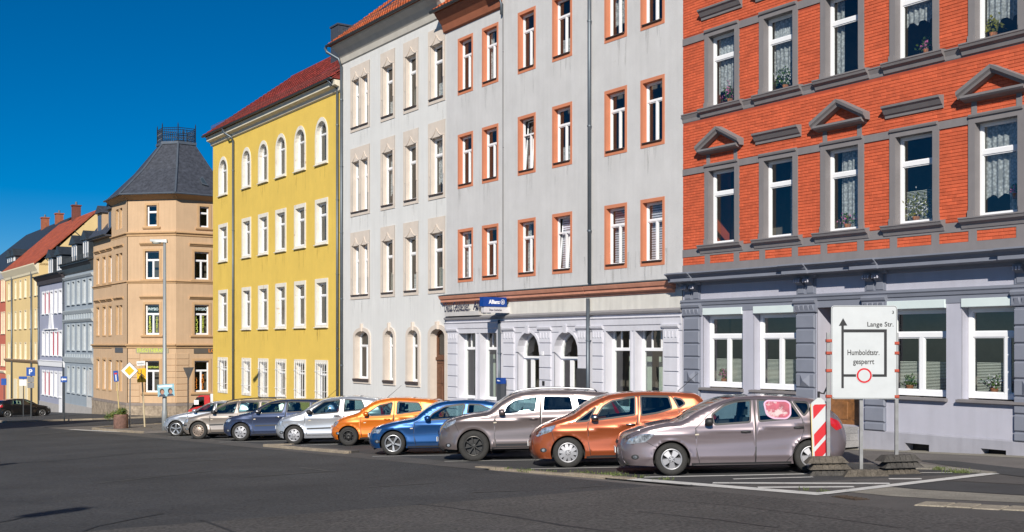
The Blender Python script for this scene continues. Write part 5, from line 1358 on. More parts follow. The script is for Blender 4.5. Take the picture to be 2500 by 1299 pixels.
def car(name, label, px, py, k, sil, wb, half, pm, belt, wins, doors, R=.315, rr=.2, wheel=('cap', 5, None), yaw=-3.0, lamps=(), tails=(), mirror=None, handles=(),
        group='cars parked in the bays', rails=None, trimm=None, dark_rear=False, mouldings=(), crease=None, antenna=None, mirror_m=None, extra=None, lower=None, origin=None, near=-1, arch_m=None, sillz=.19, tumble=.3):
    sil = [(a * k, b * k, c, r) for a, b, c, r in sil]; wb *= k; R *= k; rr *= k; half *= k; belt = [(a * k, b * k) for a, b in belt]; sillz *= k
    wins = [[(a * k, b * k) for a, b in w] for w in wins]; doors = [[(a * k, b * k) for a, b in w] for w in doors]
    ya = math.radians(yaw)
    c = gp(px, py) if origin is None else origin
    M = ground_frame(c.x, c.y, ya); off = (half - .1)
    M = M @ T(0, off if near < 0 else -off, 0)
    root = thing(name, label, 'car', M, group)
    xs0, xs1 = sil[0][0], sil[-1][0]
    S_, tg = catmull([(a, b, r) for a, b, c_, r in sil], [c_ for a, b, c_, r in sil])
    seg0, seg1 = S_[:-1], S_[1:]
    xf, xr = S_[:, 0].min(), S_[:, 0].max()
    bx, bz = np.array([b[0] for b in belt]), np.array([b[1] for b in belt])
    Ra = R + .045
    arches = ((0.0, R), (wb, R))
    def Sf(x, z):
        x = np.asarray(x, float); z = np.asarray(z, float)
        u = np.clip((x - xf) / .8, 0, 1); v = np.clip((xr - x) / .75, 0, 1)
        w = half * (1 - .15 * (1 - u) ** 2.2 - .1 * (1 - v) ** 2.2)
        zb = np.interp(x, bx, bz)
        w = w - .07 * np.clip((.42 - z) / .3, 0, 1) ** 2
        d = z - zb; w = w - tumble * (np.logaddexp(0, d / .018) * .018)
        cz = zb - (.15 if crease is None else crease)
        inn = np.clip((x - xf - .25) / .3, 0, 1) * np.clip((xr - x - .2) / .3, 0, 1)
        w = w + inn * (.02 * np.exp(-np.sqrt((z - cz) ** 2 + 2e-5) / .06) - .008 * np.exp(-((z - cz + .2) / .1) ** 2) + .018 * np.exp(-np.sqrt((z - sillz - .14) ** 2 + 2e-5) / .06))
        for ax, az in arches:
            rad = np.hypot(x - ax, z - az); w = w + .014 * np.exp(-np.sqrt((rad - Ra - .012) ** 2 + 1e-5) / .035)
        # rounding towards the outline
        sh = x.shape; X, Z = x.ravel(), z.ravel(); dmin = np.full(X.shape, 9.0); rad_ = np.full(X.shape, .1)
        for i0 in range(0, len(X), 4000):
            Xa, Za = X[i0:i0 + 4000, None], Z[i0:i0 + 4000, None]
            ex, ez = seg1[None, :, 0] - seg0[None, :, 0], seg1[None, :, 1] - seg0[None, :, 1]
            t = np.clip(((Xa - seg0[None, :, 0]) * ex + (Za - seg0[None, :, 1]) * ez) / (ex ** 2 + ez ** 2 + 1e-12), 0, 1)
            dd = np.hypot(Xa - seg0[None, :, 0] - t * ex, Za - seg0[None, :, 1] - t * ez); j = dd.argmin(1)
            dmin[i0:i0 + 4000] = dd[np.arange(len(j)), j]; rad_[i0:i0 + 4000] = seg0[j, 2]
        q = np.clip((rad_ - dmin) / rad_, 0, 1); ins = rad_ * (1 - np.sqrt(np.clip(1 - q * q, 0, 1)))
        return (w.ravel() - ins).reshape(sh)
    def nrm(x, z):
        e = .006; gx = (Sf(x + e, z) - Sf(x - e, z)) / (2 * e); gz = (Sf(x, z + e) - Sf(x, z - e)) / (2 * e)
        n = np.stack([-gx, np.ones_like(gx), -gz], 1); return n / np.linalg.norm(n, axis=1)[:, None]
    def emit(nm_, V2, tris, m, par, off_=0.0, side=-1):
        used = sorted({i for t in tris for i in t}); mp = {o_: i for i, o_ in enumerate(used)}
        P = np.array([V2[i] for i in used], float); y = Sf(P[:, 0], P[:, 1]) + off_; n = nrm(P[:, 0], P[:, 1])
        n[:, 1] *= side if side > 0 else -1
        me = bpy.data.meshes.new(nm_); f = [tuple(mp[i] for i in (t if side < 0 else t[::-1])) for t in tris]
        me.from_pydata([(p[0], side * yy, p[1]) for p, yy in zip(P, y)], [], f); me.materials.append(m)
        me.polygons.foreach_set('use_smooth', [True] * len(me.polygons)); me.update()
        me.normals_split_custom_set_from_vertices([tuple(v) for v in n])
        return obj(nm_, me, par)
    def tri_patch(poly, h=.05):
        P = [Vector(p[:2]) for p in poly]; n = len(P); a = np.array([p[:2] for p in poly]); lo, hi = a.min(0), a.max(0)
        gx, gz = np.meshgrid(np.arange(lo[0] + h / 2, hi[0], h), np.arange(lo[1] + h / 2, hi[1], h)); g = np.stack([gx.ravel(), gz.ravel()], 1); g = g[inpoly(g, poly)] if len(g) else g
        r = delaunay_2d_cdt(P + [Vector(q) for q in g], [(i, (i + 1) % n) for i in range(n)], [], 1, 1e-5)
        V2 = [tuple(v) for v in r[0]]; cen = np.array([[sum(V2[i][c_] for i in f) / 3 for c_ in (0, 1)] for f in r[2]]) if r[2] else np.zeros((0, 2))
        keep = inpoly(cen, poly) if len(cen) else []
        return V2, [f for f, kk in zip(r[2], keep) if kk]
    def ribbon(nm_, pts, w, m, par, off_, side, closed=False):
        P = [np.array(p[:2], float) for p in pts]
        Q = []                                              # resample
        rng = range(len(P) if closed else len(P) - 1)
        for i in rng:
            a, b = P[i], P[(i + 1) % len(P)]; kk = max(1, int(np.linalg.norm(b - a) / .06)); Q += [a + (b - a) * j / kk for j in range(kk)]
        if not closed: Q.append(P[-1])
        n = len(Q); L = []
        for i in range(n):
            a = Q[(i - 1) % n] if closed or i else Q[0]; b = Q[(i + 1) % n] if closed or i < n - 1 else Q[-1]
            d = (b - a); d = d / (np.linalg.norm(d) or 1); nn = np.array([-d[1], d[0]]) * w / 2; L += [Q[i] + nn, Q[i] - nn]
        tr = []
        for i in range(n if closed else n - 1):
            a, b, c_, d_ = 2 * i, 2 * i + 1, (2 * i + 2) % (2 * n), (2 * i + 3) % (2 * n); tr += [(a, b, d_), (a, d_, c_)]
        return emit(nm_, [tuple(q) for q in L], tr, m, par, off_, side)
    # ---- outline of the side, wheel arches cut into its lower edge
    low = []
    zf, zr_ = S_[0][1], S_[-1][1]
    def arc(cx, r0):
        s = math.asin(max(-1, min(1, (sillz - R) / r0))); return [(cx + r0 * math.cos(a), R + r0 * math.sin(a)) for a in np.linspace(s, math.pi - s, 22)]
    low += arc(wb, Ra) + arc(0.0, Ra)
    outl = [(p[0], p[1]) for p in S_] + low
    n_o = len(outl)
    verts = [Vector(p) for p in outl]; edges = [(i, (i + 1) % n_o) for i in range(n_o)]
    rw = [round_poly(w, .045) for w in wins]
    for w in rw + doors:
        b0 = len(verts); verts += [Vector(p) for p in w]; edges += [(b0 + i, b0 + (i + 1) % len(w)) for i in range(len(w))]
    h = .055; gx, gz = np.meshgrid(np.arange(xf + h / 2, xr, h), np.arange(.15, S_[:, 1].max(), h)); g = np.stack([gx.ravel(), gz.ravel()], 1); g = g[inpoly(g, outl)]
    # denser rows near the outline for a round shoulder
    for d in (.012, .03, .055):
        t = np.gradient(S_[:, :2], axis=0); t /= np.linalg.norm(t, axis=1)[:, None] + 1e-9; ex_ = S_[:, :2] + np.stack([t[:, 1], -t[:, 0]], 1) * d; ex_ = ex_[inpoly(ex_, outl)]; g = np.vstack([g, ex_])
    verts += [Vector(q) for q in g]
    r = delaunay_2d_cdt(verts, edges, [], 1, 1e-4)
    V2 = [tuple(v) for v in r[0]]; F2 = [tuple(f) for f in r[2]]; cen = np.array([[sum(V2[i][q] for i in f) / 3 for q in (0, 1)] for f in F2])
    ok = inpoly(cen, outl); lab = np.where(ok, 0, -1)
    for i, d in enumerate(doors): lab[ok & inpoly(cen, d)] = 10 + i
    for i, w in enumerate(rw): lab[ok & inpoly(cen, w)] = 100 + i
    for side in (-1, 1):
        emit('body_side', V2, [f for f, l in zip(F2, lab) if l == 0], pm, root, 0, side)
        dos = []
        for i, d in enumerate(doors):
            do = emit('door', V2, [f for f, l in zip(F2, lab) if l == 10 + i], pm, root, 0, side); dos.append(do)
            ribbon('door_gap', d, .013, TRIM, do, .0016, side, True)
        for i, w in enumerate(rw):
            gm = CARGL_D if (dark_rear and i >= 1) else CARGL
            wo = emit('side_window', V2, [f for f, l in zip(F2, lab) if l == 100 + i], gm, root, -.006, side)
            ribbon('window_seal', w, .036 if trimm is None else .012, TRIM if trimm is None else trimm, wo, .003, side, True)
        for i, (hx, hz) in enumerate(handles):
            y = float(Sf(np.array([hx * k]), np.array([hz * k]))[0]); mb = MB(); mb.lathe([(.001, -.1), (.016, -.085), (.02, 0), (.016, .085), (.001, .1)], 8, 'x'); mb.v = [(v[0] + hx * k, side * (y + .028) + v[1] * .8, v[2] * 1.1 + hz * k) for v in mb.v]
            mb.build('door_handle', mirror_m or TRIM, dos[min(i, len(dos) - 1)] if dos else root, smooth=True)
        for lp in lamps:
            P, t_ = tri_patch(round_poly([(a * k, b * k) for a, b in lp], .03), .04); emit('headlight', P, t_, HEADL, root, .006, side)
        for lp in tails:
            P, t_ = tri_patch(round_poly([(a * k, b * k) for a, b in lp], .03), .04); emit('tail_light', P, t_, TAILL, root, .006, side)
        for (pts, w, m) in mouldings: ribbon('side_moulding', [(a * k, b * k) for a, b in pts], w, m, root, .008, side)
        for ax, az in arches:
            if arch_m: ribbon('wheel_arch_trim', arc(ax, Ra + .025), .06, arch_m, root, .006, side)
            # inner lip of the arch
            A = arc(ax, Ra); y = Sf(np.array([p[0] for p in A]), np.array([p[1] for p in A])); mb = MB(); n = len(A)
            mb.v = [(p[0], side * yy, p[1]) for p, yy in zip(A, y)] + [(p[0], side * (half - .28), p[1]) for p in A]; mb.f = [(i, i + 1, n + i + 1, n + i) for i in range(n - 1)]; mb.build('wheel_housing', UNDER, root)
        if mirror:
            mx_, mz_ = mirror[0] * k, mirror[1] * k; y = float(Sf(np.array([mx_]), np.array([mz_]))[0]); mb = MB()
            mb.lathe([(.001, -.075), (.05, -.066), (.075, -.03), (.08, .02), (.07, .055), (.001, .06)], 14, 'x'); mb.v = [(mx_ + v[0] * 1.15, side * (y + .13) + v[1] * 1.15, mz_ + .05 + v[2] * .95) for v in mb.v]
            q = mb.build('wing_mirror', mirror_m or pm, root, smooth=True)
            mb = MB(); mb.hexa([(mx_ - .05, side * (y - .01), mz_ - .03), (mx_ + .07, side * (y - .01), mz_ - .03), (mx_ + .05, side * (y + .1), mz_ - .015), (mx_ - .03, side * (y + .1), mz_ - .015)], [(mx_ - .05, side * (y - .01), mz_ + .03), (mx_ + .07, side * (y - .01), mz_ + .03), (mx_ + .05, side * (y + .1), mz_ + .03), (mx_ - .03, side * (y + .1), mz_ + .03)]); mb.build('mirror_arm', TRIM, q)
        sx = [xs for xs in np.linspace(Ra + .02, wb - Ra - .02, 12)]
        ribbon('sill_trim', [(x, sillz + .02) for x in sx], .05, TRIM if lower is None else lower, root, .004, side)
        ribbon('side_indicator', [(.46 * k, belt[0][1] - .17), (.53 * k, belt[0][1] - .165)], .025, INDIC, root, .006, side)
        if lamps:
            lq = [(a * k, b * k) for a, b in lamps[0]]; lo = min(lq, key=lambda p: p[1] - .6 * p[0]); an = math.radians(140)
            ribbon('panel_gap', [lo, (Ra * math.cos(an), R + Ra * math.sin(an))], .009, TRIM, root, .0016, side)
            hp = [(p[0], p[1] - .06) for p, q in zip(S_, tg) if q == 'H'][2::2]
            if len(hp) > 2: ribbon('panel_gap', hp, .008, TRIM, root, .0016, side)
        if rails is not None:
            i0, i1 = rails[0] * k, rails[1] * k; idx = [i for i, p in enumerate(S_) if i0 <= p[0] <= i1 and p[1] > belt[0][1] + .2][::3]
            pts = [(S_[i][0], side * (float(Sf(S_[i:i + 1, 0], S_[i:i + 1, 1] - .02)[0]) - .05), S_[i][1] + .055) for i in idx]
            pts = [(pts[0][0] - .06, pts[0][1], pts[0][2] - .06)] + pts + [(pts[-1][0] + .06, pts[-1][1], pts[-1][2] - .06)]
            MB().tube(pts, .018, 8).build('roof_rail', rails[2], root, smooth=True)
    # ---- skin over the top: bumper, bonnet, windscreen, roof, tailgate
    fr = (-1, -.95, -.86, -.6, -.3, 0, .3, .6, .86, .95, 1)
    t = np.gradient(S_[:, :2], axis=0); t /= np.linalg.norm(t, axis=1)[:, None] + 1e-9; nn = np.stack([-t[:, 1], t[:, 0]], 1)
    E = Sf(S_[:, 0], S_[:, 1]); CR = {'N': .1, 'H': .035, 'W': .075, 'R': .03, 'G': .05, 'T': .07}; cr = np.array([CR[q] for q in tg]); ker = np.ones(9) / 9; cr = np.convolve(np.pad(cr, 4, mode='edge'), ker, 'valid')
    names = {'N': 'front_bumper', 'H': 'bonnet', 'W': 'windscreen', 'R': 'roof', 'G': 'rear_window', 'T': 'tailgate'}
    pos = lambda i, f: (S_[i, 0] + nn[i, 0] * cr[i] * (1 - f * f), E[i] * f, S_[i, 1] + nn[i, 1] * cr[i] * (1 - f * f))
    for q in 'NHWRGT':
        idx = [i for i in range(len(S_) - 1) if tg[i] == q]
        if not idx: continue
        groups_ = [(names[q], pm, range(len(fr) - 1))]
        if q in 'WG': groups_ = [(names[q], CARGL if q == 'W' else CARGL_D, range(2, len(fr) - 3)), ('screen_pillar', pm, [0, 1, len(fr) - 3, len(fr) - 2])]
        for nm_, m, cols_ in groups_:
            mb = MB(); vi = {}
            def vid(i, j):
                if (i, j) not in vi: vi[(i, j)] = len(mb.v); mb.v.append(pos(i, fr[j]))
                return vi[(i, j)]
            for i in idx:
                for j in cols_: mb.f.append((vid(i, j), vid(i + 1, j), vid(i + 1, j + 1), vid(i, j + 1))[::-1])
            mb.build(nm_, m, root, smooth=True)
    # grille and lower intake on the nose
    for za, zb, fm, nm_ in ((.57, .68, .5, 'grille'), (.26, .37, .6, 'air_intake')):
        idx = [i for i in range(len(S_) - 1) if S_[i, 0] < xf + .3 and za * k < S_[i, 1] < zb * k]
        if len(idx) > 1:
            mb = MB(); fs = np.linspace(-fm, fm, 9); q = [[Vector(pos(i, f)) + Vector((nn[i, 0], 0, nn[i, 1])) * .006 for f in fs] for i in idx]
            mb.v = [tuple(v) for r_ in q for v in r_]; mb.f = [(a * 9 + b, a * 9 + b + 1, (a + 1) * 9 + b + 1, (a + 1) * 9 + b) for a in range(len(idx) - 1) for b in range(8)]; mb.build(nm_, TRIM, root)
    for side in (-1, 1):
        c0, c1 = xf + .25, .37 * k; el = [(c0 + .075 * math.cos(a), c1 + .05 * math.sin(a)) for a in np.linspace(0, 2 * math.pi, 13)[:-1]]
        P, t_ = tri_patch(el, .03); fo = emit('fog_lamp', P, t_, TRIM, root, .004, side); el = [(c0 + .035 * math.cos(a), c1 + .03 * math.sin(a)) for a in np.linspace(0, 2 * math.pi, 11)[:-1]]; P, t_ = tri_patch(el, .03); emit('fog_lens', P, t_, HEADL, fo, .007, side)
    # ---- underbody, cabin, wheels
    mb = MB(); zc_ = bz.min() - .12
    mb.xzprism([(xf + .15, .22), (xr - .15, .24), (xr - .12, zc_ * .9), (wb * .5, zc_), (xf + .3, zc_ * .85)], -(half - .3), half - .3); mb.build('underbody', UNDER, root)
    mb = MB(); mb.box(Ra, wb - Ra, -(half - .09), half - .09, sillz - .02, sillz + .12); mb.build('floor_pan', UNDER, root)
    cw_ = [p for p, q in zip(S_, tg) if q == 'W']; cx = cw_[0][0]; bzc = float(np.interp(cx + .4, bx, bz))
    mb = MB(); mb.hexa([(cx + .12, -half + .16, bzc - .35), (cx + .62, -half + .16, bzc - .35), (cx + .62, half - .16, bzc - .35), (cx + .12, half - .16, bzc - .35)], [(cx + .1, -half + .2, bzc - .01), (cx + .5, -half + .2, bzc + .0), (cx + .5, half - .2, bzc + .0), (cx + .1, half - .2, bzc - .01)]); mb.build('dashboard', SEAT, root)
    zt_c = S_[:, 1].max()
    for sx_, hs in ((cx + 1.15 * k, .0), (cx + 2.0 * k, -.03)):
        for sy in (-.36, .36):
            mb = MB(); z0_, z1_ = .35, min(bzc + .12, zt_c - .38)
            mb.hexa([(sx_ - .1, sy - .23, z0_), (sx_ + .06, sy - .23, z0_), (sx_ + .06, sy + .23, z0_), (sx_ - .1, sy + .23, z0_)], [(sx_ + .08, sy - .2, z1_), (sx_ + .18, sy - .2, z1_), (sx_ + .18, sy + .2, z1_), (sx_ + .08, sy + .2, z1_)])
            mb.hexa([(sx_ + .1, sy - .11, z1_ + .04), (sx_ + .18, sy - .11, z1_ + .04), (sx_ + .18, sy + .11, z1_ + .04), (sx_ + .1, sy + .11, z1_ + .04)], [(sx_ + .13, sy - .1, z1_ + .2), (sx_ + .19, sy - .1, z1_ + .2), (sx_ + .19, sy + .1, z1_ + .2), (sx_ + .13, sy + .1, z1_ + .2)])
            mb.build('seat', SEAT, root)
    mb = MB(); st = [(cx + .72 + .06 * math.sin(a), -.36 * 1 + .18 * math.cos(a), bzc - .02 + .17 * math.sin(a)) for a in np.linspace(0, 2 * math.pi, 17)]; mb.tube(st, .014, 5, False); mb.build('steering_wheel', TRIM, root)
    wm = wheel_meshes(name, R, .2, rr, wheel[0], wheel[1], wheel[2] or HUBCAP)
    for ax in (0.0, wb):
        for side in (-1, 1):
            Wm = T(ax, side * (half - .125), R) @ (RZ(0) if side < 0 else RZ(math.pi)) @ RY(RND.uniform(0, 6) if wheel[0] != 'x' else 0)
            w_ = obj('wheel', wm['tyre'], root, Wm)
            obj('rim', wm['rim_lip'], w_); obj('brake_disc', wm['back'], w_); obj('wheel_spokes', wm['spokes'], w_); obj('wheel_bolts', wm['bolts'], w_)
    if antenna:
        ax, az = antenna[0] * k, antenna[1] * k; MB().tube([(ax, 0, az), (ax + .5, 0, az + .42)], .006, 5, rr=[.008, .004]).build('aerial', TRIM, root)
    # front number plate
    i = min(range(len(S_)), key=lambda i_: abs(S_[i_, 1] - .5 * k) + (10 if S_[i_, 0] > .2 else 0)); mb = MB(); c0 = pos(i, 0); mb.box(c0[0] - .01, c0[0] + .004, -.25, .25, c0[2] - .055, c0[2] + .055); mb.build('number_plate', mat('plate_white', (.7, .7, .7), .4), root)
    if extra: extra(root, Sf, k, tri_patch, emit, ribbon)
    return root

N_, H_, W_, R_, G_, T_ = 'N', 'H', 'W', 'R', 'G', 'T'
def trace(front, hood, wind, roof, rear, tail):
    """outline points by panel -> (x, z, panel, edge radius)"""
    out = []
    for pts, q, r in ((front, 'N', .2), (hood, 'H', .11), (wind, 'W', .1), (roof, 'R', .1), (rear, 'G', .12), (tail, 'T', .17)):
        out += [(a, b, q, r) for a, b in pts]
    return out
TAUPE = paint('taupe_metallic', (.22, .18, .195)); COPPER = paint('copper_metallic', (.36, .085, .028), .5); GREYBR = paint('grey_brown_metallic', (.17, .14, .14)); BMWB = paint('blue_metallic', (.006, .06, .2), .5)
ORANGE = paint('orange_metallic', (.68, .17, .01), .35); SILVER = paint('silver_metallic', (.48, .5, .54), .6); NAVYP = paint('dark_blue_metallic', (.035, .05, .105), .45); CHAMP = paint('champagne_metallic', (.36, .31, .27), .55)
BLACKP = paint('black_car_paint', (.008, .008, .01), .2); REDP = paint('red_mini_truck_paint', (.5, .01, .012), .1)

def shade(root, Sf, k, tri_patch, emit, ribbon):
    c = [(1.80, 1.35), (1.86, 1.40), (2.22, 1.385), (2.29, 1.33), (2.28, 1.12), (2.2, 1.05), (1.95, 1.06), (1.83, 1.13)]
    c = [(a * k, b * k) for a, b in c]; P, t = tri_patch(round_poly(c, .07), .05)
    o = emit('sun_shade', P, t, mat('pink_shade', (.36, .05, .09), .6, var=.35, vscale=9, object_space=True, stain=((.5, .4, .4), 5, .52)), root, .004, -1); ribbon('shade_border', round_poly(c, .07), .03, mat('pale_pink_border', (.55, .34, .48), .6), o, .007, -1, True)
car('family_hatchback', 'taupe five-door hatchback with pink window shade behind the striped beacon', 1640, 1161, 1.0,
    trace([(-.84, .2), (-.915, .3), (-.945, .48), (-.9, .7)], [(-.8, .8), (-.48, .935), (-.08, 1.015)], [(.2, 1.04), (.55, 1.23), (.967, 1.4)], [(1.28, 1.47), (1.67, 1.495), (2.06, 1.48), (2.45, 1.445)], [(2.8, 1.385), (3.04, 1.21)], [(3.22, 1.06), (3.33, .85), (3.37, .65), (3.33, .4), (3.22, .22)]),
    2.65, .885, TAUPE, [(0, .95), (.83, .965), (1.6, 1.0), (2.6, 1.09)],
    [[(.83, .963), (1.51, .998), (1.553, 1.413), (1.279, 1.398), (1.045, 1.33), (.79, 1.155)], [(1.68, 1.008), (2.47, 1.064), (2.275, 1.385), (1.68, 1.418)], [(2.53, 1.09), (2.64, 1.22), (2.62, 1.35), (2.345, 1.375)]],
    [[(.47, .9), (.48, .5), (.53, .23), (1.585, .2), (1.6, .5), (1.61, 1.43), (1.27, 1.425), (1.0, 1.35), (.7, 1.13), (.56, .98)], [(1.61, .5), (1.595, .2), (2.15, .2), (2.27, .34), (2.4, .55), (2.52, .82), (2.5, 1.0), (2.48, 1.07), (2.3, 1.4), (1.62, 1.43)]],
    wheel=('cap', 5, HUBCAP), lamps=[[(-.86, .62), (-.8, .73), (-.5, .82), (-.3, .81), (-.48, .66), (-.68, .63)]], tails=[[(3.02, 1.06), (3.2, .98), (3.27, .85), (3.14, .8), (3.03, .9)]], mirror=(.72, .98), mirror_m=TRIM, handles=[(1.42, .82), (2.42, .88)], extra=shade)
car('compact_minivan', 'copper orange five-door minivan between the taupe hatchback and the grey-brown offroader', 1387.6, 1142, 1.055,
    trace([(-.62, .19), (-.71, .3), (-.735, .48), (-.69, .68)], [(-.6, .77), (-.47, .86), (-.25, .945), (-.04, 1.012)], [(.13, 1.07), (.32, 1.2), (.55, 1.33)], [(.78, 1.425), (1.0, 1.475), (1.46, 1.505), (1.93, 1.495), (2.39, 1.465)], [(2.66, 1.42), (2.86, 1.2)], [(3.03, 1.0), (3.17, .8), (3.21, .55), (3.15, .35), (3.05, .24)]),
    2.56, .86, COPPER, [(0, .93), (.5, .95), (1.4, 1.045), (2.1, 1.13), (2.6, 1.2)],
    [[(.54, .955), (1.38, 1.05), (1.393, 1.415), (.92, 1.345), (.73, 1.235)], [(1.5, 1.035), (1.83, 1.08), (2.13, 1.16), (2.07, 1.4), (1.5, 1.425)], [(2.16, 1.385), (2.33, 1.345), (2.4, 1.25), (2.26, 1.17)], [(.16, .93), (.44, .95), (.6, 1.23)]],
    [[(.42, .9), (.42, .5), (.46, .24), (1.4, .24), (1.42, .6), (1.44, 1.44), (.92, 1.38), (.68, 1.25), (.5, .99)], [(1.43, .6), (1.41, .24), (1.95, .24), (2.1, .4), (2.25, .7), (2.32, .95), (2.26, 1.14), (2.12, 1.42), (1.46, 1.44)]],
    R=.31, rr=.2, wheel=('cap', 10, HUBCAP), lamps=[[(-.66, .66), (-.5, .82), (-.22, .88), (-.32, .75), (-.6, .64)]], tails=[[(2.93, 1.05), (3.08, .9), (3.13, .75), (2.98, .8)]], mirror=(.56, .97), handles=[(1.28, .86), (2.22, .95)], mirror_m=CHROME, crease=.2, dark_rear=True, antenna=(2.3, 1.47))
car('offroad_car', 'large grey-brown offroad car with chrome window trim, silver roof rails and dark wheels', 1158, 1126, 1.06,
    trace([(-.7, .27), (-.8, .34), (-.8, .58), (-.74, .74)], [(-.6, .9), (-.38, .99), (-.13, 1.04), (.18, 1.075)], [(.36, 1.11), (.57, 1.275), (.8, 1.42)], [(1.0, 1.5), (1.285, 1.55), (1.67, 1.56), (2.185, 1.545), (2.776, 1.5)], [(3.06, 1.44), (3.26, 1.2)], [(3.4, 1.0), (3.5, .8), (3.52, .55), (3.45, .36), (3.35, .28)]),
    2.58, .9, GREYBR, [(0, 1.02), (.7, 1.04), (1.5, 1.09), (2.3, 1.1), (2.8, 1.25)],
    [[(.69, 1.045), (1.4, 1.08), (1.46, 1.43), (.95, 1.36), (.76, 1.235)], [(1.575, 1.1), (2.26, 1.1), (2.2, 1.41), (1.6, 1.435)], [(2.4, 1.11), (2.62, 1.16), (2.76, 1.27), (2.54, 1.345), (2.33, 1.38)]],
    [[(.5, .98), (.47, .6), (.52, .3), (1.46, .3), (1.5, .6), (1.52, 1.455), (.93, 1.39), (.7, 1.25), (.58, 1.06)], [(1.515, .6), (1.475, .3), (2.0, .3), (2.12, .5), (2.28, .8), (2.34, 1.09), (2.26, 1.43), (1.54, 1.455)]],
    R=.345, rr=.22, wheel=('slim', 8, ALLOYD), lamps=[[(-.74, .76), (-.6, .88), (-.38, .95), (-.42, .86), (-.62, .76)]], tails=[[(3.1, 1.3), (3.22, 1.15), (3.3, 1.0), (3.2, 1.02)]], mirror=(.66, 1.05), handles=[(1.36, .93), (2.22, .97)], rails=(.85, 2.75, CHROME), trimm=CHROME, mirror_m=GREYBR, dark_rear=True, arch_m=MATS['grey_brown_metallic'], sillz=.27, mouldings=[([(.5, .36), (2.1, .36)], .05, CHROME)])
car('blue_coupe', 'metallic blue two-door coupe with double-spoke alloy wheels', 961, 1112, 1.02,
    trace([(-.55, .19), (-.64, .3), (-.66, .45), (-.6, .62)], [(-.5, .69), (-.33, .77), (-.04, .845), (.29, .9)], [(.55, .94), (.73, 1.075), (.95, 1.235)], [(1.17, 1.33), (1.4, 1.37), (1.84, 1.39), (2.28, 1.37), (2.54, 1.335)], [(2.79, 1.26), (3.1, 1.05)], [(3.3, .96), (3.6, .93), (3.68, .7), (3.66, .45), (3.5, .24)]),
    2.72, .87, BMWB, [(0, .86), (.9, .9), (1.8, .95), (2.4, 1.0), (3.0, 1.0)],
    [[(.9, .895), (1.81, .946), (1.88, 1.29), (1.35, 1.235), (1.05, 1.07)], [(1.935, .96), (2.38, 1.02), (2.56, 1.15), (2.28, 1.265), (1.98, 1.285)]],
    [[(.56, .84), (.55, .5), (.6, .24), (1.95, .22), (1.98, .6), (1.87, .92), (1.9, 1.31), (1.34, 1.26), (1.02, 1.1), (.75, .92)]],
    R=.315, rr=.215, wheel=('split', 5, ALLOY), lamps=[[(-.58, .58), (-.5, .68), (-.28, .7), (-.36, .58)]], tails=[[(3.5, .9), (3.6, .88), (3.62, .75), (3.4, .78)]], mirror=(.93, .9), handles=[(1.75, .8)], mirror_m=BMWB, mouldings=[([(.5, .54), (1.95, .56)], .045, MATS['blue_metallic'])])
car('orange_city_car', 'small bright orange five-door city car with black steel wheels', 851.8, 1088.5, 1.075,
    trace([(-.44, .19), (-.52, .3), (-.54, .42), (-.49, .58)], [(-.4, .68), (-.3, .75), (-.1, .84), (.13, .89)], [(.27, .935), (.43, 1.06), (.67, 1.215)], [(.92, 1.305), (1.24, 1.35), (1.6, 1.35), (2.09, 1.315), (2.4, 1.28)], [(2.6, 1.24), (2.68, 1.05)], [(2.76, .9), (2.84, .7), (2.86, .45), (2.78, .26)]),
    2.37, .8, ORANGE, [(0, .82), (.6, .85), (1.4, .88), (2.2, .97)],
    [[(.54, .85), (1.25, .872), (1.305, 1.23), (.92, 1.16), (.6, .965)], [(1.42, .888), (2.13, .968), (2.16, 1.03), (2.07, 1.2), (1.44, 1.24)]],
    [[(.36, .8), (.35, .5), (.4, .24), (1.3, .24), (1.32, .6), (1.35, 1.26), (.9, 1.195), (.55, 1.0), (.45, .87)], [(1.33, .6), (1.31, .24), (1.85, .24), (1.95, .4), (2.1, .62), (2.22, .95), (2.1, 1.235), (1.37, 1.265)]],
    R=.275, rr=.175, wheel=('steel', 8, mat('black_steel_wheel', (.02, .02, .021), .5, .3)), lamps=[[(-.47, .56), (-.42, .68), (-.27, .74), (-.3, .66), (-.4, .56)]], tails=[[(2.6, 1.15), (2.66, 1.05), (2.74, .8), (2.62, .85)]], mirror=(.55, .87), handles=[(1.15, .75), (2.1, .8)], mirror_m=ORANGE, antenna=(1.0, 1.33), mouldings=[([(.42, .48), (1.28, .5)], .05, MATS['orange_metallic'])])
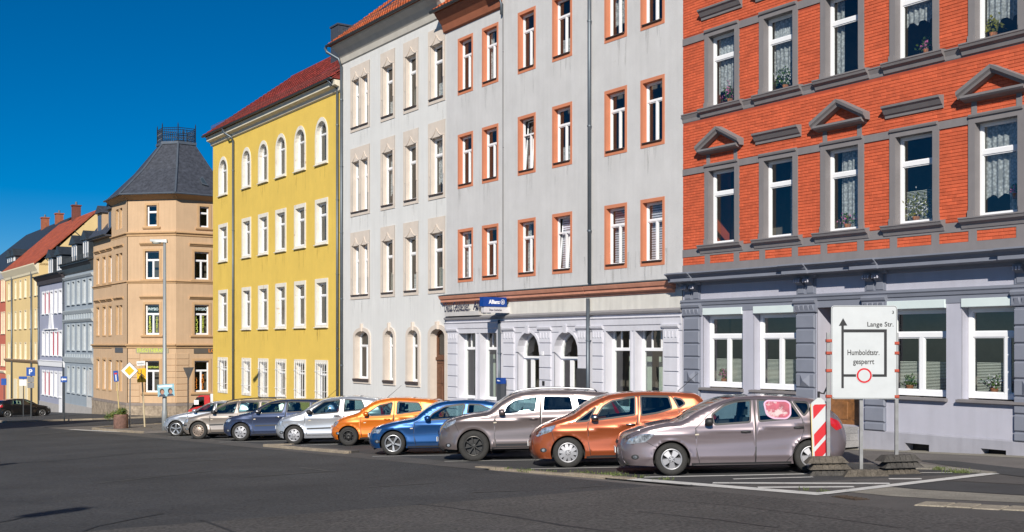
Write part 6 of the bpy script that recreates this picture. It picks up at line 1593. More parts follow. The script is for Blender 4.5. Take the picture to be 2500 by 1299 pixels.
car('silver_hatchback', 'silver three-door hatchback between the dark blue estate and the orange city car', 719, 1085.5, 1.085,
    trace([(-.48, .22), (-.58, .32), (-.61, .45), (-.58, .6)], [(-.48, .72), (-.33, .815), (-.07, .89), (.17, .945)], [(.28, 1.0), (.51, 1.15), (.8, 1.295)], [(1.06, 1.365), (1.45, 1.4), (1.95, 1.392), (2.27, 1.34)], [(2.55, 1.29), (2.66, 1.08)], [(2.78, .88), (2.84, .6), (2.82, .38), (2.72, .26)]),
    2.46, .83, SILVER, [(0, .87), (.5, .89), (1.4, .945), (2.2, 1.0)],
    [[(.56, .89), (1.37, .945), (1.405, 1.31), (.92, 1.265), (.56, 1.03)], [(1.52, .955), (2.05, .995), (2.15, 1.09), (2.06, 1.285), (1.55, 1.32)]],
    [[(.35, .85), (.34, .5), (.4, .27), (1.43, .27), (1.46, .6), (1.47, 1.34), (.9, 1.3), (.5, 1.07), (.4, .92)]],
    R=.285, rr=.18, wheel=('cap', 7, HUBCAP), lamps=[[(-.57, .58), (-.46, .71), (-.33, .73), (-.34, .6), (-.5, .56)]], tails=[[(2.62, 1.1), (2.7, 1.0), (2.76, .8), (2.64, .82)]], mirror=(.5, .92), handles=[(1.32, .84)], mirror_m=TRIM, antenna=(.78, 1.31), mouldings=[([(.4, .47), (1.43, .49)], .045, TRIM)], lower=MATS['silver_metallic'])
car('blue_estate_car', 'dark blue estate car with silver seven-spoke wheel covers', 589, 1077.5, 1.045,
    trace([(-.53, .2), (-.64, .3), (-.67, .46), (-.63, .64)], [(-.5, .755), (-.3, .835), (-.01, .9), (.275, .95)], [(.42, .985), (.65, 1.145), (.94, 1.285)], [(1.29, 1.36), (1.72, 1.375), (2.3, 1.36), (2.76, 1.32)], [(3.2, 1.24), (3.36, 1.0)], [(3.46, .8), (3.5, .55), (3.46, .35), (3.36, .26)]),
    2.68, .87, NAVYP, [(0, .9), (.65, .93), (1.5, .945), (2.6, .99), (3.1, 1.02)],
    [[(.65, .925), (1.43, .94), (1.54, 1.305), (1.0, 1.255), (.69, 1.09)], [(1.595, .945), (2.36, .97), (2.38, 1.275), (1.635, 1.305)], [(2.46, .98), (3.0, 1.02), (2.95, 1.2), (2.46, 1.265)]],
    [[(.43, .87), (.42, .5), (.47, .24), (1.5, .24), (1.53, .6), (1.58, 1.33), (.98, 1.29), (.62, 1.12), (.5, .95)], [(1.55, .6), (1.51, .24), (2.1, .24), (2.25, .45), (2.4, .75), (2.42, 1.29), (1.6, 1.33)]],
    R=.31, rr=.2, wheel=('cap', 7, HUBCAP), lamps=[[(-.56, .66), (-.42, .76), (-.3, .75), (-.38, .66)]], tails=[[(3.3, 1.05), (3.4, .9), (3.44, .75), (3.3, .78)]], mirror=(.62, .95), handles=[(1.3, .8), (2.25, .83)], mirror_m=CHROME, mouldings=[([(.5, .52), (1.5, .53)], .05, TRIM)])
car('champagne_estate_car', 'champagne estate car with black roof rails and bronze-tinted wheel covers', 486, 1072.5, 1.06,
    trace([(-.52, .2), (-.62, .3), (-.65, .46), (-.58, .62)], [(-.45, .735), (-.18, .815), (.15, .88)], [(.42, .935), (.63, 1.085), (.93, 1.235)], [(1.17, 1.3), (1.48, 1.335), (2.08, 1.355), (2.68, 1.335)], [(3.1, 1.27), (3.3, 1.0)], [(3.42, .75), (3.44, .5), (3.4, .35), (3.3, .25)]),
    2.52, .86, CHAMP, [(0, .85), (.65, .88), (1.5, .92), (2.6, .96), (3.0, .98)],
    [[(.635, .88), (1.296, .9), (1.395, 1.265), (1.02, 1.205), (.68, 1.045)], [(1.45, .92), (2.16, .94), (2.17, 1.265), (1.51, 1.275)], [(2.26, .95), (2.9, .98), (2.85, 1.2), (2.26, 1.26)]],
    [[(.42, .82), (.41, .5), (.46, .24), (1.36, .24), (1.4, .6), (1.44, 1.295), (1.0, 1.24), (.6, 1.06), (.5, .9)], [(1.42, .6), (1.37, .24), (1.95, .24), (2.1, .45), (2.2, .75), (2.21, 1.285), (1.46, 1.3)]],
    R=.31, rr=.2, wheel=('holes', 12, HUBB), lamps=[[(-.58, .6), (-.46, .72), (-.34, .72), (-.4, .6)]], tails=[[(3.22, 1.0), (3.34, .85), (3.38, .7), (3.22, .74)]], mirror=(.6, .9), handles=[(1.2, .79), (2.05, .82)], mirror_m=TRIM, rails=(1.0, 2.8, TRIM), mouldings=[([(.42, .5), (1.36, .52)], .05, TRIM), ([(-.62, .5), (-.42, .5)], .06, TRIM)])
car('silver_compact_car', 'silver compact car with split-spoke alloy wheels, farthest in the parked row', 431, 1066, 1.0,
    trace([(-.45, .2), (-.56, .3), (-.6, .42), (-.54, .6)], [(-.4, .74), (-.1, .85), (.25, .92), (.5, .96)], [(.68, .99), (.94, 1.13), (1.21, 1.26)], [(1.55, 1.35), (2.06, 1.375), (2.5, 1.34)], [(2.9, 1.26), (3.1, 1.02)], [(3.25, .8), (3.28, .55), (3.24, .35), (3.14, .24)]),
    2.66, .87, SILVER, [(0, .9), (.8, .94), (2.6, 1.02)],
    [[(.8, .95), (1.5, .97), (1.58, 1.28), (1.3, 1.24), (1.05, 1.13)], [(1.65, .98), (2.4, 1.01), (2.3, 1.26), (1.68, 1.29)]],
    [[(.5, .88), (.49, .5), (.54, .24), (1.55, .24), (1.58, .6), (1.61, 1.31), (1.25, 1.27), (.95, 1.14), (.65, .98)], [(1.6, .6), (1.57, .24), (2.15, .24), (2.3, .5), (2.42, .8), (2.45, 1.02), (2.32, 1.29), (1.63, 1.31)]],
    R=.31, rr=.225, wheel=('split', 5, ALLOY), lamps=[[(-.53, .58), (-.42, .72), (-.26, .74), (-.36, .6)]], mirror=(.82, .97), handles=[(1.4, .84), (2.25, .87)], mirror_m=SILVER)
a, b = gp(103, 1017.5), gp(36.5, 1020); ya = math.degrees(math.atan2(b.y - a.y, b.x - a.x)); kk = (b - a).length / 2.6
car('black_car', 'black hatchback standing in the shade on the crossing at the far left', 0, 0, 1.0,
    trace([(-.6, .2), (-.72, .3), (-.75, .48), (-.7, .65)], [(-.55, .76), (-.3, .85), (.1, .93)], [(.35, 1.0), (.65, 1.18), (1.0, 1.34)], [(1.3, 1.42), (1.7, 1.46), (2.2, 1.44), (2.6, 1.38)], [(2.95, 1.3), (3.15, 1.05)], [(3.28, .85), (3.32, .55), (3.28, .35), (3.18, .24)]),
    2.6, .87, BLACKP, [(0, .92), (.8, .95), (2.6, 1.05)],
    [[(.75, .95), (1.45, .98), (1.5, 1.36), (1.15, 1.3), (.85, 1.14)], [(1.6, .99), (2.4, 1.03), (2.25, 1.34), (1.62, 1.37)]],
    [[(.48, .88), (.47, .5), (.52, .24), (1.5, .24), (1.54, .6), (1.56, 1.39), (1.1, 1.33), (.75, 1.13), (.6, .98)]],
    R=.31, rr=.22, wheel=('slim', 7, ALLOY), yaw=ya, near=1, origin=a, lamps=[[(-.68, .62), (-.5, .78), (-.3, .78), (-.45, .64)]], tails=[[(3.0, 1.05), (3.2, .95), (3.25, .8), (2.98, .85)]], mirror=(.75, .98), handles=[(1.35, .85)], mirror_m=BLACKP, group='cars on the crossing')
# ================================================================== detour sign on three posts
SIGNW = mat('sign_white', (.52, .54, .55), .45, var=.05, vscale=3, stain=((.4, .38, .33), 9, .7)); SIGNK = mat('sign_black', (.015, .015, .017), .5); SIGNR = mat('sign_red', (.55, .012, .02), .45, var=.06, vscale=4)
STEEL = mat('galvanised_steel', (.3, .3, .3), .5, .6, var=.2, vscale=5, streak=.1); CLAMP = mat('red_clamp', (.4, .06, .03), .6, var=.2, vscale=8); RUB = mat('recycled_rubber', (.06, .055, .05), .95, var=.35, vscale=6, fine=.3, fscale=40, bump=.4, bscale=40)
RUBB = mat('recycled_rubber_brown', (.1, .085, .068), .95, var=.35, vscale=6, fine=.3, fscale=40, bump=.4, bscale=40)
def foot_plates(name, label, c, n, w, d, yaw, ms, group='rubber foot plates'):
    M = ground_frame(c.x, c.y, yaw)
    for k in range(n):
        M2 = M @ T(RND.uniform(-.03, .03), RND.uniform(-.02, .02), k * .118) @ RZ(RND.uniform(-.05, .05))
        lab = label if n == 1 else f'{label}, {("bottom", "middle", "top")[k]} of its stack'
        t = thing(name, lab, 'foot plate', M2, group); mb = MB(); h = .112; b = .1
        mb.hexa([(-w / 2, -d / 2, .0), (w / 2, -d / 2, .0), (w / 2, d / 2, .0), (-w / 2, d / 2, .0)], [(-w / 2 + b, -d / 2 + b * .9, h), (w / 2 - b, -d / 2 + b * .9, h), (w / 2 - b, d / 2 - b * .9, h), (-w / 2 + b, d / 2 - b * .9, h)]); mb.build('plate_body', ms[k % len(ms)], t)
        for i in range(5):
            x = -w / 2 + b + (w - 2 * b) * (i + .5) / 5; q = MB(); q.hexa([(x - .04, -d / 2 + .004, .012), (x + .04, -d / 2 + .004, .012), (x + .05, -d / 2 + b, .012), (x - .05, -d / 2 + b, .012)], [(x - .035, -d / 2 + .03, .07), (x + .035, -d / 2 + .03, .07), (x + .03, -d / 2 + b * .9, h + .012), (x - .03, -d / 2 + b * .9, h + .012)]); q.build('grip_rib', ms[k % len(ms)], t)
    return M
pm_ = gp(2104, 1157); s_ = F / pm_.y
ds = thing('detour_sign', 'large white detour sign with black route diagram and red ring on three posts', 'sign', T(*pm_) @ RZ(math.radians(-4)))
Wp, Hp = 158 / s_, 228 / s_; zb = (1157 - 974) / s_; xo = (2109 - 2104) / s_
def plate(mb, w, h, r, y0, y1, cx=0, cz=0):
    pts = []
    for (sx, sz, a0) in ((1, -1, -90), (1, 1, 0), (-1, 1, 90), (-1, -1, 180)):
        for k in range(5): a = math.radians(a0 + 22.5 * k); pts.append((cx + sx * (w / 2 - r) + r * math.cos(a), cz + sz * (h / 2 - r) + r * math.sin(a)))
    mb.xzprism(pts, y0, y1); return pts
mb = MB(); zc = zb + Hp / 2; plate(mb, Wp, Hp, .06, -.02, .005, xo, zc); pl = mb.build('sign_plate', SIGNW, ds)
U = lambda x: xo - Wp / 2 + (x - 292) / 356 * Wp; VV = lambda y: zb + Hp * (1 - (y - 58) / 514)
def flat(pts, m, name, off): MB().poly([(a, off, b) for a, b in pts]).build(name, m, pl)
def rect(x0, x1, y0, y1, m, name, off=-.0225): flat([(U(x0), VV(y1)), (U(x1), VV(y1)), (U(x1), VV(y0)), (U(x0), VV(y0))], m, name, off)
mb = MB(); a = plate(MB(), Wp - .022, Hp - .022, .05, 0, 1, xo, zc); b = plate(MB(), Wp - .036, Hp - .036, .044, 0, 1, xo, zc); ring(mb, b, a, -.0225); mb.build('sign_border', SIGNK, pl)
rect(347, 360, 165, 513, SIGNK, 'route_bar'); flat([(U(333), VV(170)), (U(379), VV(168)), (U(356), VV(127))], SIGNK, 'route_arrow', -.024)
rect(360, 592, 189, 206, SIGNK, 'route_bar'); rect(577, 592, 206, 450, SIGNK, 'route_bar'); rect(360, 577, 436, 450, SIGNK, 'route_bar')
for r0, m, o_, n_ in ((44, SIGNW, -.0245, 'ring_margin'), (41, SIGNR, -.026, 'red_ring'), (31.5, SIGNW, -.0275, 'ring_centre')):
    flat([(U(470) + r0 / 356 * Wp * math.cos(2 * math.pi * k / 36), VV(443) + r0 / 356 * Wp * math.sin(2 * math.pi * k / 36)) for k in range(36)], m, n_, o_)
def stext(s, x0, x1, y0, y1): text(s, SIGNK, pl, T((U(x0) + U(x1)) / 2, -.0235, (VV(y0) + VV(y1)) / 2), width=U(x1) - U(x0), height=VV(y0) - VV(y1), bold=.012, depth=.0008)
stext('Lange Str.', 487, 628, 148, 182); stext('Humboldtstr.', 380, 552, 301, 331); stext('gesperrt', 410, 524, 356, 390); stext('3', 620, 630, 87, 104)
for px_, zt, zf in ((2024, (1157 - 812) / s_, .2), (2104, (1157 - 748) / s_, .06), (2187.5, (1157 - 812) / s_, .25)):
    x = (px_ - 2104) / s_; y = .03 if px_ == 2104 else -.01; MB().box(x - .03, x + .03, y, y + .06, zf - .1, zt).build('post', STEEL, ds)
for py_, sides in ((832, (0,)), (862, (0, 1)), (905, (0, 1)), (968, (0, 1)), (838, (1,))):
    for q in sides:
        x = (2024 - 2104) / s_ if q == 0 else (2187.5 - 2104) / s_; z = (1157 - py_) / s_
        bevel_box(MB(), x - .045, x + .06 if q == 0 else x + .04, -.035, .06, z - .028, z + .028, .01).build('clamp', CLAMP, ds)
foot_plates('foot_plate', 'brown-grey rubber foot plate under the striped beacon', gp(2021, 1160), 3, .76, .44, -.12, [RUB, RUBB, RUBB])
foot_plates('foot_plate', 'dark rubber foot plate under the right post of the detour sign', gp(2195, 1156), 3, .74, .44, .02, [RUBB, RUB, RUB])
foot_plates('foot_plate', 'single flat rubber foot plate under the middle post of the detour sign', gp(2110, 1162), 1, .8, .4, -.05, [RUBB])
# striped beacon
pb = gp(2003, 1156); sb_ = F / pb.y
bk = thing('warning_beacon', 'red and white striped warning beacon board standing on rubber foot plates', 'beacon', T(pb.x, pb.y - .05, pb.z + .2) @ RZ(math.radians(-6)) @ RY(math.radians(-2)))
bw, bh = .3, 1.14
mb = MB(); mb.xzprism([(-bw / 2, .0), (bw / 2, .0), (bw / 2, bh), (.03, bh + .1), (-.03, bh + .1), (-bw / 2, bh)], -.03, .03); bo = mb.build('board', SIGNW, bk); MB().box(-bw / 2 - .012, -bw / 2 + .001, -.031, .031, .01, bh - .02).build('yellow_edge', mat('beacon_edge', (.66, .5, .2), .6, var=.06), bk)
MB().xzprism([(-bw / 2 + .015, .015), (bw / 2 - .015, .015), (bw / 2 - .015, bh - .01), (-bw / 2 + .015, bh - .01)], -.034, -.0302).build('white_face', SIGNW, bo)
x0, x1 = -bw / 2 + .03, bw / 2 - .03
for z in (-.02, .31, .84):
    lo, hi = .03, bh - .025; st = [(x0, z), (x1, z + .26), (x1, z + .26 + .24), (x0, z + .24)]
    out_ = []
    def clip(pts, zz, keep):
        r = []
        for i in range(len(pts)):
            a, b = pts[i], pts[(i + 1) % len(pts)]; ia, ib = keep(a[1]), keep(b[1])
            if ia: r.append(a)
            if ia != ib: t = (zz - a[1]) / (b[1] - a[1]); r.append((a[0] + (b[0] - a[0]) * t, zz))
        return r
    st = clip(st, lo, lambda v: v >= lo); st = clip(st, hi, lambda v: v <= hi) if st else st
    if len(st) > 2: MB().poly([(a, -.0355, b) for a, b in st]).build('red_stripe', SIGNR, bo)
MB().tube([(0, 0, bh + .08), (0, 0, bh + .22)], .022, 8).build('lamp_holder', BLACK, bk)
MB().tube([(.0, .02, bh + .2), (.1, .03, bh + .17), (.2, .04, bh + .36)], .018, 6).build('holder_strap', BLACK, bk)

# ================================================================== street lamp with poster
pl0 = gp(402, 1055); s_ = F / pl0.y; Ht = (1055 - 590) / s_
LAMPM = mat('lamp_grey', (.3, .32, .33), .5, .3, var=.06, vscale=2, streak=.06)
lp = thing('street_lamp', 'tall grey street lamp with flat head at the pavement corner', 'street lamp', T(*pl0))
MB().tube([(0, 0, 0), (0, 0, .9), (0, 0, 1.0), (0, 0, Ht)], .1, 14, rr=[.125, .125, .1, .06]).build('pole', LAMPM, lp, smooth=True)
mb = MB(); mb.hexa([(-.6, -.16, Ht + .0), (.12, -.1, Ht - .05), (.12, .1, Ht - .05), (-.6, .16, Ht + .0)], [(-.62, -.12, Ht + .1), (.1, -.06, Ht + .1), (.1, .06, Ht + .1), (-.62, .12, Ht + .1)])
h_ = mb.build('lamp_head', LAMPM, lp); mb = MB(); mb.lathe([(.22, 0), (.2, -.06), (.12, -.11), (.001, -.12)], 14, 'z', (-.36, 0, Ht + .0)); mb.v = [(v[0], v[1] * .6, v[2]) for v in mb.v]; mb.build('lamp_glass', mat('lamp_bowl', (.6, .58, .5), .25), h_, smooth=True)
pz = (1055 - 953) / s_
po = thing('election_poster', 'pale blue poster with two portraits tied round the lamp pole', 'poster', T(pl0.x + .12, pl0.y - .2, pl0.z + pz) @ RZ(math.radians(12)) @ RY(math.radians(-4)))
MB().box(-.36, .36, -.006, .006, -.26, .28).build('board', mat('poster_blue', (.25, .45, .52), .5, var=.08, vscale=4), po)
MB().box(-.3, .28, -.0085, -.0065, .16, .23).build('title_strip', WL, po)
for x, c_ in ((-.17, (.08, .05, .03)), (.18, (.03, .025, .02))):
    hm = mat('portrait_hair_%d' % (x > 0), c_, .7)
    MB().xzprism([(x - .15, -.255), (x + .14, -.255), (x + .1, -.17), (x, -.14), (x - .11, -.17)], -.0085, -.0065).build('portrait_shoulders', mat('portrait_coat', (.05, .06, .09), .7), po)
    MB().xzprism([(x + .1 * math.cos(a), -.03 + .13 * math.sin(a)) for a in np.linspace(0, 6.0, 14)], -.0105, -.0088).build('portrait_hair', hm, po)
    MB().xzprism([(x + .015 + .07 * math.cos(a), -.065 + .095 * math.sin(a)) for a in np.linspace(0, 6.0, 14)], -.0125, -.0108).build('portrait_face', mat('portrait_skin', (.42, .22, .15), .7, var=.25, vscale=30), po)

# ================================================================== traffic signs at the corner
SY = mat('sign_yellow', (.75, .4, .0), .45); SBL = mat('traffic_sign_blue', (.01, .07, .32), .45); SWH = mat('traffic_white', (.7, .7, .7), .5)
def post_sign(name, label, foot, ptop, r=.035, m=None, cat='sign', yaw=0):
    p = gp(*foot); s = F / p.y; top = Vector(((ptop[0] - foot[0]) / s, 0, (foot[1] - ptop[1]) / s)); t = thing(name, label, cat, T(*p) @ RZ(yaw), 'traffic signs at the corner')
    MB().tube([(0, 0, -.1), tuple(top)], r, 8).build('post', m or STEEL, t); return t, s, top
t, s, top = post_sign('priority_sign', 'yellow and white diamond priority road sign beside the planter', (317, 1049), (318, 900))
dz = top.z - .1; d = 21.5 / s
for k, (f, m, y) in enumerate(((1, SIGNK, -.05), (.96, SWH, -.052), (.56, SY, -.054))):
    mb = MB(); mb.xzprism([(-d * f, dz), (0, dz - d * f), (d * f, dz), (0, dz + d * f)], y, y + .0015 if k else -.03); mb.build(('sign_plate', 'white_field', 'yellow_field')[k], m, t)
t, s, top = post_sign('detour_arrow_sign', 'leaning yellow detour sign with letter U and arrow', (354, 1046), (345, 888), .04, mat('weathered_post', (.5, .42, .28), .7))
lean = math.atan2(top.x, top.z); Mx = T(top.x * .88, -.06, top.z * .82) @ RY(lean)
w, h = 22 / s / 2, 34 / s / 2
mb = MB(); mb.xzprism([(-w, -h), (w, -h), (w, h), (-w, h)], 0, .02); q = mb.build('yellow_plate', SY, t, Mx)
text('U', SIGNK, q, T(-w * .35, -.003, h * .5), width=.2, height=.22, bold=.01, depth=.0008); MB().xzprism([(-.025, -h * .75), (.025, -h * .75), (.025, 0), (.14, -.12), (.14, -.06), (0, .1), (-.14, -.06), (-.14, -.12), (-.025, 0)], -.004, -.001).build('arrow', SIGNK, q, T(.02, 0, 0))
mb = MB(); mb.xzprism([(-w * .95, -.11), (w * .95, -.11), (w * .95, .11), (-w * .95, .11)], 0, .02); q = mb.build('street_name_plate', SWH, t, T(top.x, -.06, top.z + .02) @ RY(lean)); text('Humboldtstr.', SIGNK, q, T(0, -.002, 0), width=w * 1.6, height=.1, depth=.0008)
pf = gp(357, 1049); ft = thing('sign_foot', 'pale concrete foot plate of the leaning yellow sign', 'foot plate', T(*pf)); mb = MB(); mb.hexa([(-.26, -.22, 0), (.3, -.18, 0), (.28, .25, 0), (-.28, .2, 0)], [(-.22, -.18, .1), (.25, -.14, .1), (.22, .2, .1), (-.22, .16, .1)]); mb.build('foot_block', RUBB, ft)
mb = MB()
for k in range(5): x = -.22 + k * .11; mb.lathe([(.001, .07), (.04, .06), (.06, .03), (.06, 0)], 8, 'z', (x, -.27 + .02 * (k % 2), 0))
tag(mb.build('foot_rim', SWH, ft), kind='stuff')
t, s, top = post_sign('dead_end_sign', 'narrow blue dead-end sign on a leaning wooden post behind the planter', (294, 1038), (283, 905), .035, mat('wooden_post', (.5, .4, .2), .8))
lean = math.atan2(top.x, top.z); q = MB().box(-.13, .13, -.02, 0, -.6, .0).build('sign_plate', SBL, t, T(top.x, -.05, top.z) @ RY(lean)); MB().box(-.03, .03, -.024, -.0202, -.55, -.22).build('white_bar', SWH, q); MB().box(-.08, .08, -.024, -.0202, -.2, -.12).build('red_bar', SIGNR, q)
t, s, top = post_sign('parking_sign', 'blue parking sign with white P and small plates below on the far pavement', (76, 1023), (76, 897), .05, ZINC_D)
w = 10.5 / s; q = MB().box(-w, w, -.08, -.05, top.z - 2 * w, top.z).build('sign_plate', SBL, t); text('P', SWH, q, T(0, -.082, top.z - w), height=w * 1.2, bold=.03, depth=.0008)
for k in range(2): MB().box(-w * .75, w * .75, -.07, -.05, top.z - 2 * w - .45 - k * .42, top.z - 2 * w - .06 - k * .42).build('supplementary_plate', mat('grey_plate', (.2, .2, .21), .6), t)
t, s, top = post_sign('one_way_sign', 'blue one-way arrow sign on a thin post in front of the lavender house', (157, 1028), (157, 919), .045, ZINC_D)
w = 7.8 / s; q = MB().box(-w, w, -.08, -.05, top.z - .38, top.z).build('sign_plate', SBL, t); MB().xzprism([(-w * .85, top.z - .19), (-w * .4, top.z - .06), (-w * .4, top.z - .14), (w * .8, top.z - .14), (w * .8, top.z - .24), (-w * .4, top.z - .24), (-w * .4, top.z - .32)], -.083, -.0805).build('white_arrow', SWH, q)
t, s, top = post_sign('street_name_sign', 'blue and white street name board on a thin post left of the parking sign', (57, 1020), (57, 919), .04, ZINC_D)
w = 10 / s; MB().box(-w, w, -.08, -.05, top.z - .2, top.z).build('blue_board', SBL, t); MB().box(-w * .9, w * .9, -.075, -.05, top.z - .72, top.z - .24).build('white_board', SWH, t)
t, s, top = post_sign('small_parking_sign', 'small blue sign at the left edge in front of the pink house', (10, 1012), (10, 924), .04, ZINC_D)
MB().box(-.24, .24, -.08, -.05, top.z - .6, top.z).build('sign_plate', SBL, t)
t, s, top = post_sign('yield_sign', 'grey back of a triangular yield sign before the ochre corner house', (459, 1026), (459, 897), .035, mat('dark_post', (.05, .05, .05), .6), yaw=math.radians(62))
MB().xzprism([(-.45, top.z), (.45, top.z), (0, top.z - .78)], -.05, -.03).build('sign_plate', mat('sign_back_grey', (.22, .22, .23), .5, .3), t)

# ================================================================== planter with shrub
p = gp(295, 1050); s = F / p.y
pt = thing('planter', 'round brown exposed-aggregate concrete planter on the corner', 'planter', T(*p)); R0 = 17 / s
mb = MB(); mb.lathe([(R0 * .93, 0), (R0, .05), (R0, .72), (R0 * .97, .76), (R0 * .85, .76), (R0 * .83, .62), (.001, .6)], 18, 'z'); mb.build('tub', mat('aggregate_concrete', (.17, .095, .075), .9, var=.25, vscale=5, fine=.4, fscale=30, bump=.7, bscale=25), pt, auto=True, smooth=True)
sh = thing('shrub', 'straggly yellow-green shrub drooping over the left side of the planter', 'shrub', T(p.x, p.y, p.z + .6))
mb = MB(); lv = MB(); lv2 = MB()
for k in range(26):
    a = RND.uniform(0, 6.28); ln = RND.uniform(.35, .75); dx = math.cos(a) * .5 - .25; pts = [Vector((0.05 * math.cos(a), .05 * math.sin(a), 0))]
    for j in range(1, 5):
        f = j / 4; pts.append(Vector((dx * ln * f * 1.5, math.sin(a) * .4 * ln * f, ln * (f * .95 - f * f * (.35 + .75 * max(0, -dx)))))) 
    mb.tube(pts, .01, 4, False, rr=[.012, .01, .008, .006, .004])
    for q in pts[1:]:
        for _ in range(26):
            c = q + Vector((RND.gauss(0, .08), RND.gauss(0, .08), RND.gauss(0, .06))); u = Vector((RND.gauss(0, 1), RND.gauss(0, 1), RND.gauss(0, .6))).normalized(); v = u.cross(Vector((RND.gauss(0, 1), RND.gauss(0, 1), RND.gauss(0, 1)))).normalized()
            (lv if RND.random() < .6 else lv2).add([c - u * .045, c + v * .016, c + u * .045, c - v * .016], [(0, 1, 2, 3)])
mb.build('stems', mat('stem', (.1, .07, .04), .8), sh); tag(lv.build('foliage', LEAF, sh), kind='stuff'); tag(lv2.build('foliage_light', LEAF2, sh), kind='stuff')

# ================================================================== red three-wheeled mini truck
p = gp(503, 1025); M = ground_frame(p.x, p.y, math.radians(8))
tr = thing('mini_truck', 'red three-wheeled mini truck with white box body behind the parked silver car', 'truck', M)
cab = MB(); prof = [(-1.0, .35), (-.95, .62), (-.72, .8), (-.55, 1.15), (-.42, 1.42), (-.25, 1.5), (.3, 1.5), (.34, .35)]
cab.xzprism(prof, -.55, .55); cab.build('cab', REDP, tr, auto=True)
MB().xzprism([(-.9, .66), (-.745, .84), (-.59, 1.14), (-.47, 1.38), (-.2, 1.42), (-.02, 1.42), (-.02, .88), (-.55, .8)], -.557, -.552).build('door_window', CARGL_D, tr)
mb = MB(); mb.quad((-.735, -.48, .83), (-.735, .48, .83), (-.445, .42, 1.4), (-.445, -.42, 1.4)); mb.v = [(v[0] - .012, v[1], v[2] + .01) for v in mb.v]; mb.build('windscreen', CARGL_D, tr)
MB().box(-.62, -.35, -.5625, -.5585, .95, 1.22).build('window_paper', WL, tr)
MB().box(.36, 1.75, -.62, .62, .5, 1.58).build('box_body', mat('box_white', (.66, .68, .68), .5, var=.04), tr)
MB().xzprism([(.75, .55), (1.0, .55), (1.55, 1.45), (1.35, 1.45)], -.627, -.621).build('red_slash', SIGNR, tr)
MB().box(-.4, 1.7, -.4, .4, .25, .5).build('chassis', UNDER, tr)
for x, ys in ((-.7, (0,)), (1.3, (-.5, .5))):
    for y in ys: w = MB(); w.lathe([(.1, -.06), (.2, -.07), (.24, -.04), (.24, .04), (.2, .07), (.1, .06)], 20, 'y', (x, y, .24)); w.build('wheel', TYRE, tr, smooth=True)

# ================================================================== luminaires on span wires above the road (left, out of the picture); their shadows fall on the road
for px_, py_, hh, ln, lab in ((142, 1249, 7.0, .95, 'near'), (4, 1135, 8.0, 1.0, 'far')):
    g = gp(px_, py_); q = g - sdir * ((hh) / -sdir.z); e = (gp(px_ + 60, py_ - 8) - gp(px_ - 60, py_ + 8)); ang = math.atan2(e.y, e.x)
    t = thing('hanging_lamp', f'long grey street luminaire on a span wire left of the picture, the {lab} one', 'street lamp', T(q.x, q.y, q.z) @ RZ(ang), 'lamps on span wires')
    mb = MB(); mb.hexa([(-ln / 2, -.2, -.14), (ln / 2, -.2, -.14), (ln / 2, .2, -.14), (-ln / 2, .2, -.14)], [(-ln / 2 + .05, -.16, .08), (ln / 2 - .05, -.16, .08), (ln / 2 - .05, .16, .08), (-ln / 2 + .05, .16, .08)]); mb.build('housing', LAMPM, t)
    MB().box(-ln / 2 + .06, ln / 2 - .06, -.15, .15, -.16, -.141).build('diffuser', MATS['lamp_bowl'], t)
    MB().tube([(-.25, 0, .05), (0, 0, .35), (.25, 0, .05)], .008, 4).build('hanger', STEEL, t); MB().tube([(0, 14, .9), (0, 0, .35), (0, -14, .9)], .006, 4).build('span_wire', STEEL, t)

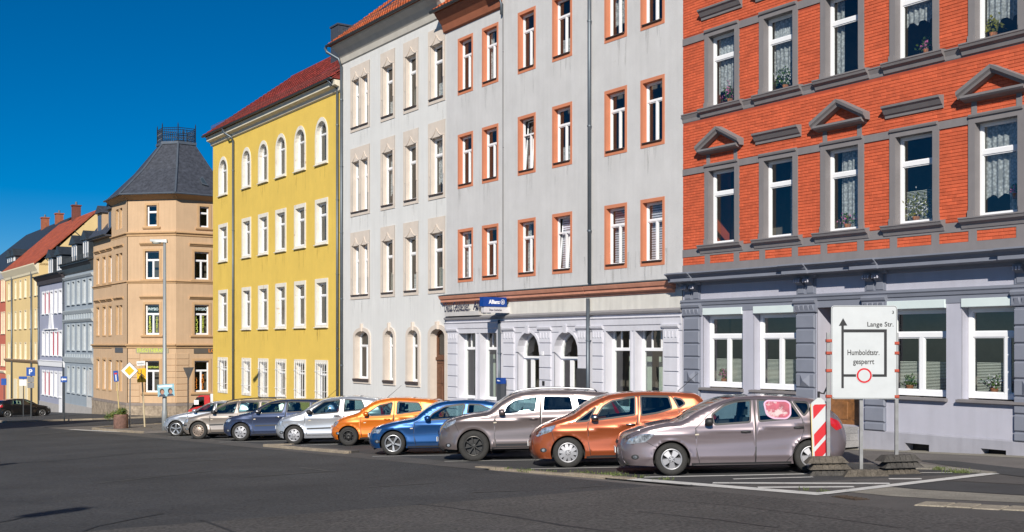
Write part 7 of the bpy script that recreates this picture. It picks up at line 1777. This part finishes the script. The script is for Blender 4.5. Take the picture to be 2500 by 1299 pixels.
# ================================================================== plants behind the panes of the brick house
def plant(name, label, fr, x, z, y, r, leaf, blossom=None, nb=60, drop=0):
    t = thing(name, label, 'plant', fr.root.matrix_world @ T(x, y, z), 'plants on the window boards')
    MB().lathe([(.07, 0), (.09, .12), (.085, .12), (.001, .11)], 12, 'z').build('pot', mat('terracotta', (.3, .12, .06), .8), t)
    for m, n, nm_ in ((leaf, nb, 'leaves'), (blossom, nb if blossom else 0, 'blossoms')):
        if not n: continue
        mb = MB()
        for _ in range(n):
            c = Vector((RND.gauss(0, r * .45), RND.gauss(0, .04), .12 + abs(RND.gauss(r * .6, r * .4)))); u = Vector((RND.gauss(0, 1), RND.gauss(0, .6), RND.gauss(0, 1))).normalized(); v = u.cross(Vector((0, 1, .3))).normalized(); k = .035 if m is leaf else .022
            mb.add([c - u * k * 1.3, c + v * k * .7, c + u * k * 1.3, c - v * k * .7], [(0, 1, 2, 3)])
        tag(mb.build(nm_, m, t), kind='stuff')
yy = .28
plant('window_plant', 'white and pink orchid behind the leftmost upper window of the brick house', R, wx[0] + .55, zl['f2_bot'] + .08, yy, .3, LEAF, PINKF, 70)
plant('window_plant', 'white orchids behind the second upper window of the brick house', R, wx[1] + .5, zl['f2_bot'] + .08, yy, .4, LEAF, WHITEF, 110)
plant('window_plant', 'pink flowers behind the fourth upper window of the brick house', R, wx[3] + .65, zl['f2_bot'] + .08, yy, .2, LEAF, PINKF, 60)
plant('window_plant', 'small green plant behind the fifth upper window of the brick house', R, wx[4] + .25, zl['f2_bot'] + .08, yy, .25, LEAF2, None, 70)
plant('window_plant', 'low green plant behind the lace curtain window in the middle of the brick house', R, wx[2] + .45, zl['f1_bot'] + .08, yy, .2, LEAF, PINKF, 50)
plant('window_plant', 'large leafy plant before the blind in the fourth lower window of the brick house', R, wx[3] + .35, zl['f1_bot'] + .08, yy, .38, LEAF2, WHITEF, 110)
plant('window_plant', 'pink orchid at the right of the fifth lower window of the brick house', R, wx[4] + .8, zl['f1_bot'] + .35, yy, .15, LEAF, PINKF, 50)
for k, (o_, lab, fx) in enumerate(((R.op[-5], 'red flowers behind the first ground-floor window of the lilac front', .3), (R.op[-3], 'green pot plant behind the third ground-floor window of the lilac front', .25), (R.op[-2], 'white orchid behind the rightmost ground-floor window of the lilac front', .3))):
    plant('window_plant', lab, R, o_[0] + (o_[1] - o_[0]) * fx, zg_board, .36, .2, LEAF, (PINKF, None, WHITEF)[k], 50)
